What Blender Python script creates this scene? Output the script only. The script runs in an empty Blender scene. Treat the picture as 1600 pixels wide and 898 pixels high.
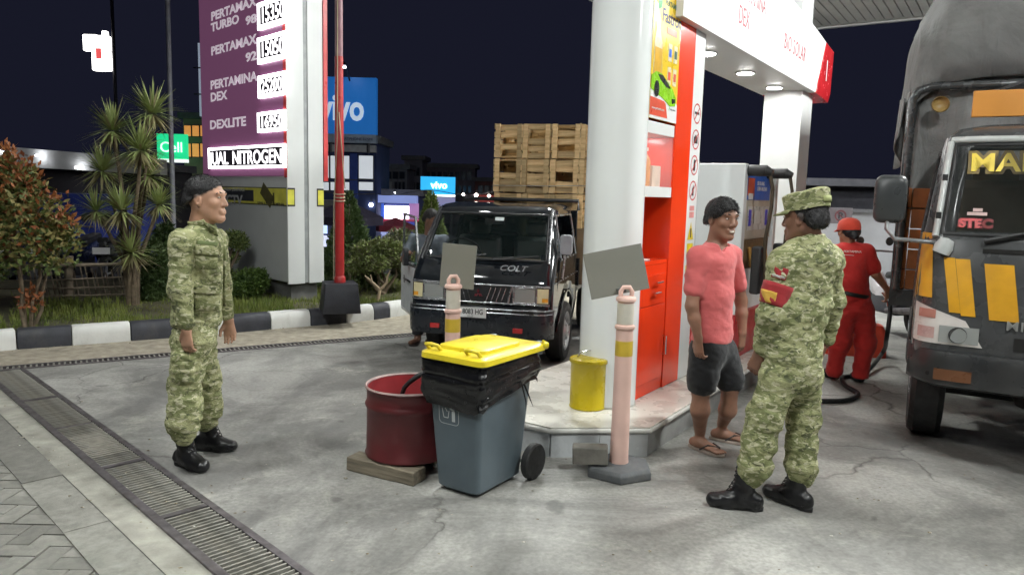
import bpy, bmesh, math, random
import numpy as np
from mathutils import Vector, Matrix
random.seed(7); rng = np.random.default_rng(7)
sc = bpy.context.scene
COL = sc.collection
PI = math.pi
R = math.radians
# ---------------------------------------------------------------- camera
FPX, CH = 1150.0, 1.65
PITCH, ROLL = math.atan(144.5 / FPX), 0.026
F_ = np.array([0, math.cos(PITCH), -math.sin(PITCH)])
U0 = np.array([0, math.sin(PITCH), math.cos(PITCH)])
R0 = np.array([1.0, 0, 0])
RT = R0 * math.cos(ROLL) + U0 * math.sin(ROLL)
UP = -R0 * math.sin(ROLL) + U0 * math.cos(ROLL)
CAM = np.array([0, 0, CH])
cd = bpy.data.cameras.new('camera')
cam = bpy.data.objects.new('camera', cd)
COL.objects.link(cam)
cd.sensor_width = 36.0
cd.lens = FPX / 1600 * 36
cd.clip_start, cd.clip_end = 0.05, 2000
cam.matrix_world = Matrix(((RT[0], UP[0], -F_[0], 0), (RT[1], UP[1], -F_[1], 0), (RT[2], UP[2], -F_[2], CH), (0, 0, 0, 1)))
sc.camera = cam
# ---------------------------------------------------------------- night sky and exposure
w = bpy.data.worlds.new('World'); sc.world = w; w.use_nodes = True
wt = w.node_tree; wt.nodes.clear()
wo = wt.nodes.new('ShaderNodeOutputWorld')
bgd = wt.nodes.new('ShaderNodeBackground'); bgd.inputs[0].default_value = (0.0082, 0.0090, 0.0185, 1); bgd.inputs[1].default_value = 1.0
bgs = wt.nodes.new('ShaderNodeBackground'); bgs.inputs[1].default_value = 0.004
sky = wt.nodes.new('ShaderNodeTexSky'); sky.sky_type = 'NISHITA'; sky.sun_disc = False
sky.sun_elevation = R(-4); sky.sun_rotation = R(120)
add = wt.nodes.new('ShaderNodeAddShader')
wt.links.new(sky.outputs[0], bgs.inputs[0]); wt.links.new(bgd.outputs[0], add.inputs[0]); wt.links.new(bgs.outputs[0], add.inputs[1])
wt.links.new(add.outputs[0], wo.inputs[0])
sc.view_settings.view_transform = 'Standard'; sc.view_settings.look = 'None'
sc.view_settings.exposure = 0.06; sc.view_settings.gamma = 1.0; sc.view_settings.use_curve_mapping = False
sc.render.engine = 'CYCLES'
sc.cycles.use_denoising = True
sc.cycles.use_adaptive_sampling = True; sc.cycles.adaptive_threshold = 0.03
sc.cycles.max_bounces = 5; sc.cycles.diffuse_bounces = 2; sc.cycles.glossy_bounces = 3; sc.cycles.transmission_bounces = 6; sc.cycles.transparent_max_bounces = 10
sc.cycles.sample_clamp_indirect = 4.0
LAMP = 520.0      # strength of the canopy flood lamps

# ---------------------------------------------------------------- small geometry kit
def ray(x, y): return F_ * FPX + RT * (x - 800) + UP * (449 - y)
def G(x, y, z=0.0):
    d = ray(x, y); return CAM + d * ((z - CH) / d[2])
def D(x, y, Y):
    d = ray(x, y); return CAM + d * (Y / d[1])

MATS = {}
class NT:
    def __init__(s, name):
        s.m = bpy.data.materials.new(name); s.m.use_nodes = True; s.t = s.m.node_tree; s.t.nodes.clear()
        s.out = s.n('OutputMaterial'); s.tc = s.n('TexCoord')
    def n(s, k, **kw):
        q = s.t.nodes.new('ShaderNode' + k)
        for a, b in kw.items(): setattr(q, a, b)
        return q
    def l(s, a, b): s.t.links.new(a, b)
    def noise(s, scale, detail=4, rough=.55, co=None, dist=0.0, stretch=None):
        q = s.n('TexNoise'); q.inputs['Scale'].default_value = scale; q.inputs['Detail'].default_value = detail
        q.inputs['Roughness'].default_value = rough; q.inputs['Distortion'].default_value = dist
        co = co or s.tc.outputs['Object']
        if stretch:
            mp = s.n('Mapping'); mp.inputs['Scale'].default_value = stretch; s.l(co, mp.inputs[0]); co = mp.outputs[0]
        s.l(co, q.inputs['Vector']); return q.outputs['Fac']
    def ramp(s, fac, stops, interp='LINEAR'):
        q = s.n('ValToRGB'); q.color_ramp.interpolation = interp
        e = q.color_ramp.elements
        while len(e) < len(stops): e.new(.5)
        for i, (p, c) in enumerate(stops):
            e[i].position = p; e[i].color = (*c, 1) if not np.isscalar(c) else (c, c, c, 1)
        s.l(fac, q.inputs[0]); return q.outputs[0]
    def mix(s, fac, a, b, mode='MIX'):
        q = s.n('Mix'); q.data_type = 'RGBA'; q.blend_type = mode
        for sock, v in ((q.inputs[0], fac), (q.inputs[6], a), (q.inputs[7], b)):
            if hasattr(v, 'is_linked'): s.l(v, sock)
            elif np.isscalar(v): sock.default_value = v
            else: sock.default_value = (*v, 1)
        return q.outputs[2]
    def math(s, op, a, b=0.0):
        q = s.n('Math'); q.operation = op
        for sock, v in ((q.inputs[0], a), (q.inputs[1], b)):
            if hasattr(v, 'is_linked'): s.l(v, sock)
            else: sock.default_value = v
        return q.outputs[0]
    def bsdf(s, col=None, rough=.6, metal=0.0, bump=None, bstr=.2, bdist=.01, **kw):
        b = s.n('BsdfPrincipled')
        for key, v in (('Base Color', col), ('Roughness', rough), ('Metallic', metal)):
            if v is None: continue
            if hasattr(v, 'is_linked'): s.l(v, b.inputs[key])
            elif np.isscalar(v): b.inputs[key].default_value = v
            else: b.inputs[key].default_value = (*v, 1)
        for k, v in kw.items():
            k = k.replace('_', ' ')
            if hasattr(v, 'is_linked'): s.l(v, b.inputs[k])
            else: b.inputs[k].default_value = v if np.isscalar(v) else ((*v, 1) if b.inputs[k].type == 'RGBA' else v)
        if bump is not None:
            q = s.n('Bump'); q.inputs['Strength'].default_value = bstr; q.inputs['Distance'].default_value = bdist
            s.l(bump, q.inputs['Height']); s.l(q.outputs[0], b.inputs['Normal'])
        s.l(b.outputs[0], s.out.inputs[0]); s.b = b
        return s.m

def M(name, col, rough=.5, metal=0.0, var=.18, scale=7, bump=.0, bscale=90, dirt=0.0, dcol=(.05, .045, .035), rv=.08, **kw):
    """plain material with grain, a little wear and uneven gloss"""
    if name in MATS: return MATS[name]
    t = NT(name)
    c = np.array(col)
    f = t.noise(scale, 5)
    colr = t.ramp(f, ((.3, tuple(c * (1 - var))), (.7, tuple(np.minimum(c * (1 + var), .95)))))
    if dirt:
        d = t.ramp(t.noise(scale * .45, 7, .7, dist=.6), ((.5, 0.0), (.75, dirt)))
        colr = t.mix(d, colr, dcol)
    rr = t.ramp(t.noise(scale * 1.7, 3), ((.3, max(rough - rv, .02)), (.7, min(rough + rv * 1.2, 1))))
    m = t.bsdf(colr, rr, metal, bump=t.noise(bscale, 3) if bump else None, bstr=bump, bdist=.004, **kw)
    MATS[name] = m
    return m
def glow(name, col, s, base=None):
    if name in MATS: return MATS[name]
    t = NT(name); m = t.bsdf(base or col, .4, 0, Emission_Color=col, Emission_Strength=s); MATS[name] = m; return m
def glass(name, tint=(.05, .07, .07), alpha=.35, rough=.03):
    """tinted pane: clear film mixed with a glossy coloured coat"""
    if name in MATS: return MATS[name]
    t = NT(name)
    m = t.bsdf(tint, rough, 0, Alpha=alpha, Specular_IOR_Level=.8)
    MATS[name] = m; return m

class MB:
    def __init__(s): s.v = []; s.f = []; s.mi = []; s.cur = 0
    def add(s, vs, fs):
        o = len(s.v); s.v += [tuple(float(c) for c in q) for q in vs]; s.f += [tuple(i + o for i in q) for q in fs]; s.mi += [s.cur] * len(fs); return s
    def box(s, x0, x1, y0, y1, z0, z1, m=None):
        vs = [(x, y, z) for z in (z0, z1) for y in (y0, y1) for x in (x0, x1)]
        if m is not None: vs = [tuple(m @ Vector(q)) for q in vs]
        return s.add(vs, [(0, 2, 3, 1), (4, 5, 7, 6), (0, 1, 5, 4), (2, 6, 7, 3), (0, 4, 6, 2), (1, 3, 7, 5)])
    def cbox(s, c, d, m=None):
        mm = Matrix.Translation(Vector(c)) @ (m.to_4x4() if m is not None else Matrix())
        return s.box(-d[0] / 2, d[0] / 2, -d[1] / 2, d[1] / 2, -d[2] / 2, d[2] / 2, mm)
    def tube(s, pts, r, n=10, cap=True):
        pts = [Vector(p) for p in pts]; rs = [r] * len(pts) if np.isscalar(r) else list(r)
        vs = []; up = None
        for i, p in enumerate(pts):
            a = pts[max(i - 1, 0)]; b = pts[min(i + 1, len(pts) - 1)]
            t = (b - a).normalized()
            if up is None:
                up = t.cross(Vector((0, 0, 1)));
                if up.length < .1: up = t.cross(Vector((1, 0, 0)))
            up = (up - t * up.dot(t)).normalized(); w_ = t.cross(up)
            for k in range(n):
                an = 2 * PI * k / n; vs.append(p + (up * math.cos(an) + w_ * math.sin(an)) * rs[i])
        fs = [(i * n + k, i * n + (k + 1) % n, (i + 1) * n + (k + 1) % n, (i + 1) * n + k) for i in range(len(pts) - 1) for k in range(n)]
        if cap: fs += [tuple(range(n - 1, -1, -1)), tuple((len(pts) - 1) * n + k for k in range(n))]
        return s.add(vs, fs)
    def lathe(s, prof, n=24, m=None, sx=1, sy=1, cap=True):
        vs = []
        for r_, z in prof:
            for k in range(n):
                a = 2 * PI * k / n; q = Vector((math.cos(a) * r_ * sx, math.sin(a) * r_ * sy, z)); vs.append(m @ q if m is not None else q)
        L = len(prof)
        fs = [(i * n + k, i * n + (k + 1) % n, (i + 1) * n + (k + 1) % n, (i + 1) * n + k) for i in range(L - 1) for k in range(n)]
        if cap and prof[0][0] > 1e-4: fs.append(tuple(range(n - 1, -1, -1)))
        if cap and prof[-1][0] > 1e-4: fs.append(tuple((L - 1) * n + k for k in range(n)))
        return s.add(vs, fs)
    def prism(s, poly, a0, a1, axis='z', m=None):
        """2D polygon extruded along an axis; poly in the two other axes"""
        def P3(p, a):
            q = {'z': (p[0], p[1], a), 'y': (p[0], a, p[1]), 'x': (a, p[0], p[1])}[axis]
            return tuple(m @ Vector(q)) if m is not None else q
        n = len(poly); vs = [P3(p, a0) for p in poly] + [P3(p, a1) for p in poly]
        fs = [tuple(range(n - 1, -1, -1)), tuple(range(n, 2 * n))] + [(i, (i + 1) % n, n + (i + 1) % n, n + i) for i in range(n)]
        return s.add(vs, fs)
    def loft(s, rings, closed=True, cap=True):
        n = len(rings[0]); vs = [q for r_ in rings for q in r_]; L = len(rings)
        fs = [(i * n + k, i * n + (k + 1) % n, (i + 1) * n + (k + 1) % n, (i + 1) * n + k) for i in range(L - 1) for k in range(n if closed else n - 1)]
        if cap and closed: fs += [tuple(range(n - 1, -1, -1)), tuple((L - 1) * n + k for k in range(n))]
        return s.add(vs, fs)
    def grid(s, fn, nu, nv):
        vs = [fn(i / nu, j / nv) for j in range(nv + 1) for i in range(nu + 1)]
        fs = [(j * (nu + 1) + i, j * (nu + 1) + i + 1, (j + 1) * (nu + 1) + i + 1, (j + 1) * (nu + 1) + i) for j in range(nv) for i in range(nu)]
        return s.add(vs, fs)
    def mesh(s, name, mats, smooth=None, fix=True):
        me = bpy.data.meshes.new(name); me.from_pydata(s.v, [], s.f)
        for m_ in (mats if isinstance(mats, (list, tuple)) else [mats]): me.materials.append(m_)
        if max(s.mi, default=0) > 0: me.polygons.foreach_set('material_index', s.mi)
        if fix:
            b = bmesh.new(); b.from_mesh(me); bmesh.ops.recalc_face_normals(b, faces=b.faces); b.to_mesh(me); b.free()
        if smooth:
            me.polygons.foreach_set('use_smooth', [True] * len(me.polygons))
            if smooth is not True:
                try: me.set_sharp_from_angle(angle=R(smooth))
                except Exception: pass
        me.update(); return me
    def build(s, name, mats, parent=None, smooth=None, bevel=0, bseg=2, loc=None, rot=None, fix=True, **kw):
        o = bpy.data.objects.new(name, s.mesh(name, mats, smooth, fix)); COL.objects.link(o)
        if bevel:
            bm_ = o.modifiers.new('bevel', 'BEVEL'); bm_.width = bevel; bm_.segments = bseg; bm_.limit_method = 'ANGLE'; bm_.angle_limit = R(40)
            o.data.polygons.foreach_set('use_smooth', [True] * len(o.data.polygons)); o.data.set_sharp_from_angle(angle=R(50)) if not smooth else None
        if parent is not None: o.parent = parent
        if loc is not None: o.location = Vector([float(c) for c in loc])
        if rot is not None: o.rotation_euler = rot
        for k, v in kw.items(): o[k] = v
        return o
def solid(o, t, off=-1):
    m_ = o.modifiers.new('thickness', 'SOLIDIFY'); m_.thickness = t; m_.offset = off; return o
def empty(name, loc=(0, 0, 0), rz=0.0, label=None, category=None, group=None, scale=None, parent=None):
    o = bpy.data.objects.new(name, None); COL.objects.link(o); o.empty_display_size = .1
    o.location = Vector([float(c) for c in loc]); o.rotation_euler = (0, 0, rz)
    if scale is not None: o.scale = scale
    if parent is not None: o.parent = parent
    tag(o, label, category, group); return o
def tag(o, label=None, category=None, group=None, kind=None):
    if label: o['label'] = label
    if category: o['category'] = category
    if group: o['group'] = group
    if kind: o['kind'] = kind
    return o
def copy_tree(o, parent=None):
    c = o.copy(); COL.objects.link(c); c.parent = parent
    for ch in o.children: copy_tree(ch, c)
    return c
FONT = None
def text(name, body, size, mat, parent=None, loc=(0, 0, 0), rot=(PI / 2, 0, 0), depth=.002, align='LEFT', bold=0.0, sx=1.0, space=1.0, shear=0.0, **kw):
    cu = bpy.data.curves.new(name, 'FONT'); cu.body = body; cu.size = size; cu.align_x = align; cu.extrude = depth; cu.offset = bold; cu.space_character = space; cu.shear = shear
    cu.resolution_u = 3
    tmp = bpy.data.objects.new('tmp', cu)
    me = bpy.data.meshes.new_from_object(tmp); bpy.data.objects.remove(tmp); me.name = name
    me.materials.clear(); me.materials.append(mat)
    o = bpy.data.objects.new(name, me); COL.objects.link(o)
    if parent is not None: o.parent = parent
    o.location = Vector([float(c) for c in loc]); o.rotation_euler = rot; o.scale = (sx, 1, 1)
    for k, v in kw.items(): o[k] = v
    return o
def rrect(w_, h_, r_, n=4, cx=0, cy=0):
    out = []
    for (sx, sy, a0) in ((1, -1, -PI / 2), (1, 1, 0), (-1, 1, PI / 2), (-1, -1, PI)):
        for k in range(n + 1):
            a = a0 + PI / 2 * k / n
            out.append((cx + sx * (w_ / 2 - r_) + r_ * math.cos(a), cy + sy * (h_ / 2 - r_) + r_ * math.sin(a)))
    return out
# the station's own frame: x across the lanes, y along the pump island
SA = R(-34); SO = np.array([.893, 5.136])
sn_, sd_ = np.array([math.cos(SA), math.sin(SA)]), np.array([-math.sin(SA), math.cos(SA)])
def S(n, s, z=0.0):
    q = SO + sn_ * n + sd_ * s; return Vector((q[0], q[1], z))
# ================================================================ ground
def concrete_mat():
    t = NT('stained_concrete'); co = t.tc.outputs['Object']
    base = t.ramp(t.noise(1.1, 8, .65), ((.3, (.235, .23, .21)), (.55, (.35, .343, .318)), (.75, (.42, .412, .385))))
    sp = t.ramp(t.noise(38, 4, .6), ((.35, .80), (.65, 1.12)))
    c = t.mix(1.0, base, sp, 'MULTIPLY')
    st = t.ramp(t.noise(.62, 6, .72, dist=1.2), ((.45, 0.0), (.60, .62)))            # oil and tyre stains
    c = t.mix(st, c, (.085, .083, .08))
    s2 = t.ramp(t.noise(.9, 4, .6, dist=.8, stretch=(1.6, .42, 1)), ((.50, 0.0), (.68, .6)))
    c = t.mix(s2, c, (.11, .108, .105))
    pale = t.ramp(t.noise(1.7, 9, .78, dist=.4), ((.56, 0.0), (.66, .5)))            # worn pale patches
    c = t.mix(pale, c, (.47, .455, .40))
    vo = t.n('TexVoronoi'); vo.feature = 'DISTANCE_TO_EDGE'; vo.inputs['Scale'].default_value = .55
    wn = t.n('TexNoise'); wn.inputs['Scale'].default_value = 2.2; wn.inputs['Detail'].default_value = 8; t.l(co, wn.inputs['Vector'])
    ad = t.n('VectorMath'); ad.operation = 'MULTIPLY_ADD'; t.l(wn.outputs['Color'], ad.inputs[0]); ad.inputs[1].default_value = (.55, .55, 0); t.l(co, ad.inputs[2])
    t.l(ad.outputs[0], vo.inputs['Vector'])
    cr = t.ramp(vo.outputs['Distance'], ((.0, 1.0), (.006, 0.0)))
    crm = t.math('MULTIPLY', cr, t.ramp(t.noise(.5, 2), ((.45, 0.0), (.6, .8))))
    c = t.mix(crm, c, (.07, .066, .06))
    spots = t.n('TexVoronoi'); spots.inputs['Scale'].default_value = 2.3; t.l(ad.outputs[0], spots.inputs['Vector'])
    so = t.ramp(spots.outputs['Distance'], ((.05, 1.0), (.11, 0.0)))
    c = t.mix(t.math('MULTIPLY', so, .55), c, (.06, .058, .055))
    rr = t.ramp(t.noise(1.3, 6, .7), ((.3, .38), (.7, .75)))
    h = t.math('ADD', t.math('MULTIPLY', t.noise(45, 6, .7), .5), t.math('ADD', t.math('MULTIPLY', pale, .35), t.math('MULTIPLY', crm, -1.5)))
    return t.bsdf(c, rr, 0, bump=h, bstr=.55, bdist=.006)
def asphalt_mat():
    t = NT('asphalt'); c = t.ramp(t.noise(60, 5, .7), ((.3, (.030, .030, .032)), (.7, (.07, .069, .068))))
    return t.bsdf(c, .75, 0, bump=t.noise(140, 3), bstr=.4, bdist=.005)
def paver_mat():
    t = NT('paver_concrete'); oi = t.n('ObjectInfo')
    c = t.ramp(t.noise(14, 6, .65), ((.3, (.15, .146, .13)), (.7, (.265, .257, .228))))
    v = t.ramp(oi.outputs['Random'], ((0, .78), (1, 1.16)))
    c = t.mix(1.0, c, v, 'MULTIPLY')
    c = t.mix(t.ramp(t.noise(2.0, 6, .7), ((.5, 0.0), (.7, .55))), c, (.10, .10, .085))
    return t.bsdf(c, .8, 0, bump=t.noise(120, 4, .7), bstr=.5, bdist=.004)
MC, MA, MPV = concrete_mat(), asphalt_mat(), paver_mat()
mb = MB(); mb.add([(-400, -150, -.03), (400, -150, -.03), (400, 700, -.03), (-400, 700, -.03)], [(0, 1, 2, 3)])
tag(mb.build('ground', MA), kind='structure')
# concrete forecourt, bounded on two sides by trench drains
d0, d1 = G(42, 579)[:2], G(488, 898)[:2]                    # near drain, forecourt side
e1 = (d1 - d0) / np.linalg.norm(d1 - d0); q1 = np.array([e1[1], -e1[0]])   # q1 points away from forecourt (left/near)
if q1[0] > 0: q1 = -q1
f0, f1 = G(0, 577)[:2], G(650, 523)[:2]
e2 = (f1 - f0) / np.linalg.norm(f1 - f0); q2 = np.array([-e2[1], e2[0]])   # q2 points to the verge
def L2(p, e, a, q, b, z=0.0): r_ = np.array(p) + e * a + q * b; return (r_[0], r_[1], z)
corner = np.array(d0) - e1 * .10
nearend = L2(d0, e1, 9.0, q1, 0); far_end = L2(f0, e2, 30, q2, -.05)
mb = MB(); poly = [L2(d0, e1, -.12, q1, 0), nearend, (30, -8, 0), (40, 20, 0), far_end, L2(f0, e2, .25, q2, -.05)]
mb.add(poly, [tuple(range(len(poly)))])
tag(mb.build('concrete_forecourt', MC), kind='structure')
mb = MB()
for a, b in ((.02, .02),): pass
poly = [L2(f0, e2, -20, q2, .10), L2(f0, e2, 40, q2, .10), L2(f0, e2, 40, q2, 3), L2(f0, e2, -20, q2, 3)]
mb.add([(x, y, -.004) for x, y, z in poly], [(0, 1, 2, 3)])
tag(mb.build('kerbside_paving', M('sandy_concrete', (.36, .32, .25), .85, var=.3, scale=9, bump=.4, dirt=.5, dcol=(.13, .12, .10))), kind='structure')
# trench drain beside the soldier: concrete channel, steel angle frame, single bars
m_steel = M('worn_steel', (.17, .155, .16), .48, .65, var=.35, scale=14, bump=.25, dirt=.6, dcol=(.10, .085, .07))
m_rust = M('dark_steel_bar', (.27, .26, .23), .6, .25, var=.4, scale=11, bump=.3, dirt=.6, dcol=(.19, .165, .12))
m_pit = M('pit_black', (.012, .011, .010), .9, var=.4)  # near-black stands in for the shade inside drains, slots and holes
W = .30
dr = empty('trench_drain', (d0[0], d0[1], 0), math.atan2(e1[1], e1[0]), 'wide steel grated trench drain in front of the paving blocks', 'drain')
dm = Matrix.Rotation(0, 4, 'Z')
sgn = 1 if np.dot(q1, np.array([-e1[1], e1[0]])) > 0 else -1
LN = 5.6
def ybox(m, x0, x1, y0, y1, z0, z1): m.box(x0, x1, min(sgn * y0, sgn * y1), max(sgn * y0, sgn * y1), z0, z1)
mb = MB(); ybox(mb, -.1, LN, .01, W, -.028, -.024); mb.build('channel_floor', m_pit, dr)
mb = MB(); ybox(mb, -.1, LN, -.002, .035, -.024, .010); mb.build('edge_frame', m_steel, dr, bevel=.002)
mb = MB(); ybox(mb, -.1, LN, W - .04, W + .004, -.024, .010); mb.build('edge_frame', m_steel, dr, bevel=.002)
bar = MB(); ybox(bar, -.0055, .0055, .035, W - .04, -.010, .006); bme = bar.mesh('grate_bar', m_rust)
nb = int(LN / .036)
for i in range(nb):
    o = bpy.data.objects.new('grate_bar', bme); COL.objects.link(o); o.parent = dr
    o.location = (-.08 + i * .036, 0, random.uniform(-.0015, .0015)); o.rotation_euler = (0, random.uniform(-.12, .12), random.uniform(-.012, .012))
for x in (1.06, 1.95, 2.9, 3.8):
    mb = MB(); ybox(mb, x - .02, x + .02, .035, W - .04, -.02, .0075); mb.build('cross_plate', m_steel, dr)
# silt lying in the grate
mb = MB()
def silt(u, v): return (2.13 + u * .55, sgn * (.04 + v * (W - .085)), .0015 + .006 * math.sin(PI * u) * math.sin(PI * v))
mb.grid(silt, 12, 6); mb.build('silt', M('silt', (.20, .185, .155), .9, var=.3, scale=20, bump=.5), dr, smooth=True)
# concrete haunch, slab kerb and herringbone blocks
mb = MB(); mb.add([L2(d0, e1, -.3, q1, W + .002, -.002), L2(d0, e1, 8, q1, W + .002, -.002), L2(d0, e1, 8, q1, W + .15, -.002), L2(d0, e1, -.3, q1, W + .15, -.002)], [(0, 1, 2, 3)])
tag(mb.build('drain_haunch', M('rough_concrete', (.30, .29, .25), .85, var=.35, scale=5, bump=.5, dirt=.7, dcol=(.12, .115, .1))), kind='structure')
pv = bpy.data.objects.new('block_paving', None); COL.objects.link(pv); tag(pv, kind='structure')
mb = MB(); mb.add([L2(d0, e1, -1.3, q1, W + .148, -.022), L2(d0, e1, 8, q1, W + .148, -.022), L2(d0, e1, 8, q1, 6.5, -.022), L2(d0, e1, -1.3, q1, 6.5, -.022)], [(0, 1, 2, 3)])
mb.build('bedding_sand', M('joint_dirt', (.075, .07, .055), .95, var=.4, bump=.5), pv)
ang1 = math.atan2(e1[1], e1[0])
slab = MB(); slab.box(-.395, .395, -.10, .10, -.022, .0); sme = slab.mesh('kerb_slab', MPV)
for i in range(9):
    o = bpy.data.objects.new('kerb_slab', sme); COL.objects.link(o); o.parent = pv
    x, y, z = L2(d0, e1, -.75 + i * .80, q1, W + .255 + random.uniform(-.004, .004)); o.location = (x, y, random.uniform(-.004, .003)); o.rotation_euler = (random.uniform(-.006, .006), random.uniform(-.006, .006), ang1 + random.uniform(-.008, .008))
blk = MB(); blk.box(-.102, .102, -.050, .050, -.022, 0.0); bm0 = blk.mesh('paving_block', MPV)
cnt = 0
hb = []
u_ = .106
for i in range(-14, 40):
    for j in range(-30, 40):
        # herringbone: 2x1 blocks on a 4-cell period
        if (i - j) % 4 == 0: hb.append(((i + 1) * u_, (j + .5) * u_, 0))       # horizontal at cells (i,j),(i+1,j)
        if (i - j) % 4 == 3: hb.append(((i + .5) * u_, (j + 1) * u_, PI / 2))  # vertical at cells (i,j),(i,j+1)
import itertools
cand = []
a45 = ang1 + R(45)
base0 = np.array(L2(d0, e1, 1.6, q1, W + 1.1)[:2])
for (x, y, rz) in hb:
    x -= 1.3; y -= .4
    px = base0 + np.array([math.cos(a45), math.sin(a45)]) * x + np.array([-math.sin(a45), math.cos(a45)]) * y
    rel = px - np.array(d0); b = rel @ q1; a = rel @ e1
    if b < W + .148 + .207 - .075 or b > 3.4 or a < -.9: continue
    v = np.array([px[0], px[1], 0]) - CAM; z = v @ F_
    if z < .3: continue
    ix, iy = 800 + FPX * (v @ RT) / z, 449 - FPX * (v @ UP) / z
    if ix < -60 or ix > 420 or iy < 560 or iy > 960: continue
    cand.append((px, rz))
for px, rz in cand[:300]:
    o = bpy.data.objects.new('paving_block', bm0); COL.objects.link(o); o.parent = pv
    o.location = (px[0], px[1], random.uniform(-.012, -.005)); o.rotation_euler = (random.uniform(-.015, .015), random.uniform(-.015, .015), a45 + rz + random.uniform(-.02, .02))
# far trench drain along the verge
dr2 = empty('trench_drain', (f0[0], f0[1], 0), math.atan2(e2[1], e2[0]), 'narrow dark trench drain running along the black and white kerb', 'drain')
mb = MB(); mb.box(-2.5, 14, -.05, .10, -.028, -.022); mb.build('channel_floor', m_pit, dr2)
mb = MB(); mb.box(-2.5, 14, -.065, -.035, -.024, .008); mb.build('edge_frame', m_steel, dr2)
mb = MB(); mb.box(-2.5, 14, .085, .112, -.024, .008); mb.build('edge_frame', m_steel, dr2)
bar = MB(); bar.box(-.008, .008, -.035, .085, -.02, .004); b2 = bar.mesh('grate_bar', m_rust)
for i in range(200):
    o = bpy.data.objects.new('grate_bar', b2); COL.objects.link(o); o.parent = dr2; o.location = (-.3 + i * .044, 0, 0)
# ---------------------------------------------------------------- kerb and grass verge
kp = [np.array(G(x, y)[:2]) for x, y in ((-330, 585), (-160, 563), (0, 547), (113, 539), (205, 532), (290, 525.5), (363, 519.5), (424, 514), (486, 508.5), (542, 504), (585, 499), (610, 495.5), (640, 491), (668, 485), (700, 478), (740, 470))]
kseg = []
acc = [0.0]
for a, b in zip(kp[:-1], kp[1:]): acc.append(acc[-1] + np.linalg.norm(b - a))
def kat(s):
    x = np.interp(s, acc, [p[0] for p in kp]); y = np.interp(s, acc, [p[1] for p in kp]); return np.array([x, y])
kb = empty('kerb', (kp[0][0], kp[0][1], 0)); tag(kb, kind='structure')
kw = M('white_kerb_paint', (.74, .74, .71), .65, var=.08, scale=5, bump=.35, bscale=40, dirt=.55, dcol=(.33, .31, .27))
kk = M('black_kerb_paint', (.042, .044, .055), .6, var=.3, scale=6, bump=.35, bscale=40, dirt=.5, dcol=(.12, .115, .10))
m_cem = M('bare_cement', (.16, .155, .14), .85, var=.35, scale=8, bump=.5)
cuts = [acc[0], acc[1]] + [acc[2] + .14] + [acc[i] for i in range(3, len(acc))]
whites = {2 - 1: 0}
for i in range(len(cuts) - 1):
    s0, s1 = cuts[i], cuts[i + 1]
    pa, pb = kat(s0), kat(s1); t_ = (pb - pa) / np.linalg.norm(pb - pa); nrm = np.array([-t_[1], t_[0]])
    mb = MB(); H = .19
    rings = []
    for p_ in (pa + t_ * .004, pb - t_ * .004):
        prof = [(0, -.03), (0.0, H * .55), (.018, H - .035), (.05, H), (.15, H + .003), (.15, -.03)]
        rings.append([(p_[0] + nrm[0] * o - kp[0][0], p_[1] + nrm[1] * o - kp[0][1], z) for o, z in prof])
    mb.loft(rings)
    white = i in (1, 3, 5, 7, 9, 11, 13)
    mb.build('kerb_block', kw if white else kk, kb, bevel=.008)
verge_in = [kat(s) for s in np.linspace(0, acc[-1], 40)]
def vnorm(i):
    a = verge_in[max(i - 1, 0)]; b = verge_in[min(i + 1, 39)]; t_ = (b - a) / np.linalg.norm(b - a); return np.array([-t_[1], t_[0]])
m_soil = M('verge_soil', (.075, .07, .035), .95, var=.4, scale=6, bump=.6, bscale=30, dirt=.6, dcol=(.05, .07, .015))
mb = MB()
def vg(u, v):
    i = u * 39; k = int(min(i, 38)); p_ = verge_in[k] * (1 - (i - k)) + verge_in[k + 1] * (i - k); n_ = vnorm(k)
    q = p_ + n_ * (.14 + v * 4.2); return (q[0], q[1], .165 + .03 * math.sin(q[0] * 2.1) * math.sin(q[1] * 1.7) + .05 * min(v * 3, 1))
mb.grid(vg, 39, 10)
vo_ = mb.build('grass_verge', m_soil, smooth=True); tag(vo_, kind='structure')
m_grass = (lambda t: t.bsdf(t.mix(t.ramp(t.noise(3.0, 3), ((.35, 0.0), (.65, 1.0))), (.11, .16, .025), (.23, .26, .055)), .7, 0, Subsurface_Weight=0.0))(NT('grass_blade'))
mb = MB()
gr = random.Random(3)
for k in range(19000):
    u = gr.random(); v = abs(gr.gauss(0, .33))
    if v > 1: continue
    x, y, z = vg(u, v * .62)
    cl = math.sin(x * 3.1 + y * 1.3) * math.sin(y * 2.7 - x * .8)
    if cl < -.25 and gr.random() < .75: continue
    h = gr.uniform(.03, .085) * (1 + .5 * cl); a = gr.uniform(0, 2 * PI); wd = gr.uniform(.004, .008); le = gr.uniform(-.5, .5) * h; a2 = gr.uniform(0, 2 * PI)
    dx, dy = math.cos(a) * wd, math.sin(a) * wd; lx, ly = math.cos(a2) * le, math.sin(a2) * le
    mb.add([(x - dx, y - dy, z - .01), (x + dx, y + dy, z - .01), (x + lx, y + ly, z + h)], [(0, 1, 2)])
tag(mb.build('grass', m_grass, fix=False, label='short green grass on the verge behind the kerb', category='grass'), kind='stuff')
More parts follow.
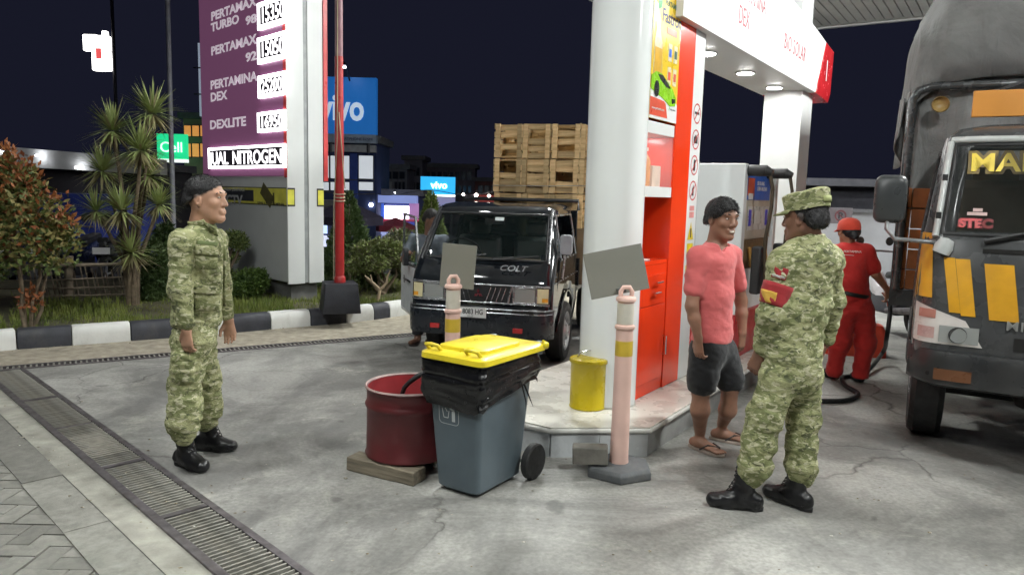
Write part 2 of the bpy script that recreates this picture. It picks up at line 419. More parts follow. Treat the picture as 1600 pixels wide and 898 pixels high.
# ================================================================ canopy with its lamps (station frame: x across, y along)
m_white = M('white_panel', (.76, .77, .76), .30, var=.03, scale=3, rv=.015)
m_ceil = M('canopy_ceiling_sheet', (.80, .80, .80), .5, var=.08, scale=2)
can = empty('station_canopy', S(0, 0, 0), SA, 'white ribbed ceiling of the forecourt canopy high above the pumps', 'canopy')
CX0, CX1, CY0, CY1, CZ = -4.4, 14.0, -13.0, 11.4, 5.15
mb = MB(); mb.box(CX0, CX1, CY0, CY1, CZ + .06, CZ + .7); mb.build('deck', m_ceil, can)
for i in range(int((CX1 - CX0) / .16)):
    x = CX0 + i * .16
    mb = MB(); mb.box(x + .012, x + .148, CY0 + .12, CY1 - .12, CZ + .0, CZ + .055); mb.build('ceiling_strip', m_ceil, can)
for (x0, x1, y0, y1) in ((CX0 - .1, CX0 - .003, CY0, CY1), (CX1 + .003, CX1 + .1, CY0, CY1), (CX0 - .1, CX1 + .1, CY1 + .003, CY1 + .1), (CX0 - .1, CX1 + .1, CY0 - .1, CY0 - .003)):
    mb = MB(); mb.box(x0, x1, y0, y1, CZ - .02, CZ + .9); mb.build('fascia_board', m_white, can)
m_lens = glow('lamp_lens', (.965, 1.0, .975), LAMP)
m_house = M('lamp_housing', (.6, .6, .6), .4, .3)
LIGHTS = [(3.4, 3.4, 2.7), (3.6, -2.2, .95), (3.6, 8.6, 1.4), (9.0, 1.5, 1.1), (-2.6, 3.4, 1.0), (-2.8, 7.8, 2.2), (-2.4, -3.5, .65), (.6, -5.6, .75)]
for i, (x, y, k) in enumerate(LIGHTS):
    t = empty('flood_lamp', S(x, y, CZ), SA, 'square white flood lamp set in the canopy ceiling', 'lamp', 'flood lamps in the canopy ceiling')
    mb = MB(); mb.box(-.30, .30, -.30, .30, -.05, -.004); mb.build('housing', m_house, t, bevel=.01)
    mb = MB(); mb.box(-.177 * k ** .5, .177 * k ** .5, -.177 * k ** .5, .177 * k ** .5, -.075, -.052); mb.build('lens', m_lens, t)
# ================================================================ pump island, column, service gondola, dispenser
m_red = M('signal_red_panel', (.82, .05, .010), .17, var=.04, scale=2, rv=.015)
m_dkred = M('deep_red_panel', (.36, .02, .03), .3, var=.08)
m_tile = M('island_tile', (.50, .52, .53), .25, var=.1, scale=4, dirt=.35, dcol=(.25, .24, .21))
m_itop = M('island_top_tile', (.62, .60, .54), .28, var=.07, scale=3, dirt=.3, dcol=(.28, .25, .19))
m_lip = M('island_lip_tile', (.66, .65, .61), .25, var=.08, scale=5)
isl = empty('pump_island', S(0, 0), SA, 'raised tiled pump island with angled corners under the white column', 'pump island')
def isl_poly(g): return [(.33 + g, 8.0), (.33 + g, -.46 - g * .4), (-.17 + g * .4, -.87 - g), (-.53 - g * .4, -.87 - g), (-1.03 - g, -.46 - g * .4), (-1.03 - g, 8.0)]
mb = MB(); mb.prism(isl_poly(-.02), -.02, .155); mb.build('core', M('grout', (.3, .3, .29), .8), isl)
mb = MB(); mb.prism(isl_poly(.0), .190, .198); mb.build('top_surface', m_itop, isl)
mb = MB(); mb.prism(isl_poly(.012), .157, .1895); mb.build('edge_lip', m_lip, isl, bevel=.012, bseg=3)
pp = isl_poly(-.018)
for a, b in zip(pp, pp[1:]):
    a, b = np.array(a), np.array(b); L = np.linalg.norm(b - a); k = max(1, round(L / .40)); t_ = (b - a) / L
    for i in range(min(k, 14)):
        mb = MB(); p0 = a + t_ * (i * L / k + .002); p1 = a + t_ * ((i + 1) * L / k - .002); nn = np.array([t_[1], -t_[0]])
        if nn @ (np.array([-.35, 3]) - p0) > 0: nn = -nn
        mb.prism([p0 - nn * .004, p1 - nn * .004, p1 + nn * .014, p0 + nn * .014], -.01, .1555)
        mb.build('riser_tile', m_tile, isl)
# round structural column
cc = G(947, 626, .2)
colo = empty('canopy_column', (cc[0], cc[1], .198), 0, 'thick round glossy white column standing on the pump island', 'column')
mb = MB(); mb.lathe([(.205, 0), (.205, 4.98)], 56); mb.build('column_shaft', M('gloss_white_column', (.82, .84, .83), .15, var=.03, scale=1.5, rv=.01), colo, smooth=40)
mb = MB(); mb.lathe([(.209, 0), (.209, .012)], 56); mb.build('base_ring', M('sealant', (.5, .49, .45), .6), colo, smooth=40)
# service gondola: cabinet tower, header beam, far pillar
go = empty('service_gondola', S(0, 0, .2), SA, 'red and white portal gondola with shelves, posters and header sign', 'gondola')
gz = -.2
def gbox(name, mat, n0, n1, s0, s1, z0, z1, parent=go, bevel=0.0, **kw):
    mb = MB(); mb.box(n0, n1, s0, s1, z0 + gz, z1 + gz); return mb.build(name, mat, parent, bevel=bevel, **kw)
NB = -.37
gbox('back_panel', m_dkred, NB, NB + .02, 0, .50, .2, 3.0)
gbox('side_panel', m_white, NB, -.002, -.03, -.002, .2, 3.2)
gbox('red_pier', m_red, NB, 0, .515, .835, .203, 3.02, bevel=.004)
wp = gbox('white_pier', m_white, NB, -.004, .837, 1.06, .2, 3.0, bevel=.003)
base = gbox('cupboard', m_red, NB + .03, -.012, 0, .512, .203, 1.17)
dr_ = gbox('drawer', m_red, -.012, .002, .02, .46, .875, 1.10, base, bevel=.003)
dr_.location = (0, 0, 0)
for s_, z_ in ((.30, 1.04), (.27, .965)):
    mb = MB(); mb.tube([(.004, s_, z_ + gz), (.03, s_, z_ + gz)], .008); mb.tube([(.03, s_ - .05, z_ + gz), (.03, s_ + .06, z_ + gz)], .006); mb.build('drawer_handle', M('chrome', (.75, .75, .76), .12, 1.0, var=.03), base)
do_ = gbox('cupboard_door', m_red, -.012, .002, .02, .485, .30, .868, base, bevel=.003)
mb = MB(); mb.tube([(.004, .46, .62 + gz), (.035, .46, .62 + gz), (.035, .46, .48 + gz), (.004, .46, .48 + gz)], .006); mb.build('door_handle', MATS['chrome'], base)
gbox('niche_floor', m_red, NB + .03, -.012, 0, .512, 1.172, 1.20)
gbox('shelf_board', m_white, NB + .02, -.006, 0, .513, 1.66, 1.735, bevel=.003)
gbox('top_board', m_white, NB + .02, -.006, 0, .513, 2.10, 2.185, bevel=.003)
m_pane = glass('showcase_glass', (.9, .93, .95), .10, .02)
gbox('glass_pane', m_pane, -.016, -.011, 0, .512, 1.737, 2.098)
gbox('case_back', m_red, NB + .021, NB + .03, 0, .51, 1.737, 2.098)
m_led = glow('gondola_led', (1, .98, .95), 30)  # made-up light panel, added to brighten the showcase goods
gbox('case_fill_light', m_led, -.30, -.22, .18, .34, 2.09, 2.097)
# poster above the shelves
po = gbox('poster', M('poster_yellow', (.83, .56, .02), .3, var=.1, scale=2.5), -.002, .004, .02, .505, 2.2, 3.2)
PX = .0042
def on_front(name, mat, pts, parent=po, x=PX, t=.0015):
    mb = MB(); mb.prism([(a, b + gz) for a, b in pts], x, x + t, 'x'); return mb.build(name, mat, parent)
on_front('poster_white_band', M('poster_white', (.8, .8, .8), .35, var=.02), [(.021, 2.202), (.504, 2.202), (.504, 2.33), (.44, 2.365), (.021, 2.40)])
on_front('poster_red_tab', M('poster_red', (.75, .10, .05), .35), [(.021, 2.222), (.33, 2.222), (.29, 2.32), (.26, 2.335), (.021, 2.345)], x=PX + .0018)
rt = (PI / 2, 0, PI / 2)
text('poster_small_text', 'www.pertamina.com', .026, m_white, po, (PX + .004, .05, 2.265 + gz), rt, .0006)
text('poster_small_text', 'PERTAMINA', .018, M('print_grey', (.25, .25, .27), .5), po, (PX + .0022, .38, 2.285 + gz), rt, .0006)
on_front('poster_arrow_mark', M('print_green', (.10, .45, .12), .4), [(.355, 2.28), (.372, 2.30), (.36, 2.305)], x=PX + .0018)
text('poster_title', 'Fastron', .125, M('print_navy', (.02, .03, .12), .4), po, (PX + .0005, .165, 2.87 + gz), rt, .0008, bold=.002, sx=.92)
text('poster_brand', 'PERTAMINA', .05, M('print_dkgreen', (.02, .10, .05), .4), po, (PX + .0005, .21, 2.985 + gz), rt, .0008, bold=.001)
on_front('poster_leaf_mark', MATS['print_green'], [(.10, 2.93), (.15, 2.95), (.16, 3.02), (.12, 3.04), (.085, 2.99)])
on_front('poster_leaf_mark', M('print_blue', (.03, .14, .6), .4), [(.085, 2.985), (.12, 3.045), (.10, 3.08), (.07, 3.03)])
bt = [(.07, 2.42), (.185, 2.42), (.20, 2.55), (.185, 2.72), (.135, 2.80), (.13, 2.88), (.085, 2.88), (.08, 2.80), (.055, 2.72), (.05, 2.55)]
on_front('printed_bottle', M('print_cream', (.78, .68, .45), .3, var=.15, scale=20), bt)
on_front('printed_bottle_label', M('print_gold', (.75, .42, .03), .35), [(.06, 2.50), (.19, 2.50), (.185, 2.68), (.065, 2.68)], x=PX + .0018)
on_front('poster_pink_tab', M('print_pink', (.85, .33, .22), .4), [(.26, 2.80), (.44, 2.80), (.44, 2.845), (.26, 2.845)])
for a, b, k in ((.30, 2.62, 'print_blue'), (.40, 2.62, 'print_dkgreen'), (.30, 2.46, 'poster_red'), (.40, 2.46, 'poster_red')):
    on_front('printed_pack', MATS['print_cream'], [(a, b), (a + .065, b), (a + .065, b + .12), (a, b + .12)])
    on_front('printed_pack_label', MATS[k], [(a + .012, b + .03), (a + .053, b + .03), (a + .053, b + .085), (a + .012, b + .085)], x=PX + .0018)
car = [(.022, 2.50), (.10, 2.535), (.20, 2.53), (.30, 2.49), (.40, 2.45), (.47, 2.39), (.46, 2.335), (.36, 2.325), (.26, 2.36), (.12, 2.39), (.022, 2.41)]
on_front('printed_green_car', M('print_lime', (.28, .62, .02), .25, var=.2, scale=14), [(a, b - .015) for a, b in car], x=PX + .0035)
on_front('printed_car_glass', M('print_black', (.015, .015, .02), .3), [(.13, 2.505), (.21, 2.508), (.31, 2.462), (.36, 2.432), (.28, 2.435), (.17, 2.475)], x=PX + .0052)
on_front('printed_wheel', MATS['print_black'], [(.115 + .042 * math.cos(a), 2.405 + .055 * math.sin(a)) for a in np.linspace(0, 2 * PI, 17)[:-1]], x=PX + .0052)
on_front('printed_wheel', MATS['print_black'], [(.40, 2.33), (.455, 2.345), (.455, 2.37), (.39, 2.365)], x=PX + .0052)
for a, b in ((.27, 3.04), (.47, 3.01)):
    on_front('poster_clip', MATS['print_black'], [(a, b), (a + .035, b), (a + .035, b + .025), (a, b + .025)], x=PX + .0055, t=.006)
# prohibition pictograms on the white pier
ws = .95; xs = -.0035
m_prd = M('pictogram_red', (.55, .03, .03), .4); m_pbk = M('pictogram_black', (.03, .03, .03), .4); m_pyl = M('warning_yellow', (.85, .62, .02), .35)
def ring(c, r0, r1, n=20):
    mb = MB(); vs = []
    for k in range(n):
        a = 2 * PI * k / n
        for r_ in (r0, r1): vs.append((xs + .001, c[0] + math.cos(a) * r_, c[1] + gz + math.sin(a) * r_ * 1.0))
    mb.add(vs, [(2 * k, 2 * k + 1, (2 * k + 3) % (2 * n), (2 * k + 2) % (2 * n)) for k in range(n)])
    return mb
for z in (2.32, 2.12, 1.92, 1.72):
    mb = ring((ws, z), .068, .079); an = R(45)
    mb.prism([(ws + math.cos(an + g) * .07, z + gz + math.sin(an + g) * .07) for g in (-.07, .07, PI - .07, PI + .07)], xs + .0012, xs + .002, 'x')
    mb.build('pictogram_ring', m_prd, wp)
def wmark(name, mat, pts, t=.001): mb = MB(); mb.prism([(a + ws, b + gz) for a, b in pts], xs + .0004, xs + .0004 + t, 'x'); return mb.build(name, mat, wp)
wmark('pictogram_cigarette', m_pbk, [(-.05, 2.315), (.045, 2.315), (.045, 2.333), (-.05, 2.333)])
wmark('pictogram_camera', m_pbk, [(-.04, 2.09), (.04, 2.09), (.04, 2.14), (.015, 2.14), (.008, 2.155), (-.012, 2.155), (-.018, 2.14), (-.04, 2.14)])
wmark('pictogram_phone', m_pbk, [(-.022, 1.88), (.018, 1.875), (.026, 1.96), (-.010, 1.965)])
wmark('pictogram_lighter', m_pbk, [(-.018, 1.68), (.018, 1.68), (.018, 1.735), (.006, 1.765), (-.01, 1.74), (-.018, 1.735)])
wmark('pink_notice', M('notice_pink', (.75, .3, .28), .5), [(-.05, 1.56), (.05, 1.56), (.05, 1.60), (-.05, 1.60)])
wmark('pink_notice', MATS['notice_pink'], [(-.05, 1.505), (.05, 1.505), (.05, 1.552), (-.05, 1.552)])
wmark('warning_triangle', m_pyl, [(-.062, 1.33), (.062, 1.33), (0, 1.47)])
wmark('warning_mark', m_pbk, [(-.01, 1.345), (.01, 1.345), (.012, 1.42), (-.012, 1.42)], .002)
wmark('warning_panel', m_pyl, [(-.062, 1.22), (.062, 1.22), (.062, 1.30), (-.062, 1.30)])
for k in range(4): wmark('notice_line', MATS['print_grey'], [(-.05, 1.195 - k * .016), (.05, 1.195 - k * .016), (.05, 1.201 - k * .016), (-.05, 1.201 - k * .016)])
wmark('warning_panel', m_pyl, [(-.07, .97), (.07, .97), (.07, 1.125), (-.07, 1.125)])
wmark('warning_triangle', m_pbk, [(-.045, 1.03), (.045, 1.03), (0, 1.11)], .002)
wmark('warning_panel_line', m_pbk, [(-.055, .99), (.055, .99), (.055, 1.005), (-.055, 1.005)], .002)
# header: curved white fascia over the dispenser
SF0, SF1 = .40, 5.42
def ftop(s_): return 3.72 - .02 * (s_ - 2.4) ** 2 if s_ < 4.6 else 3.72 - .02 * 4.84 - .10 * (s_ - 4.6)
nseg = 22
def header_poly(a, b): 
    ss = np.linspace(a, b, nseg); return [(a, 2.94)] + [(b, 2.94)] + [(s_, ftop(s_)) for s_ in ss[::-1]]
m_head = M('header_white', (.86, .86, .86), .35, var=.02, scale=2, rv=.015)
def hprism(name, mat, poly, x0, x1, parent=go, bevel=0.0): mb = MB(); mb.prism([(a, b + gz) for a, b in poly], x0, x1, 'x'); return mb.build(name, mat, parent, bevel=bevel)
red_left = [(4.62, 2.94), (5.0, ftop(5.0))]
hd = hprism('header_beam', m_head, [(SF0, 2.94), (4.62, 2.94), (5.0, ftop(5.0))] + [(s_, ftop(s_)) for s_ in np.linspace(4.95, SF0, nseg)], -.56, .06, bevel=.006)
he = hprism('header_end', M('header_red', (.55, .02, .025), .2), [(4.63, 2.94), (5.32, 2.90), (5.42, 3.02), (5.45, ftop(5.4)), (5.01, ftop(5.01))], -.565, .065, bevel=.008)
m_txt = M('header_letter', (.42, .05, .07), .4)
hr = (PI / 2, 0, PI / 2)
text('header_lettering', 'PERTAMINA', .20, m_txt, hd, (.062, 1.62, 3.36 + gz), hr, .001, sx=.72)
text('header_lettering', 'DEX', .22, m_txt, hd, (.062, 1.62, 3.14 + gz), hr, .001, sx=.72)
text('header_lettering', 'BIO SOLAR', .22, m_txt, hd, (.062, 3.10, 3.19 + gz), hr, .001, sx=.78, space=1.1)
text('island_number', '1', .36, MATS['poster_white'], he, (.067, 5.03, 3.14 + gz), hr, .001, sx=.9)
fp = gbox('far_pillar', m_white, -.46, -.02, 4.36, 4.86, .2, 2.938, bevel=.004)
up_ = gbox('upper_post', m_white, -.42, -.06, 4.2, 4.75, 3.70, 5.15)
for s_, n_ in ((1.75, -.25), (2.9, -.25), (4.0, -.25)):
    mb = MB(); mb.lathe([(.10, 0), (.10, -.012), (.082, -.014)], 24, Matrix.Translation((n_, s_, 2.94 + gz))); mb.build('downlight', M('downlight_trim', (.8, .8, .8), .3), go, smooth=40)
    mb = MB(); mb.lathe([(.0, -.0165), (.078, -.0165), (.078, -.0155), (0, -.0155)], 24, Matrix.Translation((n_, s_, 2.94 + gz))); mb.build('downlight_lens', glow('downlight_lens', (1, .99, .96), 130), go)
# bottles on the shelves
def bottle(name, prof, mat, loc, label, cat, capm=None, n=16, lab=None, sx=1, sy=1):
    t = empty(name, loc, SA, label, cat)
    mb = MB(); mb.lathe(prof, n, sx=sx, sy=sy); mb.build('bottle_body', mat, t, smooth=50)
    if capm:
        r_, z = prof[-1]; mb = MB(); mb.lathe([(r_ + .003, z - .012), (r_ + .003, z + .012), (0, z + .013)], 14); mb.build('cap', capm, t, smooth=50)
    if lab:
        lz0, lz1, lr, lm = lab; mb = MB(); mb.lathe([(lr, lz0), (lr, lz1)], n, sx=sx, sy=sy); mb.build('label_wrap', lm, t, smooth=50)
    return t
bottle('water_bottle', [(0, 0), (.03, .002), (.033, .01), (.031, .03), (.034, .06), (.031, .085), (.034, .11), (.034, .15), (.031, .17), (.022, .195), (.012, .215), (.012, .232)], glass('clear_plastic', (.75, .8, .9), .32, .08), S(-.14, .20, 1.201), 'clear plastic water bottle standing in the red niche', 'bottle', M('bottle_cap', (.55, .6, .85), .4), lab=(.06, .12, .0352, glass('bottle_label', (.6, .65, .9), .6, .3)))
mb = MB(); mb.box(-.03, .03, -.09, .09, 0, .006); tag(mb.build('paper_strip', M('paper', (.8, .78, .75), .6), loc=S(-.09, .21, 1.2015), rot=(0, 0, SA)), 'thin white paper strip lying before the water bottle', 'paper')
bottle('oil_bottle', [(0, 0), (.06, 0), (.065, .01), (.065, .17), (.05, .205), (.025, .225), (.022, .26)], M('amber_plastic', (.80, .30, .05), .3), S(-.09, .19, 1.737), 'orange oil bottle in the glass showcase', 'bottle', M('cream_cap', (.8, .72, .6), .4), sx=.6)
mb = MB(); mb.box(-.04, .04, -.075, .075, 0, .15); tag(mb.build('oil_carton', M('pale_carton', (.75, .55, .42), .5), loc=S(-.10, .345, 1.737), rot=(0, 0, SA), bevel=.003), 'pale peach carton beside the orange oil bottle', 'carton')
mb = MB(); mb.box(-.03, .03, -.07, .07, 0, .10); tag(mb.build('gift_box', M('pale_box', (.8, .6, .6), .5), loc=S(-.28, .40, 1.86), rot=(0, 0, SA), bevel=.003), 'small white box raised behind the carton in the showcase', 'box')
mb = MB(); mb.box(-.06, .06, -.09, .09, 0, .122); tag(mb.build('display_stand', m_red, loc=S(-.28, .40, 1.737), rot=(0, 0, SA)), 'red block carrying the small white box in the showcase', 'stand')
# fuel dispenser
m_case = M('dispenser_white', (.84, .87, .87), .25, var=.03, scale=2, rv=.015)
m_beige = M('dispenser_beige', (.55, .52, .42), .4, var=.06)
m_blk = M('black_rubber', (.018, .018, .019), .5, var=.3)
N0, N1, S0, S1 = -.30, .10, 1.86, 3.0
dz = empty('fuel_dispenser', S(0, 0, .2), SA, 'white fuel dispenser with black hoses between the gondola pillars', 'fuel dispenser')
def dbox(name, mat, a, b, c, d_, e, f_, bevel=.0, parent=dz): mb = MB(); mb.box(a, b, c, d_, e - .2, f_ - .2); return mb.build(name, mat, parent, bevel=bevel)
dbox('end_panel', m_case, N0, N1 + .03, S0, S0 + .10, .62, 1.98, .008)
dbox('base_plinth', M('plinth_red', (.42, .015, .02), .35), N0, N1 + .02, S0 + .005, S1, .202, .618, .004)
dbox('cabinet_body', m_case, N0 + .02, N1 - .02, S0 + .1, S1 - .1, .62, 1.93)
dbox('end_panel', m_case, N0, N1 + .03, S1 - .1, S1, .62, 1.98, .008)
bl = dbox('display_board', m_beige, N1 - .02, N1 + .004, S0 + .12, S1 - .12, 1.30, 1.93, .003)
def dmark(name, mat, s0, s1, z0, z1, x=N1 + .005, t=.003, parent=bl): mb = MB(); mb.box(x, x + t, s0, s1, z0 - .2, z1 - .2); return mb.build(name, mat, parent)
dmark('advert_panel', M('advert_blue', (.03, .15, .62), .35), S0 + .13, S1 - .22, 1.66, 1.90)
dmark('advert_figure', M('advert_red', (.75, .12, .05), .4), S0 + .18, S0 + .38, 1.70, 1.86, N1 + .0085)
dmark('advert_figure', MATS['poster_white'], S0 + .20, S0 + .34, 1.665, 1.72, N1 + .012)
for z in (1.80, 1.75): text('advert_text', 'ISI ULANG' if z > 1.78 else 'LEBIH MUDAH', .052, MATS['poster_white'], bl, (N1 + .009, S0 + .47, z - .2), hr, .0006, bold=.001)
dmark('price_display', M('display_grey', (.62, .64, .60), .3), S0 + .22, S1 - .22, 1.38, 1.60)
for s_ in (S0 + .26, S1 - .34): dmark('display_stripe', M('display_blue', (.06, .05, .62), .4), s_, s_ + .07, 1.42, 1.57, N1 + .0085)
dmark('display_screen', M('display_pale', (.7, .72, .68), .3), S0 + .42, S1 - .42, 1.44, 1.56, N1 + .0085)
dbox('nozzle_bay', M('bay_brown', (.20, .13, .06), .6, var=.4, scale=12), N1 - .1, N1 - .004, S0 + .14, S1 - .14, 1.02, 1.29)
for s_ in (S0 + .3, S0 + .55, S0 + .8):
    mb = MB(); mb.tube([(N1 + .02, s_, 1.02), (N1 + .03, s_ + .03, .92), (N1 + .02, s_ + .08, .84)], .018, 8); mb.build('nozzle', M('nozzle_amber', (.55, .30, .08), .4), dz, smooth=50)
# hose reels on top and hanging hoses on both sides
for (n_, s_) in ((N1 + .09, S0 + .05), (N1 + .09, S0 + .75)):
    mb = MB(); mb.tube([(n_ - .16, s_ + .05, 1.72), (n_ + .10, s_ + .05, 1.72)], [.05, .05], 12); mb.tube([(n_ + .08, s_ + .05, 1.72), (n_ + .15, s_ + .05, 1.70)], [.052, .03], 12); mb.build('hose_outlet', m_blk, dz, smooth=50)
    mb = MB(); pts = [(n_ + .13, s_ + .05, 1.69)] + [(n_ + .14 + .02 * math.sin(k), s_ + .06, 1.69 - k * .14) for k in range(1, 8)]; mb.tube(pts, .016, 8); mb.build('hose', M('hose_brown', (.07, .05, .03), .5), dz, smooth=50)
    mb = MB(); mb.box(n_ + .03, n_ + .12, s_ - .03, s_ + .13, .62, 1.05); mb.build('nozzle_boot', m_blk, dz, bevel=.02)
mb = MB(); mb.tube([(N0 - .02, S0 + .08, 1.76), (N0 - .09, S0 + .04, 1.77)], [.035, .03], 10); mb.tube([(N0 - .09, S0 + .04, 1.77), (N0 - .13, S0 + .03, 1.70), (N0 - .13, S0 + .03, 1.1)], .03, 10); mb.build('hose', m_blk, dz, smooth=50)
mb = MB(); mb.box(N0 - .19, N0 - .03, S0 + .02, S0 + .2, .9, 1.62); mb.build('nozzle_boot', M('boot_dark', (.05, .05, .05), .5), dz, bevel=.02)
mb = MB(); mb.tube([(N0 - .12, S0 + .0, 1.36), (N0 - .12, S0, 1.22)], [.03, .02], 10); mb.build('nozzle', MATS['chrome'], dz, smooth=50)
# ================================================================ forecourt props
def noise_tbl():
    return rng.random((32, 32, 32)).astype(np.float32)
_T = noise_tbl()
def vnoise(p):
    """smooth value noise in -1..1 for an (N,3) array"""
    p = np.asarray(p, np.float32); i = np.floor(p).astype(int); f = p - i; f = f * f * (3 - 2 * f)
    out = 0
    for dx in (0, 1):
        for dy in (0, 1):
            for dz_ in (0, 1):
                w_ = (f[:, 0] if dx else 1 - f[:, 0]) * (f[:, 1] if dy else 1 - f[:, 1]) * (f[:, 2] if dz_ else 1 - f[:, 2])
                out = out + w_ * _T[(i[:, 0] + dx) % 32, (i[:, 1] + dy) % 32, (i[:, 2] + dz_) % 32]
    return out * 2 - 1
# ---- wheelie bin
m_bin = M('bin_grey_plastic', (.095, .125, .145), .36, var=.1, scale=5, bump=.12, bscale=200, dirt=.25, dcol=(.16, .16, .15))
m_lid = M('bin_yellow_plastic', (.78, .62, .03), .33, var=.08, scale=6, dirt=.3, dcol=(.45, .34, .05))
m_bag = M('bin_bag_film', (.010, .010, .011), .20, var=.4, scale=20)
m_tyre = M('tyre_rubber', (.016, .016, .016), .62, var=.35, scale=20, bump=.3)
bn = empty('wheelie_bin', (-.16, 3.82, 0), SA, 'grey wheelie bin with yellow lid and black bin liner', 'bin')
def brect(x0, x1, y0, y1, z, r_=.035): return [(x, y, z) for x, y in rrect(x1 - x0, y1 - y0, r_, 4, (x0 + x1) / 2, (y0 + y1) / 2)]
def bx(z):      # outline of the tapering body at a height
    k = z / .74; return (-.285 - .055 * k, .0 + .045 * k, .0 - .045 * k, .43 + .055 * k)
mb = MB(); rings = []
for z in (.0, .02, .30, .62, .685, .686, .74):
    a = bx(z); g = -.02 if z == 0 else (.018 if z > .6855 else 0)
    rings.append(brect(a[0] - g, a[1] + g, a[2] - g, a[3] + g, z + .012))
mb.loft(rings); mb.build('bin_body', m_bin, bn, smooth=35)
mb = MB(); a = bx(.77); rings = [brect(a[0] - .012 - g, a[1] + .035 + g, a[2] - .035 - g, a[3] + .06 + g, z, .05) for z, g in ((.760, .0), (.762, .006), (.790, .004), (.800, -.012), (.803, -.05))]
mb.loft(rings); lid = mb.build('lid', m_lid, bn, smooth=45)
mb = MB(); rings = [brect(a[0] + .03 + g, a[1] - .03 - g, a[2] + .06 + g, a[3] - .10 - g, z, .04) for z, g in ((.796, .0), (.820, .004), (.826, .02))]
mb.loft(rings); mb.build('raised_panel', m_lid, lid, smooth=45)
for x in (a[0] + .02, a[1] - .10):
    mb = MB(); mb.tube([(x, a[2] + .02, .80), (x, a[2] - .012, .832), (x + .04, a[2] - .018, .838), (x + .08, a[2] - .012, .832), (x + .08, a[2] + .02, .80)], .011, 8); mb.build('lid_handle', m_lid, lid, smooth=60)
mb = MB(); mb.tube([(a[1] + .02, a[3] + .03, .79), (a[1] + .045, a[3] + .055, .785)], [.03, .018], 10); mb.build('hinge_knob', m_lid, lid, smooth=50)
for x in (a[0] + .01, a[1] - .05):
    mb = MB(); mb.box(x, x + .04, a[3] + .03, a[3] + .09, .72, .80); mb.build('hinge_bracket', m_bin, bn, bevel=.008)
mb = MB(); mb.tube([(a[0] - .01, a[3] + .08, .77), (a[1] + .01, a[3] + .08, .77)], .014, 10); mb.build('rear_handle', m_bin, bn, smooth=50)
# liner folded over the rim
N_, K_ = 150, 26
mb = MB(); o0 = bx(.755); per = rrect(1, 1, .10, 5)
vs = []
pts = []
for j in range(K_ + 1):
    v = j / K_
    for i in range(N_):
        u = i / N_; t_ = u * len(per); k = int(t_) % len(per); fr = t_ - int(t_)
        ux = per[k][0] * (1 - fr) + per[(k + 1) % len(per)][0] * fr; uy = per[k][1] * (1 - fr) + per[(k + 1) % len(per)][1] * fr
        pts.append((ux, uy, u, v))
pts = np.array(pts)
lo = .545 + .04 * vnoise(np.c_[np.cos(pts[:, 2] * 2 * PI) * 1.7 + 5, np.sin(pts[:, 2] * 2 * PI) * 1.7 + 3, np.zeros(len(pts))]) + .05 * np.clip(pts[:, 1]*1.6, -.5, 1) - .02 * np.exp(-((pts[:, 0]-.3)**2+(pts[:, 1]+.5)**2)*14)
zz = .748 - pts[:, 3] * (.748 - lo)
kk_ = zz / .74
x0, x1, y0, y1 = -.285 - .055 * kk_, .045 * kk_, -.045 * kk_, .43 + .055 * kk_
fold = vnoise(np.c_[pts[:, 0] * 9 + pts[:, 3] * 2, pts[:, 1] * 9, pts[:, 3] * 4 + 2]) * .016 + vnoise(np.c_[pts[:, 0] * 22 + pts[:, 3] * 5, pts[:, 1] * 22, pts[:, 3] * 9]) * .008
grow = .022 + .010 * np.sin(np.clip(pts[:, 3] * 1.15, 0, 1) * PI) + np.abs(fold) * (.4 + pts[:, 3]) + np.where((pts[:, 3] > .28) & (pts[:, 3] < .34), -.014, 0)
X = (x0 + x1) / 2 + pts[:, 0] * (x1 - x0 + 2 * grow); Y = (y0 + y1) / 2 + pts[:, 1] * (y1 - y0 + 2 * grow)
mb.add(np.c_[X, Y, zz], [(j * N_ + i, j * N_ + (i + 1) % N_, (j + 1) * N_ + (i + 1) % N_, (j + 1) * N_ + i) for j in range(K_) for i in range(N_)])
mb.build('bin_liner', m_bag, bn, smooth=True)
mb = MB(); mb.tube([(.075, .30, .60), (.095, .315, .50), (.088, .33, .44)], [.006, .004, .001], 6); mb.tube([(.075, .32, .60), (.11, .33, .52), (.125, .345, .47)], [.006, .004, .001], 6); mb.build('liner_tail', m_bag, bn)
# litter symbol on the front face
tl = math.atan2(.045, .74)
m_sym = M('bin_print', (.55, .58, .58), .5)
sy = MB()
def fr_(x, z): return (x, -.045 * z / .74 - .0035 , z)
def strip(p, q, w_=.004):
    p, q = np.array(p), np.array(q); t_ = (q - p) / (np.linalg.norm(q - p) + 1e-9); n_ = np.array([-t_[1], t_[0]]) * w_ / 2
    sy.add([fr_(*(p - n_)), fr_(*(q - n_)), fr_(*(q + n_)), fr_(*(p + n_))], [(0, 1, 2, 3)])
ol = rrect(.135, .13, .022, 3, -.18, .465)
for p_, q_ in zip(ol, ol[1:] + ol[:1]): strip(p_, q_, .003)
for p_, q_ in (((-.225, .485), (-.215, .435)), ((-.215, .435), (-.185, .435)), ((-.185, .435), (-.178, .475)), ((-.205, .49), (-.19, .47))): strip(p_, q_, .005)
strip((-.148, .418), (-.148, .478), .022); strip((-.172, .492), (-.140, .485), .014); strip((-.15, .510), (-.15, .496), .016)
sy.build('litter_symbol', m_sym, bn)
ax = MB(); ax.tube([(-.31, .455, .09), (.04, .455, .09)], .011, 8); ax.build('axle', m_steel, bn)
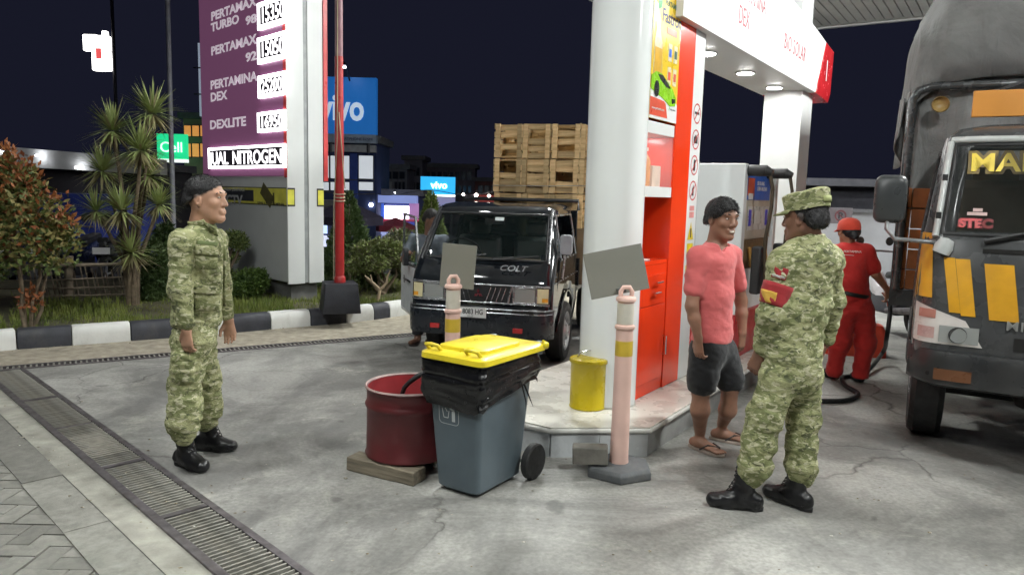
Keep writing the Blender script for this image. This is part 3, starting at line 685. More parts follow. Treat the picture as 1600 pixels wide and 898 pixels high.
def bin_wheel(x):
    m_ = Matrix.Translation((x,   .455, .106)) @ Matrix.Rotation(PI / 2, 4, 'Y')
    mb = MB(); mb.lathe([(.066, -.022), (.098, -.024), (.106, -.016), (.106, .016), (.098, .024), (.066, .022)], 36, m_); wh = mb.build('wheel', m_tyre, bn, smooth=40)
    mb = MB(); mb.lathe([(.0, -.006), (.064, -.006), (.064, .006), (.0, .006)], 30, m_); mb.build('wheel_disc', M('bin_wheel_disc', (.013, .013, .014), .4), wh, smooth=40)
    mb = MB()
    for k in range(6): mb.box(.016, .064, -.008, .008, -.014, .014, m_ @ Matrix.Rotation(k * PI / 3, 4, 'Z'))
    mb.lathe([(.0, -.018), (.02, -.016), (.02, .016), (0, .018)], 14, m_)
    mb.build('wheel_spokes', M('bin_spokes', (.075, .077, .08), .45), wh, bevel=.003)
bin_wheel(.068); bin_wheel(-.345)
# ---- cut oil drum on a timber baulk
m_drum = M('drum_maroon_paint', (.10, .016, .018), .4, var=.25, scale=4, bump=.15, dirt=.5, dcol=(.07, .045, .035))
m_drin = M('drum_inner_red', (.30, .03, .035), .5, var=.3, scale=5, dirt=.6, dcol=(.07, .03, .03))
dc = G(629, 728, .085)[:2]; dc = dc + np.array([0.0, .25])
dm_ = empty('oil_drum', (dc[0], dc[1], .087), 0, 'open maroon steel drum resting on a timber baulk', 'drum', scale=(1.08, 1.08, 1))
mb = MB(); mb.lathe([(.222, 0), (.240, .004), (.243, .012), (.235, .022), (.233, .15), (.233, .285), (.238, .295), (.243, .31), (.238, .325), (.233, .335), (.233, .40), (.236, .404), (.243, .412), (.238, .42), (.228, .414)], 64, cap=False); mb.build('drum_shell', m_drum, dm_, smooth=60)
mb = MB(); mb.lathe([(.228, .412), (.226, .10), (.0, .095)], 64, cap=False); mb.build('drum_inside', m_drin, dm_, smooth=60)
mb = MB(); mb.lathe([(.231, .414), (.238, .426), (.243, .416)], 64, cap=False); mb.build('worn_rim', M('worn_rim', (.42, .30, .28), .5, var=.4, scale=9), dm_, smooth=60)
tb_a, tb_b = G(541, 734)[:2], G(646, 760)[:2]
ta = math.atan2(tb_b[1] - tb_a[1], tb_b[0] - tb_a[0]); tl_ = np.linalg.norm(tb_b - tb_a)
mb = MB(); rings = []
for i in range(9):
    x = tl_ * i / 8; rings.append([(x, -.002 + random.uniform(-.004, .004), .001), (x, .125 + random.uniform(-.004, .004), .001), (x, .122, .084 + random.uniform(-.004, .003)), (x, .0 + random.uniform(-.004, .004), .083 + random.uniform(-.005, .003))])
mb.loft(rings)
m_wood = (lambda t: t.bsdf(t.mix(t.ramp(t.noise(3, 6, .6, stretch=(.6, 9, 9)), ((.35, 0.0), (.65, 1.0))), (.10, .085, .062), (.25, .21, .15)), .85, 0, bump=t.noise(8, 5, .6, stretch=(.6, 9, 9)), bstr=.6, bdist=.01))(NT('weathered_timber'))
tag(mb.build('timber_baulk', m_wood, loc=(tb_a[0], tb_a[1], 0), rot=(0, 0, ta), bevel=.006), 'weathered grey timber baulk under the maroon drum', 'timber')
mb = MB(); mb.box(0, .30, 0, .1, 0.001, .0855); tag(mb.build('timber_baulk', m_wood, loc=(dc[0] - .12, dc[1] + .12, 0), rot=(0, 0, ta), bevel=.006), 'short timber baulk hidden behind under the maroon drum', 'timber')
mb = MB(); mb.tube([(dc[0] - .12, dc[1] - .02, .20), (dc[0] - .02, dc[1] - .07, .50), (dc[0] + .01, dc[1] - .08, .535), (dc[0] + .06, dc[1] - .08, .575), (dc[0] + .115, dc[1] - .08, .60)], [.014, .014, .014, .016, .015], 10)
tag(mb.build('rubber_pipe', m_blk, smooth=60), 'bent black rubber pipe sticking out of the maroon drum', 'pipe')
mb = MB(); mb.lathe([(0, 0), (.035, 0), (.035, .16), (.015, .19), (.015, .21), (0, .21)], 14, Matrix.Translation((dc[0] - .05, dc[1] + .05, .28)) @ Matrix.Rotation(1.2, 4, 'Y')); tag(mb.build('oil_can', M('dull_white_plastic', (.6, .6, .56), .5), smooth=50), 'dull white bottle lying inside the maroon drum', 'bottle')
# ---- delineator posts with blank boards
m_post = M('faded_pink_plastic', (.74, .49, .42), .5, var=.08, scale=5, dirt=.25, dcol=(.45, .36, .3))
m_ban = M('reflective_yellow', (.62, .43, .05), .35, var=.15, scale=9)
m_pale = M('faded_white_band', (.62, .58, .50), .45, var=.1, scale=9, dirt=.3, dcol=(.4, .36, .3))
m_rub = M('rubber_base', (.10, .105, .11), .6, var=.25, scale=8, bump=.3, dirt=.5, dcol=(.22, .21, .19))
m_board = M('grey_sheet_board', (.21, .205, .175), .45, var=.06, scale=3)
def post(loc, label, rz, h=1.08):
    t = empty('delineator_post', loc, rz, label, 'post', 'pink delineator posts')
    mb = MB(); hexa = [(math.cos(a) * .215 * (1.0 if k % 2 else .98), math.sin(a) * .205) for k, a in enumerate(np.arange(6) * PI / 3 + .35)]
    mb.loft([[(x, y, .002) for x, y in hexa], [(x, y, .045) for x, y in hexa], [(x * .9, y * .9, .065) for x, y in hexa], [(x * .4, y * .4, .072) for x, y in hexa]]); mb.build('base', m_rub, t, bevel=.006)
    mb = MB(); mb.lathe([(.058, .07), (.056, .10), (.052, .5), (.051, h - .20), (.058, h - .195), (.060, h - .185), (.058, h - .175), (.0485, h - .17), (.0485, h - .035), (.058, h - .03), (.06, h - .015), (.052, h - .004), (.02, h)], 32); mb.build('tube', m_post, t, smooth=50)
    mb = MB(); mb.lathe([(.0525, .725), (.0522, .815)], 32); mb.build('yellow_band', m_ban, t, smooth=50)
    mb = MB(); mb.lathe([(.0493, h - .165), (.0493, h - .042)], 32); mb.build('pale_band', m_pale, t, smooth=50)
    mb = MB(); mb.tube([(-.032, 0, h - .01), (-.034, 0, h + .025), (-.018, 0, h + .05), (.018, 0, h + .05), (.034, 0, h + .025), (.032, 0, h - .01)], .014, 10); mb.build('grip', m_post, t, smooth=60)
    return t
pr = G(966, 738)[:2]
post((pr[0], pr[1], 0), 'pink delineator post with heavy dark base before the white column', .1)
pl_ = D(708, 470, 4.9)
post((pl_[0], 4.9, 0), 'pink delineator post behind the grey wheelie bin, in front of the van', .4, 1.05)
def board(loc, w_, h_, rx, ry, rz, label):
    mb = MB(); mb.box(-w_ / 2, w_ / 2, -.005, .005, -h_ / 2, h_ / 2); o = mb.build('blank_board', m_board, loc=loc, rot=(rx, ry, rz), bevel=.002); mk = MB(); mk.cbox((.0, -.03, -h_ * .42), (.05, .05, .03)); mk.build('clamp', m_rub, o, bevel=.004); return tag(o, label, 'board', 'blank boards fixed on the delineator posts')
bc = D(963, 424, pr[1] + .09); board(bc, .36, .275, R(-8), R(-11.5), R(8), 'tilted blank grey board on the post before the white column')
bc = D(716, 416, 5.0); board(bc, .235, .30, R(0), R(4), R(-3), 'upright blank grey board on the post in front of the van')
# grey brick lying on the right post's base
bb = G(920, 724, .072)
mb = MB(); mb.box(-.105, .105, -.05, .05, 0, .105); tag(mb.build('grey_brick', M('grey_block', (.16, .15, .13), .85, var=.3, scale=10, bump=.5), loc=(bb[0] + .01, bb[1] + .02, .073), rot=(0, R(-2), R(-6)), bevel=.008), 'rough grey concrete brick lying on the post base', 'brick')
# yellow metal can with lid on the island
cy = G(922, 641, .2)
ca = empty('metal_can', (cy[0] - .01, cy[1] + .10, .199), .3, 'yellow metal can with wire handle at the foot of the column', 'can')
m_cany = M('can_yellow_paint', (.50, .38, .012), .28, var=.12, scale=4, dirt=.4, dcol=(.22, .15, .02))
mb = MB(); mb.lathe([(.0, .0), (.122, 0), (.128, .006), (.124, .014), (.124, .31), (.129, .318), (.124, .325)], 48); mb.build('can_body', m_cany, ca, smooth=45)
mb = MB(); mb.lathe([(.132, .318), (.135, .326), (.132, .345), (.10, .352), (.0, .356)], 48); mb.build('lid', m_cany, ca, smooth=45)
mb = MB(); mb.tube([(.085 * math.cos(a), 0, .35 + .05 * math.sin(a)) for a in np.linspace(0, PI, 14)], .004, 6); mb.build('wire_handle', MATS['chrome'], ca)
# ================================================================ vehicles
CH_ = MATS['chrome']
m_vblack = M('van_black_paint', (.012, .015, .019), .10, var=.2, scale=3, Coat_Weight=.6, Coat_Roughness=.04)
m_vtrim = M('van_trim_plastic', (.022, .024, .027), .4, var=.2)
m_vsilver = M('silver_trim', (.42, .43, .45), .25, .85, var=.08)
m_int = M('cab_interior', (.055, .055, .058), .7, var=.2)
m_seat = M('seat_vinyl', (.07, .09, .085), .5, var=.2)
m_wind = glass('windscreen_glass', (.012, .022, .022), .30, .015)
m_lampg = glass('lamp_glass', (.55, .57, .55), .45, .08)
m_amber = M('amber_lens', (.75, .34, .04), .2)
m_cream = M('cream_lens', (.70, .62, .38), .25)
m_refl = M('lamp_reflector', (.6, .6, .58), .2, .9)
m_hub = M('steel_wheel', (.55, .56, .57), .33, .7, var=.1, dirt=.3, dcol=(.2, .19, .18))
m_redl = M('red_reflector', (.45, .03, .03), .25)
def wheel(name, par, c, r_, w_, axis='X', hub=.62, dish=.03, holes=8, side=1):
    m_ = Matrix.Translation(c) @ Matrix.Rotation(PI / 2, 4, 'Y')
    mb = MB(); mb.lathe([(r_ * hub, -w_ * .42), (r_ * .8, -w_ * .5), (r_ * .93, -w_ * .47), (r_, -w_ * .32), (r_, w_ * .32), (r_ * .93, w_ * .47), (r_ * .8, w_ * .5), (r_ * hub, w_ * .42)], 44, m_, cap=False); wt_ = mb.build(name, m_tyre, par, smooth=35)
    mb = MB(); s_ = side
    mb.lathe([(r_ * hub, s_ * w_ * .43), (r_ * (hub - .03), s_ * w_ * .46), (r_ * (hub - .09), s_ * w_ * .36), (r_ * (hub - .15), s_ * (w_ * .36 - dish)), (r_ * .32, s_ * (w_ * .40 - dish * .3)), (r_ * .24, s_ * w_ * .46), (r_ * .2, s_ * w_ * .5), (0, s_ * w_ * .5)], 44, m_, cap=False); rm = mb.build('rim', m_hub, wt_, smooth=35)
    mb = MB()
    for k in range(holes):
        a = 2 * PI * k / holes; mb.lathe([(r_ * .075, s_ * (w_ * .44 - dish * .45)), (0, s_ * (w_ * .445 - dish * .45))], 10, m_ @ Matrix.Translation((math.cos(a) * r_ * .44, math.sin(a) * r_ * .44, 0)))
    mb.build('rim_hole', m_pit, rm)
    for k in range(5):
        a = 2 * PI * k / 5; mb = MB(); mb.lathe([(r_ * .03, s_ * w_ * .44), (r_ * .03, s_ * w_ * .5), (0, s_ * w_ * .5)], 6, m_ @ Matrix.Translation((math.cos(a) * r_ * .26, math.sin(a) * r_ * .26, 0))); mb.build('wheel_nut', CH_, rm)
    return wt_
# cab surfaces are lofted from level outlines; a grid cell can be left open for a window
class Cab:
    """levels: (z, y_front, y_back, half_width, corner_radius, bow)"""
    def __init__(s, levels): s.L = levels; s.Z = [l[0] for l in levels]
    def at(s, z): return [np.interp(z, s.Z, [l[k] for l in s.L]) for k in range(1, 6)]
    def front(s, x, z, off=0.0):
        """point on the front skin at lateral x, height z"""
        yf, yb, hw, cr, bow = s.at(z); ax = abs(x); y = yf + bow * (x / hw) ** 2
        if ax > hw - cr:
            t = min((ax - (hw - cr)) / cr, 1); y = yf + bow * ((hw - cr) / hw) ** 2 + cr * (1 - math.sqrt(max(1 - t * t, 0)))
        return (x, y - off, z)
    def side(s, y, z, sg=1, off=0.0): return (sg * (s.at(z)[2] + off), y, z)
    def loop(s, z, xs, ys):
        yf, yb, hw, cr, bow = s.at(z); k = 6
        yc = s.front(hw - cr, z)[1]
        pts = [s.front(hw * 0 + x * (hw - cr), z) for x in xs]                                   # -1..1 across the front
        arc = [((hw - cr) + cr * math.sin(a), yc + cr * (1 - math.cos(a)), z) for a in np.linspace(0, PI / 2, k + 1)[1:]]
        sd = [(hw, yc + cr + (yb - yc - cr) * t, z) for t in ys]
        return pts, arc, sd
def cab_shell(cab, zs, xs, ys, mat, par, open_front=None, open_side=None, name='cab_shell', thick=.03):
    mb = MB(); rows = []
    for z in zs:
        p, a, sd = cab.loop(z, xs, ys); left = [(-q[0], q[1], q[2]) for q in (a + sd)][::-1]
        rows.append(left + p + a + sd)
    n = len(rows[0]); nl = len(a + sd); nf = len(p); na_ = len(a)
    vs = [q for r_ in rows for q in r_]; fs = []
    for i in range(len(zs) - 1):
        zm = (zs[i] + zs[i + 1]) / 2
        for j in range(n - 1):
            A, Bq = rows[i][j], rows[i][j + 1]
            region = 'front' if nl <= j < nl + nf - 1 else ('arc' if (nl + nf - 1 <= j < nl + nf - 1 + na_) or (nl - na_ <= j < nl) else 'side')
            xm, ym = (A[0] + Bq[0]) / 2, (A[1] + Bq[1]) / 2
            if region == 'front' and open_front and open_front(xm, zm): continue
            if region == 'side' and open_side and open_side(xm, ym, zm): continue
            fs.append((i * n + j, i * n + j + 1, (i + 1) * n + j + 1, (i + 1) * n + j))
    mb.add(vs, fs)
    top = len(zs) - 1; mb.f.append(tuple(top * n + j for j in range(n))); mb.mi.append(0)
    o = mb.build(name, mat, par, smooth=30); solid(o, thick, -1); return o
def quad_on(cab, name, mat, par, x0, x1, z0, z1, off=.004, nu=8, nv=4, thick=0.0, sk0=0.0, sk1=0.0, smooth=True):
    """panel following the front skin"""
    mb = MB(); mb.grid(lambda u, v: cab.front((x0 + sk0 * v) + ((x1 + sk1 * v) - (x0 + sk0 * v)) * u, z0 + (z1 - z0) * v, off), nu, nv); o = mb.build(name, mat, par, smooth=smooth)
    if thick: solid(o, thick, 0)
    return o
def frame_on(cab, name, mat, par, x0, x1, z0, z1, r_=.012, off=.006, sk=0.0, close=True):
    mb = MB(); pts = []
    for (a, b, c, d_) in ((x0, z0, x1, z0), (x1, z0, x1 - sk, z1), (x1 - sk, z1, x0 + sk, z1), (x0 + sk, z1, x0, z0)):
        for t in np.linspace(0, 1, 9)[:-1]: pts.append(cab.front(a + (c - a) * t, b + (d_ - b) * t, off))
    pts.append(pts[0]); mb.tube(pts, r_, 6, False); return mb.build(name, mat, par, smooth=60)
# ---------------------------------------------------------------- black pickup van
VA = R(-14)
vw_ = np.array(G(901, 563)[:2]); vx, vy = np.array([math.cos(VA), math.sin(VA)]), np.array([-math.sin(VA), math.cos(VA)])
HW = .69
vo = vw_ - vx * (HW - .06 + .19) - vy * .80                      # origin: centre of the nose on the ground
van = empty('pickup_van', (vo[0], vo[1], 0), VA, 'black pickup van loaded with wooden crates, its driver door open', 'van')
VC = Cab([(.34, .03, 1.45, .66, .10, .03), (.56, -.02, 1.45, HW, .10, .035), (.62, .02, 1.45, HW, .09, .03), (.83, .03, 1.45, HW, .08, .03), (.90, .06, 1.45, HW, .09, .03), (1.04, .16, 1.45, .685, .10, .03), (1.10, .20, 1.45, .68, .10, .03), (1.30, .35, 1.45, .645, .09, .03), (1.46, .475, 1.45, .615, .08, .03), (1.515, .53, 1.45, .60, .08, .03), (1.545, .60, 1.44, .57, .10, .03), (1.565, .72, 1.40, .50, .12, .02)])
ZS = [.34, .45, .56, .62, .72, .83, .90, 1.04, 1.10, 1.30, 1.46, 1.515, 1.545, 1.565]
xs = [-1, -.93, -.6, -.3, 0, .3, .6, .93, 1]
ys = [0.0, .10, .20, .40, .62, .86, 1.0]
def vopen_s(x, y, z):
    if z > 1.04 and z < 1.46 and .42 < y < 1.30: return True
    if x < 0 and .36 < z < 1.50 and .30 < y < 1.30: return True      # driver's door stands open
    dy = (y - .80) / .40; dz_ = (z - .30) / .42
    return dy * dy + dz_ * dz_ < 1
cab_shell(VC, ZS, xs, [0, .08, .16, .28, .40, .52, .64, .76, .88, 1.0], m_vblack, van, lambda x, z: abs(x) < .56 and 1.04 < z < 1.46, vopen_s, thick=.025)
quad_on(VC, 'windscreen', m_wind, van, -.585, .585, 1.05, 1.455, .004, 14, 6, sk0=.05, sk1=-.05)
frame_on(VC, 'windscreen_seal', m_vtrim, van, -.595, .595, 1.045, 1.462, .011, .002, .05)
for sg in (-1, 1):
    mb = MB(); mb.tube([VC.front(sg * (.625 - .055 * t), 1.02 + .49 * t, .006) for t in np.linspace(0, 1, 7)], .016, 8); mb.build('windscreen_pillar', m_vsilver if sg > 0 else m_vtrim, van, smooth=60)
quad_on(VC, 'inspection_sticker', M('sticker_pale', (.6, .66, .66), .4), van, .03, .12, 1.40, 1.432, .008, 2, 1)
# nose: grille band, lamps, bumper
quad_on(VC, 'nose_panel', m_vtrim, van, -.60, .60, .655, .815, .004, 12, 2)
for z in (.655, .822):
    mb = MB(); mb.tube([VC.front(x, z, .010) for x in np.linspace(-.665, .665, 19)], .011, 8); mb.build('grille_trim', m_vsilver, van, smooth=60)
for i, x in enumerate(np.arange(-.24, .26, .048)):
    if abs(x) < .075: continue
    sg = 1 if x < 0 else -1
    mb = MB(); mb.tube([VC.front(x + .022 * sg, .668, .012), VC.front(x - .022 * sg, .80, .012)], .0045, 6); mb.build('grille_bar', m_vsilver, van)
for sg in (-1, 1):
    mb = MB(); mb.tube([VC.front(sg * .285, .66, .012), VC.front(sg * .315, .815, .012)], .012, 8); mb.build('grille_trim', m_vsilver, van, smooth=60)
# three-diamond badge
m_badge = M('badge_red', (.30, .06, .08), .25, .6)
for k in range(3):
    a = PI / 2 + k * 2 * PI / 3; c_, s_ = math.cos(a), math.sin(a); mb = MB(); L = .040
    p = [(0, 0), (c_ * L * .58 - s_ * L * .33, s_ * L * .58 + c_ * L * .33), (c_ * L * 1.16, s_ * L * 1.16), (c_ * L * .58 + s_ * L * .33, s_ * L * .58 - c_ * L * .33)]
    mb.loft([[VC.front(x, .737 + z, .010) for x, z in p], [VC.front(x, .737 + z, .024) for x, z in p]]); mb.build('badge_diamond', m_badge, van)
for sg in (-1, 1):
    x0, x1 = sorted((sg * .345, sg * .535)); hl = quad_on(VC, 'headlight_bowl', m_refl, van, x0, x1, .675, .80, .006, 4, 3)
    quad_on(VC, 'headlight_glass', m_lampg, hl, x0, x1, .675, .80, .022, 5, 3)
    frame_on(VC, 'headlight_bezel', m_vsilver, van, x0 - .012, x1 + .012, .667, .808, .010, .012)
    x0, x1 = sorted((sg * .548, sg * .655)); il = quad_on(VC, 'indicator', m_cream, van, x0, x1, .672, .805, .012, 6, 3)
    x0, x1 = sorted((sg * .60, sg * .652)); quad_on(VC, 'indicator_bulb', m_amber, il, x0, x1, .685, .72, .016, 3, 2)
mb = MB(); rings = []
for x in np.linspace(-1, 1, 25):
    hx = x * .70; e = max(0, abs(x) - .86) / .14; yb_ = VC.front(max(-.66, min(.66, hx)), .5)[1]
    y0 = -.055 + .035 * x * x + .10 * e * e
    rings.append([(hx, y0 + .015, .34), (hx, y0, .37), (hx, y0 - .008, .56), (hx, y0 + .01, .60), (hx, y0 + .07, .605), (hx, y0 + .07, .34)])
mb.loft(rings); bp = mb.build('bumper', M('bumper_dark', (.016, .019, .024), .28, var=.25, scale=5), van, smooth=40)
for z in (.575, .61):
    mb = MB(); mb.tube([(x * .69, -.066 + .035 * x * x + .10 * (max(0, abs(x) - .86) / .14) ** 2, z) for x in np.linspace(-1, 1, 25)], .006, 6); mb.build('bumper_strip', m_vsilver, bp)
for x in (.40, -.40):
    mb = MB(); mb.box(x - .045, x + .045, -.066, -.045, .40, .445); mb.build('bumper_reflector', m_redl, bp, bevel=.004)
for x in (.16, .44):
    mb = MB(); mb.box(x - .10, x + .10, -.061, -.045, .585, .603); mb.build('bumper_slot', m_pit, bp)
pl = MB(); pl.box(-.185, .105, -.083, -.075, .520, .620); plate = pl.build('number_plate', M('plate_white', (.72, .73, .72), .35, var=.03), van, bevel=.003)
plate.location = (.0, 0, 0)
m_ink = M('plate_ink', (.02, .02, .022), .5)
text('plate_number', 'D 8083 HG', .066, m_ink, plate, (-.175, -.084, .557), (PI / 2, 0, 0), .001, bold=.0012, sx=.80)
text('plate_date', '10.27', .026, m_ink, plate, (-.075, -.084, .528), (PI / 2, 0, 0), .001)
for p0, p1 in (((-.181, .524), (.101, .524)), ((-.181, .616), (.101, .616))):
    mb = MB(); mb.box(p0[0], p1[0], -.0845, -.083, p0[1] - .0015, p0[1] + .0015); mb.build('plate_border', m_ink, plate)
text('nose_badge', 'COLT', .085, m_vsilver, van, (.18, .055, .955), (PI / 2 - R(35), 0, 0), .003, bold=.001, shear=.25, sx=1.15)
for sg, x in ((1, .10), (-1, -.40)):
    mb = MB(); mb.tube([VC.front(x, 1.045, .03), VC.front(x + .16, 1.06, .035), VC.front(x + .42, 1.085, .02)], [.012, .007, .005], 6); mb.build('wiper_arm', m_vtrim, van)
    mb = MB(); mb.tube([VC.front(x - .02, 1.06, .018), VC.front(x + .42, 1.09, .012)], .006, 6); mb.build('wiper_blade', m_vtrim, van)
mb = MB(); mb.tube([VC.side(.36, .88, 1, .03), VC.side(.34, 1.0, 1, .05), VC.side(.33, 1.10, 1, .06)], .012, 8); mb.build('mirror_arm', m_vsilver, van, smooth=60)
mb = MB(); mb.loft([[VC.side(.33, 1.19, 1, .075)[0] + dx for dx in ()] for _ in ()] or [[(.755 + dx, .30 + dy, 1.20 + z) for dx, z in rrect(.115, .185, .03, 4)] for dy in (0, .05)]); mb.build('side_mirror', M('mirror_shell', (.33, .35, .38), .4), van, bevel=.008)
# near side: window frame, glass, door handle, crease lines
mb = MB(); mb.grid(lambda u, v: VC.side(.44 + .84 * u, 1.05 + .20 * v, 1, -.010), 4, 3); mb.build('side_glass', m_wind, van)
mb = MB(); mb.tube([VC.side(.42, 1.045, 1, .003), VC.side(1.30, 1.045, 1, .003)], .010, 6); mb.tube([VC.side(.44, 1.045, 1, .003), VC.side(.47, 1.46, 1, .003), VC.side(1.30, 1.46, 1, .003), VC.side(1.30, 1.045, 1, .003)], .010, 6); mb.build('window_frame', m_vsilver, van)
mb = MB(); mb.tube([VC.side(.30, .37, 1, .002), VC.side(.30, .86, 1, .002), VC.side(.42, 1.04, 1, .002)], .004, 5); mb.tube([VC.side(1.31, .37, 1, .002), VC.side(1.31, 1.04, 1, .002)], .004, 5); mb.build('door_gap', m_pit, van)
mb = MB(); mb.tube([VC.side(.16, .845, 1, .003), VC.side(1.44, .845, 1, .003)], .006, 5); mb.build('side_crease', m_vsilver, van)
wheel('wheel', van, (HW - .07, .80, .30), .30, .19, hub=.66, side=1); wheel('wheel', van, (-HW + .07, .80, .30), .30, .19, hub=.66, side=-1)
wheel('wheel', van, (HW - .07, 2.75, .30), .30, .19, hub=.66, side=1); wheel('wheel', van, (-HW + .07, 2.75, .30), .30, .19, hub=.66, side=-1)
# wheel arch lip
mb = MB(); mb.tube([VC.side(.80 + .385 * math.cos(a), .31 + .40 * math.sin(a), 1, .004) for a in np.linspace(.1, PI - .1, 20)], .012, 6); mb.build('arch_lip', m_vblack, van, smooth=60)
# inside the cab
mb = MB(); mb.box(-.60, .60, .30, .60, .86, 1.03); mb.build('dashboard', M('dash_tan', (.20, .17, .12), .7), van, bevel=.03)
mb = MB(); mb.box(-.62, .62, .20, 1.42, .42, .46); mb.build('cab_floor', m_int, van)
mb = MB(); mb.box(-.60, .60, .60, 1.05, .62, .74); mb.build('seat_cushion', m_seat, van, bevel=.04)
for x in (-.32, .30):
    mb = MB(); mb.box(x - .24, x + .24, 1.06, 1.18, .70, 1.22, ); mb.build('seat_back', m_seat, van, bevel=.05)
    mb = MB(); mb.box(x - .12, x + .12, 1.07, 1.16, 1.23, 1.38); mb.build('head_rest', m_seat, van, bevel=.04)
mb = MB(); tor = Matrix.Translation((-.33, .60, 1.08)) @ Matrix.Rotation(R(-50), 4, 'X')
mb.tube([tor @ Vector((.17 * math.cos(a), .17 * math.sin(a), 0)) for a in np.linspace(0, 2 * PI, 25)], .012, 6, False); mb.tube([tor @ Vector((-.17, 0, 0)), tor @ Vector((0, 0, -.03)), tor @ Vector((.17, 0, 0))], .012, 6); mb.build('steering_wheel', m_vtrim, van)
mb = MB(); mb.tube([(0, .52, 1.46), (0, .53, 1.41)], .006, 6); mb.box(-.10, .10, .525, .545, 1.36, 1.415); mb.build('rear_view_mirror', m_vtrim, van)
# the open driver's door, swung forward
dg = MB(); m_door = M('door_white_lining', (.58, .60, .62), .4, var=.12, scale=5, dirt=.4, dcol=(.12, .12, .13))
dp = Vector((-HW - .005, .32, 0)); da = R(-57)
dmx = Matrix.Translation(dp) @ Matrix.Rotation(da, 4, 'Z') @ Matrix.Rotation(0, 4, 'Y')
door = MB(); door.box(-.84, 0, -.035, .015, .38, .94, dmx); dob = door.build('door', m_vblack, van, bevel=.015)
door = MB(); door.box(-.80, -.02, -.043, -.036, .42, .90, dmx); door.build('door_lining', m_door, dob, bevel=.004)
mb = MB(); mb.tube([dmx @ Vector(q) for q in ((-.01, -.01, .93), (-.20, -.01, 1.40), (-.80, -.01, 1.42), (-.83, -.01, .93))], .014, 6); mb.build('door_window_frame', m_vsilver, dob)
mb = MB(); mb.add([dmx @ Vector(q) for q in ((-.02, -.01, .94), (-.20, -.01, 1.39), (-.80, -.01, 1.41), (-.83, -.01, .94))], [(0, 1, 2, 3)]); mb.build('door_window', glass('green_side_glass', (.02, .10, .05), .28, .03), dob)
mb = MB(); mb.tube([dmx @ Vector(q) for q in ((-.45, -.05, .74), (-.45, -.075, .76), (-.25, -.075, .76), (-.25, -.05, .74))], .012, 6); mb.build('door_pull', m_vtrim, dob)
text('door_letter', 'R', .11, m_ink, dob, dmx @ Vector((-.64, -.0445, .70)), (PI / 2, 0, da), .001, bold=.004)
mb = MB(); mb.loft([[tuple(dmx @ Vector((-.28 + x, dy - .12, 1.0 + z))) for x, z in rrect(.11, .18, .03, 4)] for dy in (0, .05)]); mb.build('side_mirror', m_vtrim, dob, bevel=.006)
mb = MB(); mb.tube([dmx @ Vector((-.18, -.02, .93)), dmx @ Vector((-.26, -.09, .95))], .01, 6); mb.build('mirror_arm', m_vsilver, dob)
# load bed
mb = MB(); mb.box(-.68, .68, 1.50, 3.9, .62, .68); mb.build('load_bed', m_vtrim, van)
for nm, bxx in (('bed_side', (-.70, -.66, 1.50, 3.9, .68, .98)), ('bed_side', (.66, .70, 1.50, 3.9, .68, .98)), ('bed_headboard', (-.66, .66, 1.50, 1.54, .68, 1.50))):
    mb = MB(); mb.box(*bxx); mb.build(nm, m_vblack, van, bevel=.005)
mb = MB(); mb.tube([(-.66, 1.56, 1.50), (-.66, 1.56, 1.60), (.66, 1.56, 1.60), (.66, 1.56, 1.50)], .02, 8); mb.build('roof_rack_bar', m_vtrim, van, smooth=60)
# wooden crates: one built, the rest copied
def wood(name, a, b):
    t = NT(name); oi = t.n('ObjectInfo')
    c = t.mix(t.ramp(t.noise(5, 6, .6, stretch=(.7, 8, 8)), ((.35, 0.0), (.65, 1.0))), a, b)
    c = t.mix(1.0, c, t.ramp(oi.outputs['Random'], ((0, .6), (.5, 1.05), (1, 1.5))), 'MULTIPLY')
    c = t.mix(t.math('MULTIPLY', oi.outputs['Random'], .25), c, (.42, .22, .12))
    return t.bsdf(c, .75, 0, bump=t.noise(9, 4, .6, stretch=(.7, 8, 8)), bstr=.4, bdist=.006)
m_crate = wood('raw_pine', (.48, .33, .15), (.74, .56, .30))
CW, CD, CHh = .305, .46, .37
pieces = []
def cpiece(nm, d_): mb = MB(); mb.cbox((0, 0, 0), d_); return mb.mesh(nm, m_crate)
me_post, me_slat, me_sidesl = cpiece('corner_post', (.05, .035, CHh)), cpiece('slat', (CW - .01, .012, .062)), cpiece('side_slat', (.012, CD, .062))
rc = random.Random(5)
def crate(loc, rz, label, n_sl=5):
    t = empty('wooden_crate', loc, rz, label, 'crate', 'wooden crates stacked on the van')
    def add_(me, p, rx=0, ry=0, rz_=0):
        o = bpy.data.objects.new(me.name.split('.')[0], me); COL.objects.link(o); o.parent = t; o.location = p; o.rotation_euler = (rx, ry, rz_)
    for sx in (-1, 1):
        for sy in (-1, 1): add_(me_post, (sx * (CW / 2 - .028), sy * (CD / 2 - .02), CHh / 2))
    for i in range(n_sl):
        z = .035 + i * (CHh - .07) / (n_sl - 1)
        for sy in (-1, 1):
            if rc.random() < .16: continue
            add_(me_slat, (rc.uniform(-.004, .004), sy * (CD / 2 - .045) , z + rc.uniform(-.012, .012)), rc.uniform(-.05, .05), rc.uniform(-.06, .06))
        for sx in (-1, 1):
            add_(me_sidesl, (sx * (CW / 2 + .003), 0, z + rc.uniform(-.01, .01)), rc.uniform(-.03, .03), 0)
    for i in range(4): add_(me_slat, (0, -CD / 2 + .07 + i * .12, .012), PI / 2)
    for i in range(3): add_(me_slat, (0, -CD / 2 + .08 + i * .16, CHh - .012), PI / 2, rc.uniform(-.03, .03))
cname = ('leftmost', 'second', 'third', 'rightmost')
c0 = D(803, 220, 8.55)[:2]; s_c = float((c0 - vo) @ vy); x_c = float((c0 - vo) @ vx)
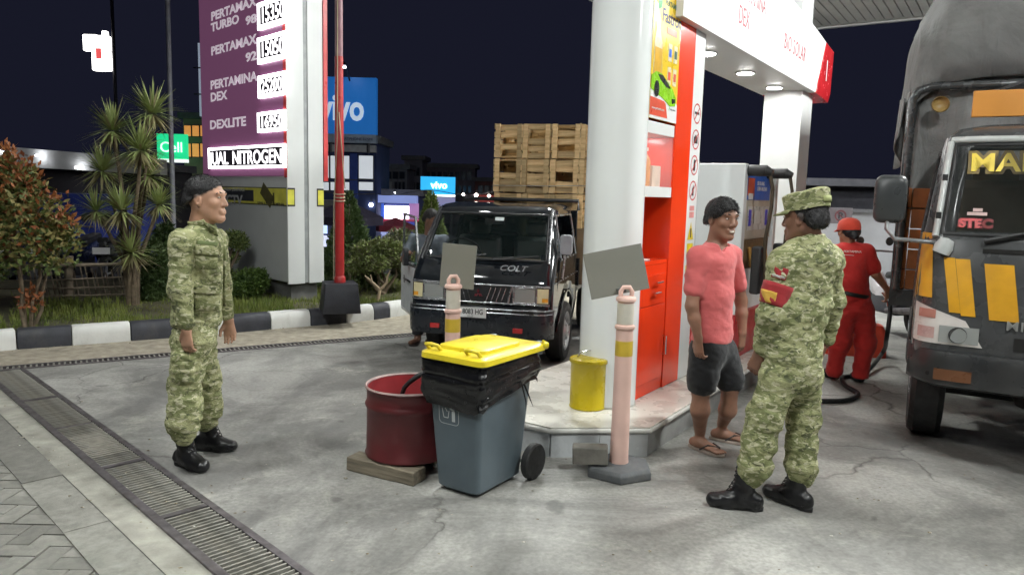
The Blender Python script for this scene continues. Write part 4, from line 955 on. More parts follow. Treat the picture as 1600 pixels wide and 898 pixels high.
for k in range(2):
    for r_ in range(3):
        for c in range(4):
            z = 1.30 + r_ * (CHh + .010)
            q = vo + vx * (x_c + c * (CW + .014) - .012 * (r_ == 1)) + vy * (s_c + k * .49)
            lab = f'pine slat crate on the van, {("lowest", "middle", "top")[r_]} tier, {cname[c]} in the {"front" if k == 0 else "rear"} row'
            crate((q[0] + rc.uniform(-.006, .006), q[1] + rc.uniform(-.012, .012), z), VA + rc.uniform(-.03, .03), lab)
mb = MB(); mb.box(x_c - .2, x_c + 1.15, s_c - .25, s_c + .76, .682, 1.298); tag(mb.build('load_platform', M('bed_planks', (.2, .14, .08), .8), loc=(vo[0], vo[1], 0), rot=(0, 0, VA)), 'plank platform on the van bed under the crates', 'platform')
mb = MB(); q0, q1_ = [vo + vx * a + vy * (s_c - .245) for a in (x_c - .17, x_c + 1.14)]
mb.tube([(q0[0], q0[1], 1.75), ((q0[0] + q1_[0]) / 2, (q0[1] + q1_[1]) / 2, 1.756), (q1_[0], q1_[1], 1.78)], .005, 6); tag(mb.build('lashing_rope', M('rope_grey', (.4, .38, .34), .8)), 'thin rope tied across the wooden crates', 'rope')
# ---------------------------------------------------------------- cargo truck at the right
TA = R(-28)
tx, ty = np.array([math.cos(TA), math.sin(TA)]), np.array([-math.sin(TA), math.cos(TA)])
TW = .93
nl_ = D(1424, 546, 4.56)[:2]
to = nl_ + tx * TW
trk = empty('cargo_truck', (to[0], to[1], 0), TA, 'dark cargo truck with yellow nose stripes and a tarpaulin-covered load', 'truck')
m_tblk = M('truck_dark_paint', (.058, .060, .062), .26, var=.3, scale=4, dirt=.3, dcol=(.06, .055, .05))
m_tyel = M('truck_yellow_paint', (.66, .33, .02), .35, var=.15, scale=5, dirt=.4, dcol=(.33, .19, .05))
m_twht = M('truck_pale_trim', (.55, .57, .56), .35, var=.15, scale=6, dirt=.35, dcol=(.28, .27, .25))
m_torg = M('cargo_orange_plank', (.36, .11, .025), .6, var=.3, scale=6, bump=.3, dirt=.4, dcol=(.12, .05, .025))
TC = Cab([(.42, .03, 1.65, .90, .16, .05), (.76, .0, 1.65, TW, .17, .05), (1.05, .01, 1.65, TW, .17, .06), (1.44, .07, 1.65, .915, .16, .06), (1.50, .10, 1.65, .91, .16, .06), (2.02, .33, 1.65, .85, .15, .06), (2.10, .38, 1.65, .83, .15, .06), (2.16, .47, 1.63, .77, .18, .05), (2.19, .60, 1.58, .66, .20, .03)])
TZ = [.55, .65, .76, .90, 1.05, 1.25, 1.44, 1.50, 1.75, 2.02, 2.10, 2.16, 2.19]
def topen_s(x, y, z):
    if 1.44 < z < 2.02 and .45 < y < 1.45: return True
    dy = (y - .88) / .52; dz_ = (z - .38) / .50
    return dy * dy + dz_ * dz_ < 1
cab_shell(TC, TZ, [-1, -.95, -.7, -.35, 0, .35, .7, .95, 1], [0, .08, .16, .28, .40, .52, .64, .76, .88, 1.0], m_tblk, trk, lambda x, z: abs(x) < .735 and 1.50 < z < 2.02, topen_s)
quad_on(TC, 'windscreen', glass('truck_windscreen', (.02, .024, .022), .42, .02), trk, -.80, .80, 1.49, 2.03, .004, 16, 7, sk0=.04, sk1=-.04)
frame_on(TC, 'windscreen_seal', m_blk, trk, -.815, .815, 1.478, 2.04, .013, .002, .04)
for sg in (-1, 1):
    mb = MB(); mb.tube([TC.front(sg * (.855 - .05 * t), 1.46 + .60 * t, .012) for t in np.linspace(0, 1, 8)], .020, 8); pil = mb.build('pillar_trim', m_twht, trk, smooth=60)
    for t in (.22, .62):
        mb = MB(); mb.cbox(TC.front(sg * (.858 - .05 * t), 1.46 + .60 * t, .03), (.03, .03, .04)); mb.build('trim_clip', m_blk, pil)
mb = MB(); mb.tube([TC.front(x, 2.075, .012) for x in np.linspace(-.80, .80, 17)], .022, 8); mb.build('roof_trim', m_twht, trk, smooth=60)
# lettering and stickers on the screen
mt_ = M('screen_letter_yellow', (.80, .58, .02), .4); mt0 = M('screen_letter_outline', (.16, .10, .01), .5)  # second colour is the dark printed outline behind the yellow letters
yl = TC.front(-.48, 1.93)
sl_ = math.atan2(.33 - .10, .52)
for dx, dz_, m_, off, bo_ in ((0, 0, mt0, .016, .022), (0, 0, mt_, .020, .004)):
    p_ = TC.front(-.70, 1.875, off); text('windscreen_lettering', 'MAR', .172, m_, trk, p_, (PI / 2 - sl_, 0, 0), .001, bold=bo_, sx=1.05, space=1.04)
rd_ = M('sticker_red', (.55, .035, .04), .4); p_ = TC.front(-.745, 1.525, .014)
text('windscreen_sticker', 'STEC', .078, M('sticker_red_edge', (.30, .01, .02), .5), trk, TC.front(-.735, 1.525, .011), (PI / 2 - sl_, 0, 0), .001, bold=.008)
text('windscreen_sticker', 'STEC', .078, rd_, trk, TC.front(-.735, 1.525, .014), (PI / 2 - sl_, 0, 0), .001, bold=.003)
quad_on(TC, 'sticker_emblem', M('sticker_pinkgrey', (.55, .38, .36), .5), trk, -.695, -.59, 1.598, 1.618, .012, 3, 1); quad_on(TC, 'sticker_emblem', MATS['sticker_pinkgrey'], trk, -.665, -.615, 1.622, 1.642, .012, 2, 1)
# nose paint: slanted yellow bands
for x0, x1, z0, z1, sk in ((-.745, -.685, 1.00, 1.335, -.055), (-.682, -.605, .985, 1.33, -.055), (-.535, -.385, .975, 1.31, -.05), (.30, .46, .98, 1.32, .05), (.52, .68, 1.0, 1.35, .06)):
    quad_on(TC, 'nose_stripe', m_tyel, trk, x0, x1, z0, z1, .005, 4, 4, sk0=sk, sk1=sk)
mb = MB(); mb.grid(lambda u, v: TC.front(-.928 + .005 * v + (.085 - .03 * v) * (u), 1.08 + .40 * v, .006), 4, 5); mb.build('nose_stripe', m_tyel, trk, smooth=True)
mb = MB(); mb.grid(lambda u, v: TC.side(.24 + .22 * u, 1.05 + .38 * v, -1, .004), 4, 4); mb.build('nose_stripe', m_tyel, trk, smooth=True)
text('nose_badge', 'MITSUBISHI', .078, M('badge_silver', (.5, .5, .48), .35, .6), trk, TC.front(-.45, .925, .012), (PI / 2, 0, 0), .003, bold=.001, sx=1.1, space=1.1)
quad_on(TC, 'grille_recess', m_pit, trk, -.40, .40, .80, .88, .003, 8, 1); quad_on(TC, 'air_slot', m_pit, trk, -.60, .60, 1.375, 1.40, .006, 8, 1)
# lamps
m_lw = M('lamp_housing_pale', (.62, .58, .55), .3, var=.15, scale=8)
for sg in (-1, 1):
    def hp(u, v):      # main lamp cluster wraps the corner
        xa = -.925 + (.37 - .10 * v) * u; z = (.80 + .0 * u) + (.245 - .09 * u) * v
        p = TC.front(sg * -xa if sg > 0 else xa, z, .008); return p
    mb = MB(); mb.grid(hp, 12, 5); cl = mb.build('lamp_cluster', m_lw, trk, smooth=True)
    x0, x1 = sorted((sg * .58, sg * .79)); quad_on(TC, 'headlight_bowl', m_refl, cl, x0, x1, .818, .915, .014, 8, 3); quad_on(TC, 'headlight_glass', m_lampg, cl, x0, x1, .815, .918, .022, 8, 3)
    mb = MB(); mb.lathe([(0, 0), (.044, .004), (.05, .012)], 20, Matrix.Translation(TC.front(sg * .69, .866, .016)) @ Matrix.Rotation(PI / 2, 4, 'X'), cap=False); mb.build('headlight_lens', M('lens_dark', (.12, .12, .12), .1, .7), cl, smooth=60)
    x0, x1 = sorted((sg * .815, sg * .905)); quad_on(TC, 'indicator', M('indicator_rose', (.45, .20, .16), .25), cl, x0, x1, .955, 1.01, .012, 4, 2); quad_on(TC, 'indicator', M('indicator_pink', (.52, .34, .32), .25), cl, x0, x1, .83, .90, .012, 4, 2)
# bumper, plate, steps
mb = MB(); rings = []
for x in np.linspace(-1, 1, 27):
    hx = x * .945; e = max(0, abs(x) - .82) / .18; y0 = -.06 + .05 * x * x + .20 * e * e
    rings.append([(hx, y0 + .05, .53 + .03 * e), (hx, y0 + .01, .55 + .03 * e), (hx, y0, .70), (hx, y0 + .02, .76), (hx, y0 + .12, .765), (hx, y0 + .12, .53)])
mb.loft(rings); tb = mb.build('bumper', M('truck_bumper', (.026, .027, .028), .33, var=.3, scale=5, dirt=.4, dcol=(.07, .065, .06)), trk, smooth=40)
for sg in (-1, 1):
    mb = MB(); mb.grid(lambda u, v: (sg * (.60 + .20 * u), -.064 + .05 * (.635 + .21 * u) ** 2 + .20 * (max(0, (.635 + .21 * u) - .82) / .18) ** 2, .585 + .07 * v), 4, 2); mb.build('fog_lamp', M('fog_amber', (.14, .055, .022), .3), tb, smooth=True)
mb = MB(); mb.box(-.22, .22, -.085, -.07, .50, .62); tp_ = mb.build('number_plate', MATS['plate_white'], trk, bevel=.003)
text('plate_number', 'D 8', .1, m_ink, tp_, (-.20, -.086, .525), (PI / 2, 0, 0), .001)
wheel('wheel', trk, (-.80, .88, .375), .375, .22, hub=.55, side=-1); wheel('wheel', trk, (.80, .88, .375), .375, .22, hub=.55, side=1)
for x in (-.72, .72): wheel('wheel', trk, (x, 3.4, .375), .375, .40, hub=.55, side=-1 if x < 0 else 1)
mb = MB(); mb.tube([(-.75, .88, .36), (.75, .88, .36)], .05, 10); mb.build('front_axle', m_pit, trk)
for x in (-.38, .38): mb = MB(); mb.box(x - .04, x + .04, .15, 5.6, .50, .66); mb.build('chassis_rail', m_tblk, trk)
mb = MB(); mb.box(-.30, .30, .5, 1.3, .34, .70); mb.build('engine_sump', m_pit, trk, bevel=.05)
# mirrors and wipers
for sg in (-1,):
    mp0 = Vector(TC.side(.16, 1.42, sg, -.08)); mp1 = Vector((sg * 1.08, -.03, 1.44)); mp2 = Vector((sg * 1.13, .0, 1.50))
    mb = MB(); mb.tube([mp0, mp1, mp2, (sg * 1.13, .02, 1.60)], .014, 8); mb.build('mirror_arm', M('arm_steel', (.35, .36, .37), .3, .8), trk, smooth=60)
    mb = MB(); cx_ = sg * 1.125; sects = []
    for y, k in ((-.045, .80), (-.03, .95), (.0, 1.0), (.035, .97)):
        sects.append([(cx_ + x * k, y + .03, 1.685 + z * k) for x, z in rrect(.185, .30, .05, 5)])
    mb.loft(sects); mb.build('side_mirror', M('mirror_housing', (.045, .048, .05), .3, var=.2), trk, smooth=50)
    mb = MB(); mb.box(cx_ - .08, cx_ + .08, .066, .07, 1.56, 1.81); mb.build('mirror_glass', CH_, trk)
mb = MB(); mb.lathe([(.0, 0), (.05, .0), (.055, .04), (.04, .09), (0, .10)], 14, Matrix.Translation(TC.front(-.82, 1.36, .02)) @ Matrix.Rotation(R(20), 4, 'Y')); mb.build('arm_bracket', m_twht, trk, smooth=50)
for x in (-.30, .40):
    mb = MB(); mb.tube([TC.front(x - .30, 1.445, .03), TC.front(x - .1, 1.50, .04), TC.front(x + .28, 1.60, .03)], [.016, .010, .008], 6); mb.tube([TC.front(x - .05, 1.50, .018), TC.front(x + .5, 1.66, .014)], .009, 6); mb.build('wiper', m_blk, trk)
# cab interior
mb = MB(); mb.box(-.85, .85, .35, .70, 1.20, 1.46); mb.build('dashboard', m_int, trk, bevel=.03)
mb = MB(); mb.box(-.86, .86, .3, 1.6, .80, .86); mb.build('cab_floor', m_int, trk)
for x in (-.45, .45): mb = MB(); mb.box(x - .28, x + .28, 1.25, 1.40, 1.10, 1.85); mb.build('seat_back', M('truck_seat', (.10, .085, .06), .7), trk, bevel=.06)
mb = MB(); tor = Matrix.Translation((.40, .72, 1.55)) @ Matrix.Rotation(R(-40), 4, 'X'); mb.tube([tor @ Vector((.21 * math.cos(a), .21 * math.sin(a), 0)) for a in np.linspace(0, 2 * PI, 25)], .014, 6, False); mb.build('steering_wheel', m_vtrim, trk)
for x0, x1, c_ in ((-.6, -.3, (.16, .15, .10)), (-.2, .15, (.22, .12, .06))): mb = MB(); mb.box(x0, x1, 1.56, 1.60, 1.45, 1.95); mb.build('cab_curtain', M('curtain%d' % int(x0 * -10), c_, .8), trk)
# cargo body: orange plank sides with posts and hoops
CB0, CB1, CWid, CZ0 = 1.80, 5.9, 1.02, .95
for sg in (-1, 1):
    for k in range(5):
        mb = MB(); mb.box(sg * CWid - .02, sg * CWid + .02, CB0, CB1, CZ0 + k * .17, CZ0 + k * .17 + .16); mb.build('side_plank', m_torg, trk, bevel=.006)
    for y in np.linspace(CB0 + .05, CB1 - .05, 5):
        mb = MB(); mb.box(sg * (CWid + .055) - .03, sg * (CWid + .055) + .03, y - .04, y + .04, CZ0 - .15, CZ0 + .90); mb.build('side_post', m_tblk, trk)
for k in range(5):
    mb = MB(); mb.box(-CWid + .025, CWid - .025, CB0 - .02, CB0 + .02, CZ0 + k * .17, CZ0 + k * .17 + .16); mb.build('front_plank', m_torg, trk, bevel=.006)
mb = MB(); mb.box(-1.05, 1.05, CB0 - .03, CB1, CZ0 - .14, CZ0 - .01); mb.build('body_floor', m_tblk, trk)
m_pipe = M('frame_pipe', (.12, .125, .13), .25, .7, var=.2)
mb = MB(); mb.tube([(-1.06, CB0 - .06, CZ0), (-1.06, CB0 - .06, 2.50), (-1.02, CB0 - .06, 2.57), (-.93, CB0 - .06, 2.60), (.93, CB0 - .06, 2.60), (1.06, CB0 - .06, 2.50), (1.06, CB0 - .06, CZ0)], .036, 10); mb.build('head_frame', m_pipe, trk, smooth=60)
mb = MB(); mb.tube([(-1.09, CB0 + .03, CZ0), (-1.09, CB0 + .03, 2.56), (-1.0, CB0 + .03, 2.68), (.95, CB0 + .03, 2.68)], .012, 8); mb.build('head_rail', M('frame_rail_pale', (.35, .34, .33), .4, .4), trk)
mb = MB(); mb.lathe([(0, 0), (.05, .005), (.065, .03), (.06, .045)], 18, Matrix.Translation((-.86, CB0 - .11, 2.45)) @ Matrix.Rotation(PI / 2, 4, 'X'), cap=False); mb.build('marker_lamp', M('marker_amber', (.42, .28, .10), .3), trk, smooth=60)
mb = MB(); mb.box(-.70, .62, .62, .66, 2.24, 2.41); vb = mb.build('visor_board', M('visor_orange', (.72, .30, .05), .45, var=.1, scale=3), trk, bevel=.004)
for x in (-.3, .4): mb = MB(); mb.box(x - .02, x + .02, .66, .70, 2.14, 2.30); mb.build('visor_stay', M('stay_brown', (.20, .10, .05), .6), trk)
mb = MB(); mb.box(-.36, -.2, .58, .66, 2.42, 2.455); mb.build('roof_light', glow('truck_roof_led', (.35, .38, 1.0), 5.0), trk)
mb = MB(); mb.add([(-.55, .70, 2.42), (-.3, .66, 2.52), (.25, .70, 2.54), (.40, .80, 2.42), (.2, 1.1, 2.46), (-.3, 1.1, 2.48)], [(0, 1, 5), (1, 2, 4, 5), (2, 3, 4)]); solid(mb.build('folded_sheet', m_blk, trk), .02, 0)
# tarpaulin over the load
t = NT('grey_tarpaulin')
m_tarp = t.bsdf(t.mix(t.ramp(t.noise(1.6, 6, .65, dist=.6), ((.35, 0.0), (.7, 1.0))), (.15, .15, .148), (.32, .32, .315)), .62, 0, bump=t.noise(7, 6, .65, dist=1.2, stretch=(1, 1, .35)), bstr=.6, bdist=.06)
NU, NV = 120, 44
ss = []
for j in range(NV + 1):
    for i in range(NU + 1):
        u, v = i / NU, j / NV
        ss.append((u, v))
ss = np.array(ss); u, v = ss[:, 0], ss[:, 1]
# v runs from the front skirt over the top to the back; u goes round the arch from left hem to right hem
ang = PI * (1 - u); wx = 1.10; zc = 2.05
xx = np.sign(np.cos(ang)) * np.abs(np.cos(ang)) ** .46 * wx; za = np.abs(np.sin(ang)) ** .62
hem = 2.42 + .05 * np.sin(v * 9)
fr = np.clip(v / .30, 0, 1)                 # front face part, leaning back to the ridge
k_ = np.sin(fr * PI / 2) ** .8
ridge = 3.75
zz = hem + za * (ridge - hem) * (0.30 + .70 * k_) * np.where(v < .3, 1, 1)
zz = np.where(v < .3, hem - .0 + za * (.25 + (ridge - hem - .25) * k_), hem + za * (ridge - hem))
yy = CB0 - .04 + np.where(v < .3, .50 * (1 - np.cos(fr * PI / 2)) + .05 * fr, .55 + (v - .3) / .7 * (CB1 - CB0 - .45))
xx = xx * np.where(v < .3, .985 + .015 * fr, 1)
zz = zz - .09 * np.clip(np.abs(xx) - .85, 0, 1) * 8 * .5
sag = .05 * vnoise(np.c_[xx * 2.4, yy * 2.4, zz * 1.1]) + .035 * (1 - 2 * np.abs(vnoise(np.c_[xx * 5 + zz * 1.5, yy * 5, zz * .9 + 4])))
nx_ = np.cos(ang); nz_ = np.sin(ang)
mb = MB(); mb.add(np.c_[xx + nx_ * sag, yy + sag * .6, zz + nz_ * sag * .5], [(j * (NU + 1) + i, j * (NU + 1) + i + 1, (j + 1) * (NU + 1) + i + 1, (j + 1) * (NU + 1) + i) for j in range(NV) for i in range(NU)])
solid(mb.build('tarpaulin', m_tarp, trk, smooth=True), .008, 0)
# front skirt hanging behind the cab
mb = MB()
def skirt(u, v):
    x = -1.03 + 2.06 * u; z = 1.60 + v * 1.35
    return (x, CB0 + .035 + .03 * math.sin(x * 9 + z * 2) + .02 * math.sin(x * 21 - z * 3) , z)
mb.grid(skirt, 60, 14); solid(mb.build('tarpaulin_front', m_tarp, trk, smooth=True), .008, 0)
mb = MB()
def flap(u, v):
    z = 2.52 - v * (.30 + .25 * math.sin(u * PI)); y = CB0 - .02 + u * 1.2
    return (-1.12 - .03 * math.sin(u * 14) - .02 * v, y, z)
mb.grid(flap, 30, 6); solid(mb.build('tarpaulin_flap', m_tarp, trk, smooth=True), .008, 0)
# ================================================================ price totem, flagpole, planting
def leafmat(name, a, b, rough=.55):
    t = NT(name); oi = t.n('ObjectInfo')
    c = t.mix(t.ramp(t.noise(4.5, 4, .6), ((.3, 0.0), (.7, 1.0))), a, b)
    return t.bsdf(c, rough, 0, Specular_IOR_Level=.35)
sc0 = G(450, 474, .17); SW, SDp = 2.6, .52
su, sv = np.array([.7071, -.7071]), np.array([.7071, .7071])       # along the face to its near corner; into the depth
s_org = sc0[:2] - su * SW
tot = empty('price_totem', (s_org[0], s_org[1], .17), R(-45), 'tall purple fuel price totem with glowing white price boxes', 'price sign')
def sp(px, py):
    d = ray(px, py); n = sv; t_ = ((s_org - CAM[:2]) @ n) / (d[:2] @ n); p = CAM + d * t_
    return float((p[:2] - s_org) @ su), float(p[2] - .17)
m_pur = M('totem_purple', (.13, .045, .115), .35, var=.1, scale=2)
m_tgry = M('totem_grey', (.52, .53, .53), .4, var=.06, scale=2)
m_twt = M('totem_white', (.70, .72, .71), .35, var=.04, scale=2)
m_tred = M('totem_red', (.55, .05, .05), .35)
zp = sp(449, 275)[1]
def tbox(nm, mat, a, b, c, d_, e, f_, bevel=0.0, parent=tot): mb = MB(); mb.box(a, b, c, d_, e, f_); return mb.build(nm, mat, parent, bevel=bevel)
tbox('plinth', M('stone_plinth', (.13, .13, .125), .8, var=.3, scale=5, bump=.4), .30, SW - .06, .08, SDp - .06, -.02, .33)
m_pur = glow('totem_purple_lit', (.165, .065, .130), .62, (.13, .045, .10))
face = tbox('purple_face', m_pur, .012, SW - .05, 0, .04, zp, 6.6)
tbox('grey_skirt', m_tgry, .006, SW - .01, .012, .05, .28, zp - .003)
tbox('core', m_twt, .0, SW - .006, .05, SDp - .01, .26, 6.6)
tbox('white_side', m_twt, SW - .005, SW + .02, .0, SDp * .46, .25, 6.6, .003); tbox('white_side', m_twt, SW - .005, SW + .02, SDp * .58, SDp, .25, 6.6, .003); tbox('side_groove', M('totem_groove', (.33, .35, .35), .4), SW - .005, SW + .006, SDp * .462, SDp * .578, .26, 6.6)
tbox('red_edge', m_tred, SW - .048, SW + .022, -.006, -.001, zp - .02, 6.6); tbox('red_edge', m_tred, SW - .02, SW + .035, SDp + .002, SDp + .06, zp - .05, 6.6)
m_tlet = glow('totem_letter', (.72, .62, .70), .55)
def ttext(body, px, py, hpx, mat=m_tlet, wpx=None, nm='lettering', y=-.0008, depth=.0015, bold=.006):
    u, z = sp(px, py); u2, z2 = sp(px, py - hpx); h = z2 - z
    o = text(nm, body, h / .70, mat, face, (u, y, z), (PI / 2, 0, 0), depth, bold=bold)
    if wpx:
        ue = sp(px + wpx, py)[0]; o.scale = ((ue - u) / max(o.dimensions.x, .01), 1, 1)
    return o
ttext('PERTAMAX', 330, 33, 13, wpx=71); ttext('TURBO', 330, 50, 12.5, wpx=44); ttext('98', 384, 39.5, 12.5, wpx=17)
ttext('PERTAMAX', 330, 87, 13, wpx=71); ttext('92', 384, 97, 13, wpx=17)
ttext('PERTAMINA', 329, 140, 13, wpx=73); ttext('DEX', 329, 159, 13, wpx=26)
ttext('DEXLITE', 328, 202, 13, wpx=56)
m_ledw = glow('led_white', (1.0, .97, 1.0), 7.0); m_ledb = M('led_panel_dark', (.10, .085, .11), .4); m_ledd = glow('led_digit', (1, .97, 1.0), 3.0)
def led(px0, px1, py0, py1, body, fr=5, nm='price_box', dig=None):
    u0, z1 = sp(px0, py0 + 3); u1, z0 = sp(px1, py1 - 3)
    bo_ = tbox(nm, m_ledw, u0, u1, -.03, -.001, z0, z1, .0, tot)
    ufr = (u1 - u0) * .10; zfr = (z1 - z0) * .17
    tbox('display_window', m_ledb, u0 + ufr, u1 - ufr, -.032, -.0302, z0 + zfr, z1 - zfr, 0, bo_)
    o = text('digits', body, (z1 - z0) * .80, m_ledd, bo_, (u0 + ufr * 1.25, -.034, z0 + zfr * 1.35), (PI / 2, 0, 0), .001, bold=.003)
    o.scale = ((u1 - u0 - 2.5 * ufr) / max(o.dimensions.x, .01), 1, 1)
    return bo_
led(405, 451, 4, 38, '15350'); led(405, 450, 58, 94, '15050'); led(406, 449, 117, 151, '25200'); led(405, 448, 174, 207, '16950')
u0, z1 = sp(327.5, 232); u1, z0 = sp(448, 262)
bo_ = tbox('message_strip', m_ledw, u0 + .01, u1, -.03, -.001, z0, z1)
tbox('display_window', m_ledb, u0 + .06, u1 - .05, -.032, -.0302, z0 + .035, z1 - .035, 0, bo_)
for bd, fa_, fb_ in (('JUAL', .0, .30), ('NITROGEN', .35, 1.0)):
    wd_ = u1 - u0 - .16; o = text('digits', bd, (z1 - z0) * .85, m_ledd, bo_, (u0 + .07 + wd_ * fa_, -.034, z0 + .06), (PI / 2, 0, 0), .001, bold=.003); o.scale = (wd_ * (fb_ - fa_) / o.dimensions.x, 1, 1)
# CCTV notice on the skirt
u0, z1 = sp(334, 292); u1, z0 = sp(449, 321)
m_ny, m_nk = M('notice_yellow', (.62, .58, .09), .4), M('notice_black', (.035, .037, .045), .4)
nt = tbox('camera_notice', m_nk, u0 - .012, SW - .008, .004, .0115, z0 - .012, z1 + .012)
tbox('notice_field', m_ny, u0, SW - .012, .002, .0039, z0, z1, 0, nt)
ub = sp(396, 305)[0]; tbox('notice_field', m_nk, u0 + .03, ub, 0, .0019, z0 + .03, z1 - .03, 0, nt)
ttext('CCTV', 345, 318, 14, M('notice_letter', (.40, .41, .42), .4), 34, 'lettering', -.0012, .0008)
ttext('AREA DIAWASI', 350, 298, 5, MATS['notice_letter'], 32, 'lettering', -.0012, .0008, .001)
ttext('SPBU PERTAMINA', 402, 319, 4, m_nk, 42, 'lettering', .0008, .0008, .001)
ua, za = sp(417, 304); mb = MB(); m_ = Matrix.Translation((ua, .0005, za)) @ Matrix.Rotation(R(35), 4, 'Y')
mb.box(-.17, .17, -.001, .001, -.10, .08, m_); mb.build('camera_symbol', M('symbol_brown', (.09, .08, .03), .5), nt)
ua, za = sp(424, 313); mb = MB(); mb.box(ua - .08, ua + .08, -.0005, .0015, za - .02, za + .02); mb.box(ua + .04, ua + .08, -.0005, .0015, za - .06, za + .10); mb.build('camera_symbol', MATS['symbol_brown'], nt)
m_nyl = M('notice_yellow_lit', (.75, .72, .10), .4)  # brighter copy of notice_yellow, light on the totem side put into the colour
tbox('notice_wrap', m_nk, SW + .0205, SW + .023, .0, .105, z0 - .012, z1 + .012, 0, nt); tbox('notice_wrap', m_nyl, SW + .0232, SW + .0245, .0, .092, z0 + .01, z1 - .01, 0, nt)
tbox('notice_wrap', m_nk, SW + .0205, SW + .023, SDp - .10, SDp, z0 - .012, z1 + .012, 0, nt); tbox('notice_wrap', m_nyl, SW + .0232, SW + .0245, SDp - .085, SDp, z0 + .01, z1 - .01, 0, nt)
# flagpole
fb = G(531, 486, .17)
fpz = empty('flagpole', (fb[0], fb[1], .17), R(20), 'slim red flagpole on a black tapered block beside the totem', 'flagpole')
mb = MB(); mb.loft([[(x * k, y * k, z) for x, y in rrect(.46, .46, .01, 1)] for z, k in ((0, 1), (.36, .84))]); mb.build('base_block', M('pole_base_black', (.02, .021, .028), .55, var=.3), fpz, bevel=.01)
mb = MB(); mb.lathe([(.056, .36), (.054, 2.0), (.048, 3.05)], 20, cap=False); mb.build('lower_pole', M('pole_red', (.42, .03, .03), .35, var=.15), fpz, smooth=50)
mb = MB(); mb.lathe([(.046, 3.02), (.044, 5.0), (.036, 7.5)], 20); mb.build('upper_pole', M('pole_faded', (.26, .13, .15), .5, var=.15), fpz, smooth=50)
mb = MB(); mb.lathe([(.07, .36), (.07, .42), (.056, .44)], 20, cap=False); mb.build('collar', MATS['pole_red'], fpz, smooth=50)
mb = MB(); mb.tube([(-.075, -.03, .40), (-.07, -.03, 1.3), (-.03, -.05, 2.1), (-.01, -.05, 5.5)], .007, 6); mb.tube([(-.01, -.06, 2.4), (.05, -.06, 1.60), (.06, -.06, 1.5)], .007, 6)
for z in (1.36, 1.40, 1.44): mb.tube([(.066 * math.cos(a), .066 * math.sin(a), z + .01 * math.sin(a)) for a in np.linspace(0, 2 * PI, 13)], .008, 6, False)
mb.build('halyard', M('rope_pale', (.42, .36, .25), .8), fpz)
# thin grey pole further back
q = D(267, 240, 15.0)
mb = MB(); mb.tube([(q[0], 15.0, 0), (q[0] + .05, 15, 9)], [.05, .04], 12); tag(mb.build('lamp_post', M('post_grey', (.32, .32, .36), .5), smooth=50), 'thin grey post rising behind the spiky palm', 'post')
# ---- leaves
def leaves(mb, r_, c, rad, n, size, up=0.0, shell=.55, asp=.45, nz=0.0):
    for _ in range(n):
        while True:
            p = np.array([r_.gauss(0, 1), r_.gauss(0, 1), r_.gauss(0, 1)]); L = np.linalg.norm(p)
            if L > .1: break
        p = p / L * (shell + (1 - shell) * r_.random() ** .6) * (r_.random() ** .25)
        q = np.array(c) + p * np.array(rad)
        a = np.array([r_.gauss(0, 1), r_.gauss(0, 1), r_.gauss(0, .7) + up]); a += p * .8; a /= np.linalg.norm(a) + 1e-9
        b = np.cross(a, [r_.gauss(0, 1), r_.gauss(0, 1), r_.gauss(0, 1)]); b /= np.linalg.norm(b) + 1e-9
        s_ = size * r_.uniform(.6, 1.25); w_ = s_ * asp
        mb.add([q, q + a * s_ * .5 + b * w_ * .5, q + a * s_, q + a * s_ * .5 - b * w_ * .5], [(0, 1, 2, 3)])
rl = random.Random(11)
def branch(mb, a, b, r0, r1, wob=.04, n=6):
    a, b = np.array(a), np.array(b); pts = [a + (b - a) * t + np.array([rl.uniform(-wob, wob), rl.uniform(-wob, wob), 0]) * math.sin(PI * t) for t in np.linspace(0, 1, n)]; mb.tube(pts, list(np.linspace(r0, r1, n)), 7); return pts
m_bark = M('bark', (.15, .115, .075), .9, var=.35, scale=20, bump=.6, bscale=40)
# red-tipped bush at the left edge
b0 = G(42, 512, .17); b0 = np.array([b0[0], b0[1], .17])
tr = empty('red_tipped_bush', b0, 0, 'red-tipped green bush on thin stems at the left edge', 'bush')
mb = MB()
for dx, dy, h in ((-.04, 0, 1.5), (.05, .03, 1.3), (.01, -.04, 1.0), (.10, .05, .9)): branch(mb, (dx * .4, dy, 0), (dx * 3, dy * 3, h), .022, .008)
mb.build('trunk', m_bark, tr, smooth=60)
m_l1, m_l2, m_l3 = leafmat('bush_green_leaf', (.05, .085, .02), (.14, .18, .05)), leafmat('bush_red_leaf', (.20, .055, .022), (.34, .13, .04)), leafmat('bush_olive_leaf', (.14, .13, .035), (.24, .20, .07))
g_, r2, o2 = MB(), MB(), MB()
for c, rad in (((-.02, 0, .95), (.52, .45, .34)), ((.10, .0, 1.20), (.42, .4, .3)), ((-.15, .05, 1.35), (.36, .35, .3)), ((.30, -.05, .85), (.30, .3, .25)), ((-.35, 0, .75), (.35, .3, .25)), ((.05, 0, 1.50), (.20, .20, .26)), ((-.38, .1, 1.15), (.28, .3, .28)), ((.42, 0, 1.0), (.16, .16, .14)), ((-.1, 0, 1.70), (.10, .10, .14))):
    c = np.array(c) * [1, 1, .93]; k = c[2] + .2
    leaves(g_, rl, c, rad, int(400 * rad[0] * 2), .075, .3); leaves(o2, rl, c + [0, 0, .06], np.array(rad) * 1.03, int(470 * rad[0] * 2), .075, .5)
    leaves(r2, rl, c + [0, 0, .16], np.array(rad) * np.array([.95, .95, .9]), int(450 * rad[0] * 2 * max(0, k - .8)), .075, .8)
leaves(r2, rl, (.06, 0, .30), (.12, .12, .14), 120, .06, .5)
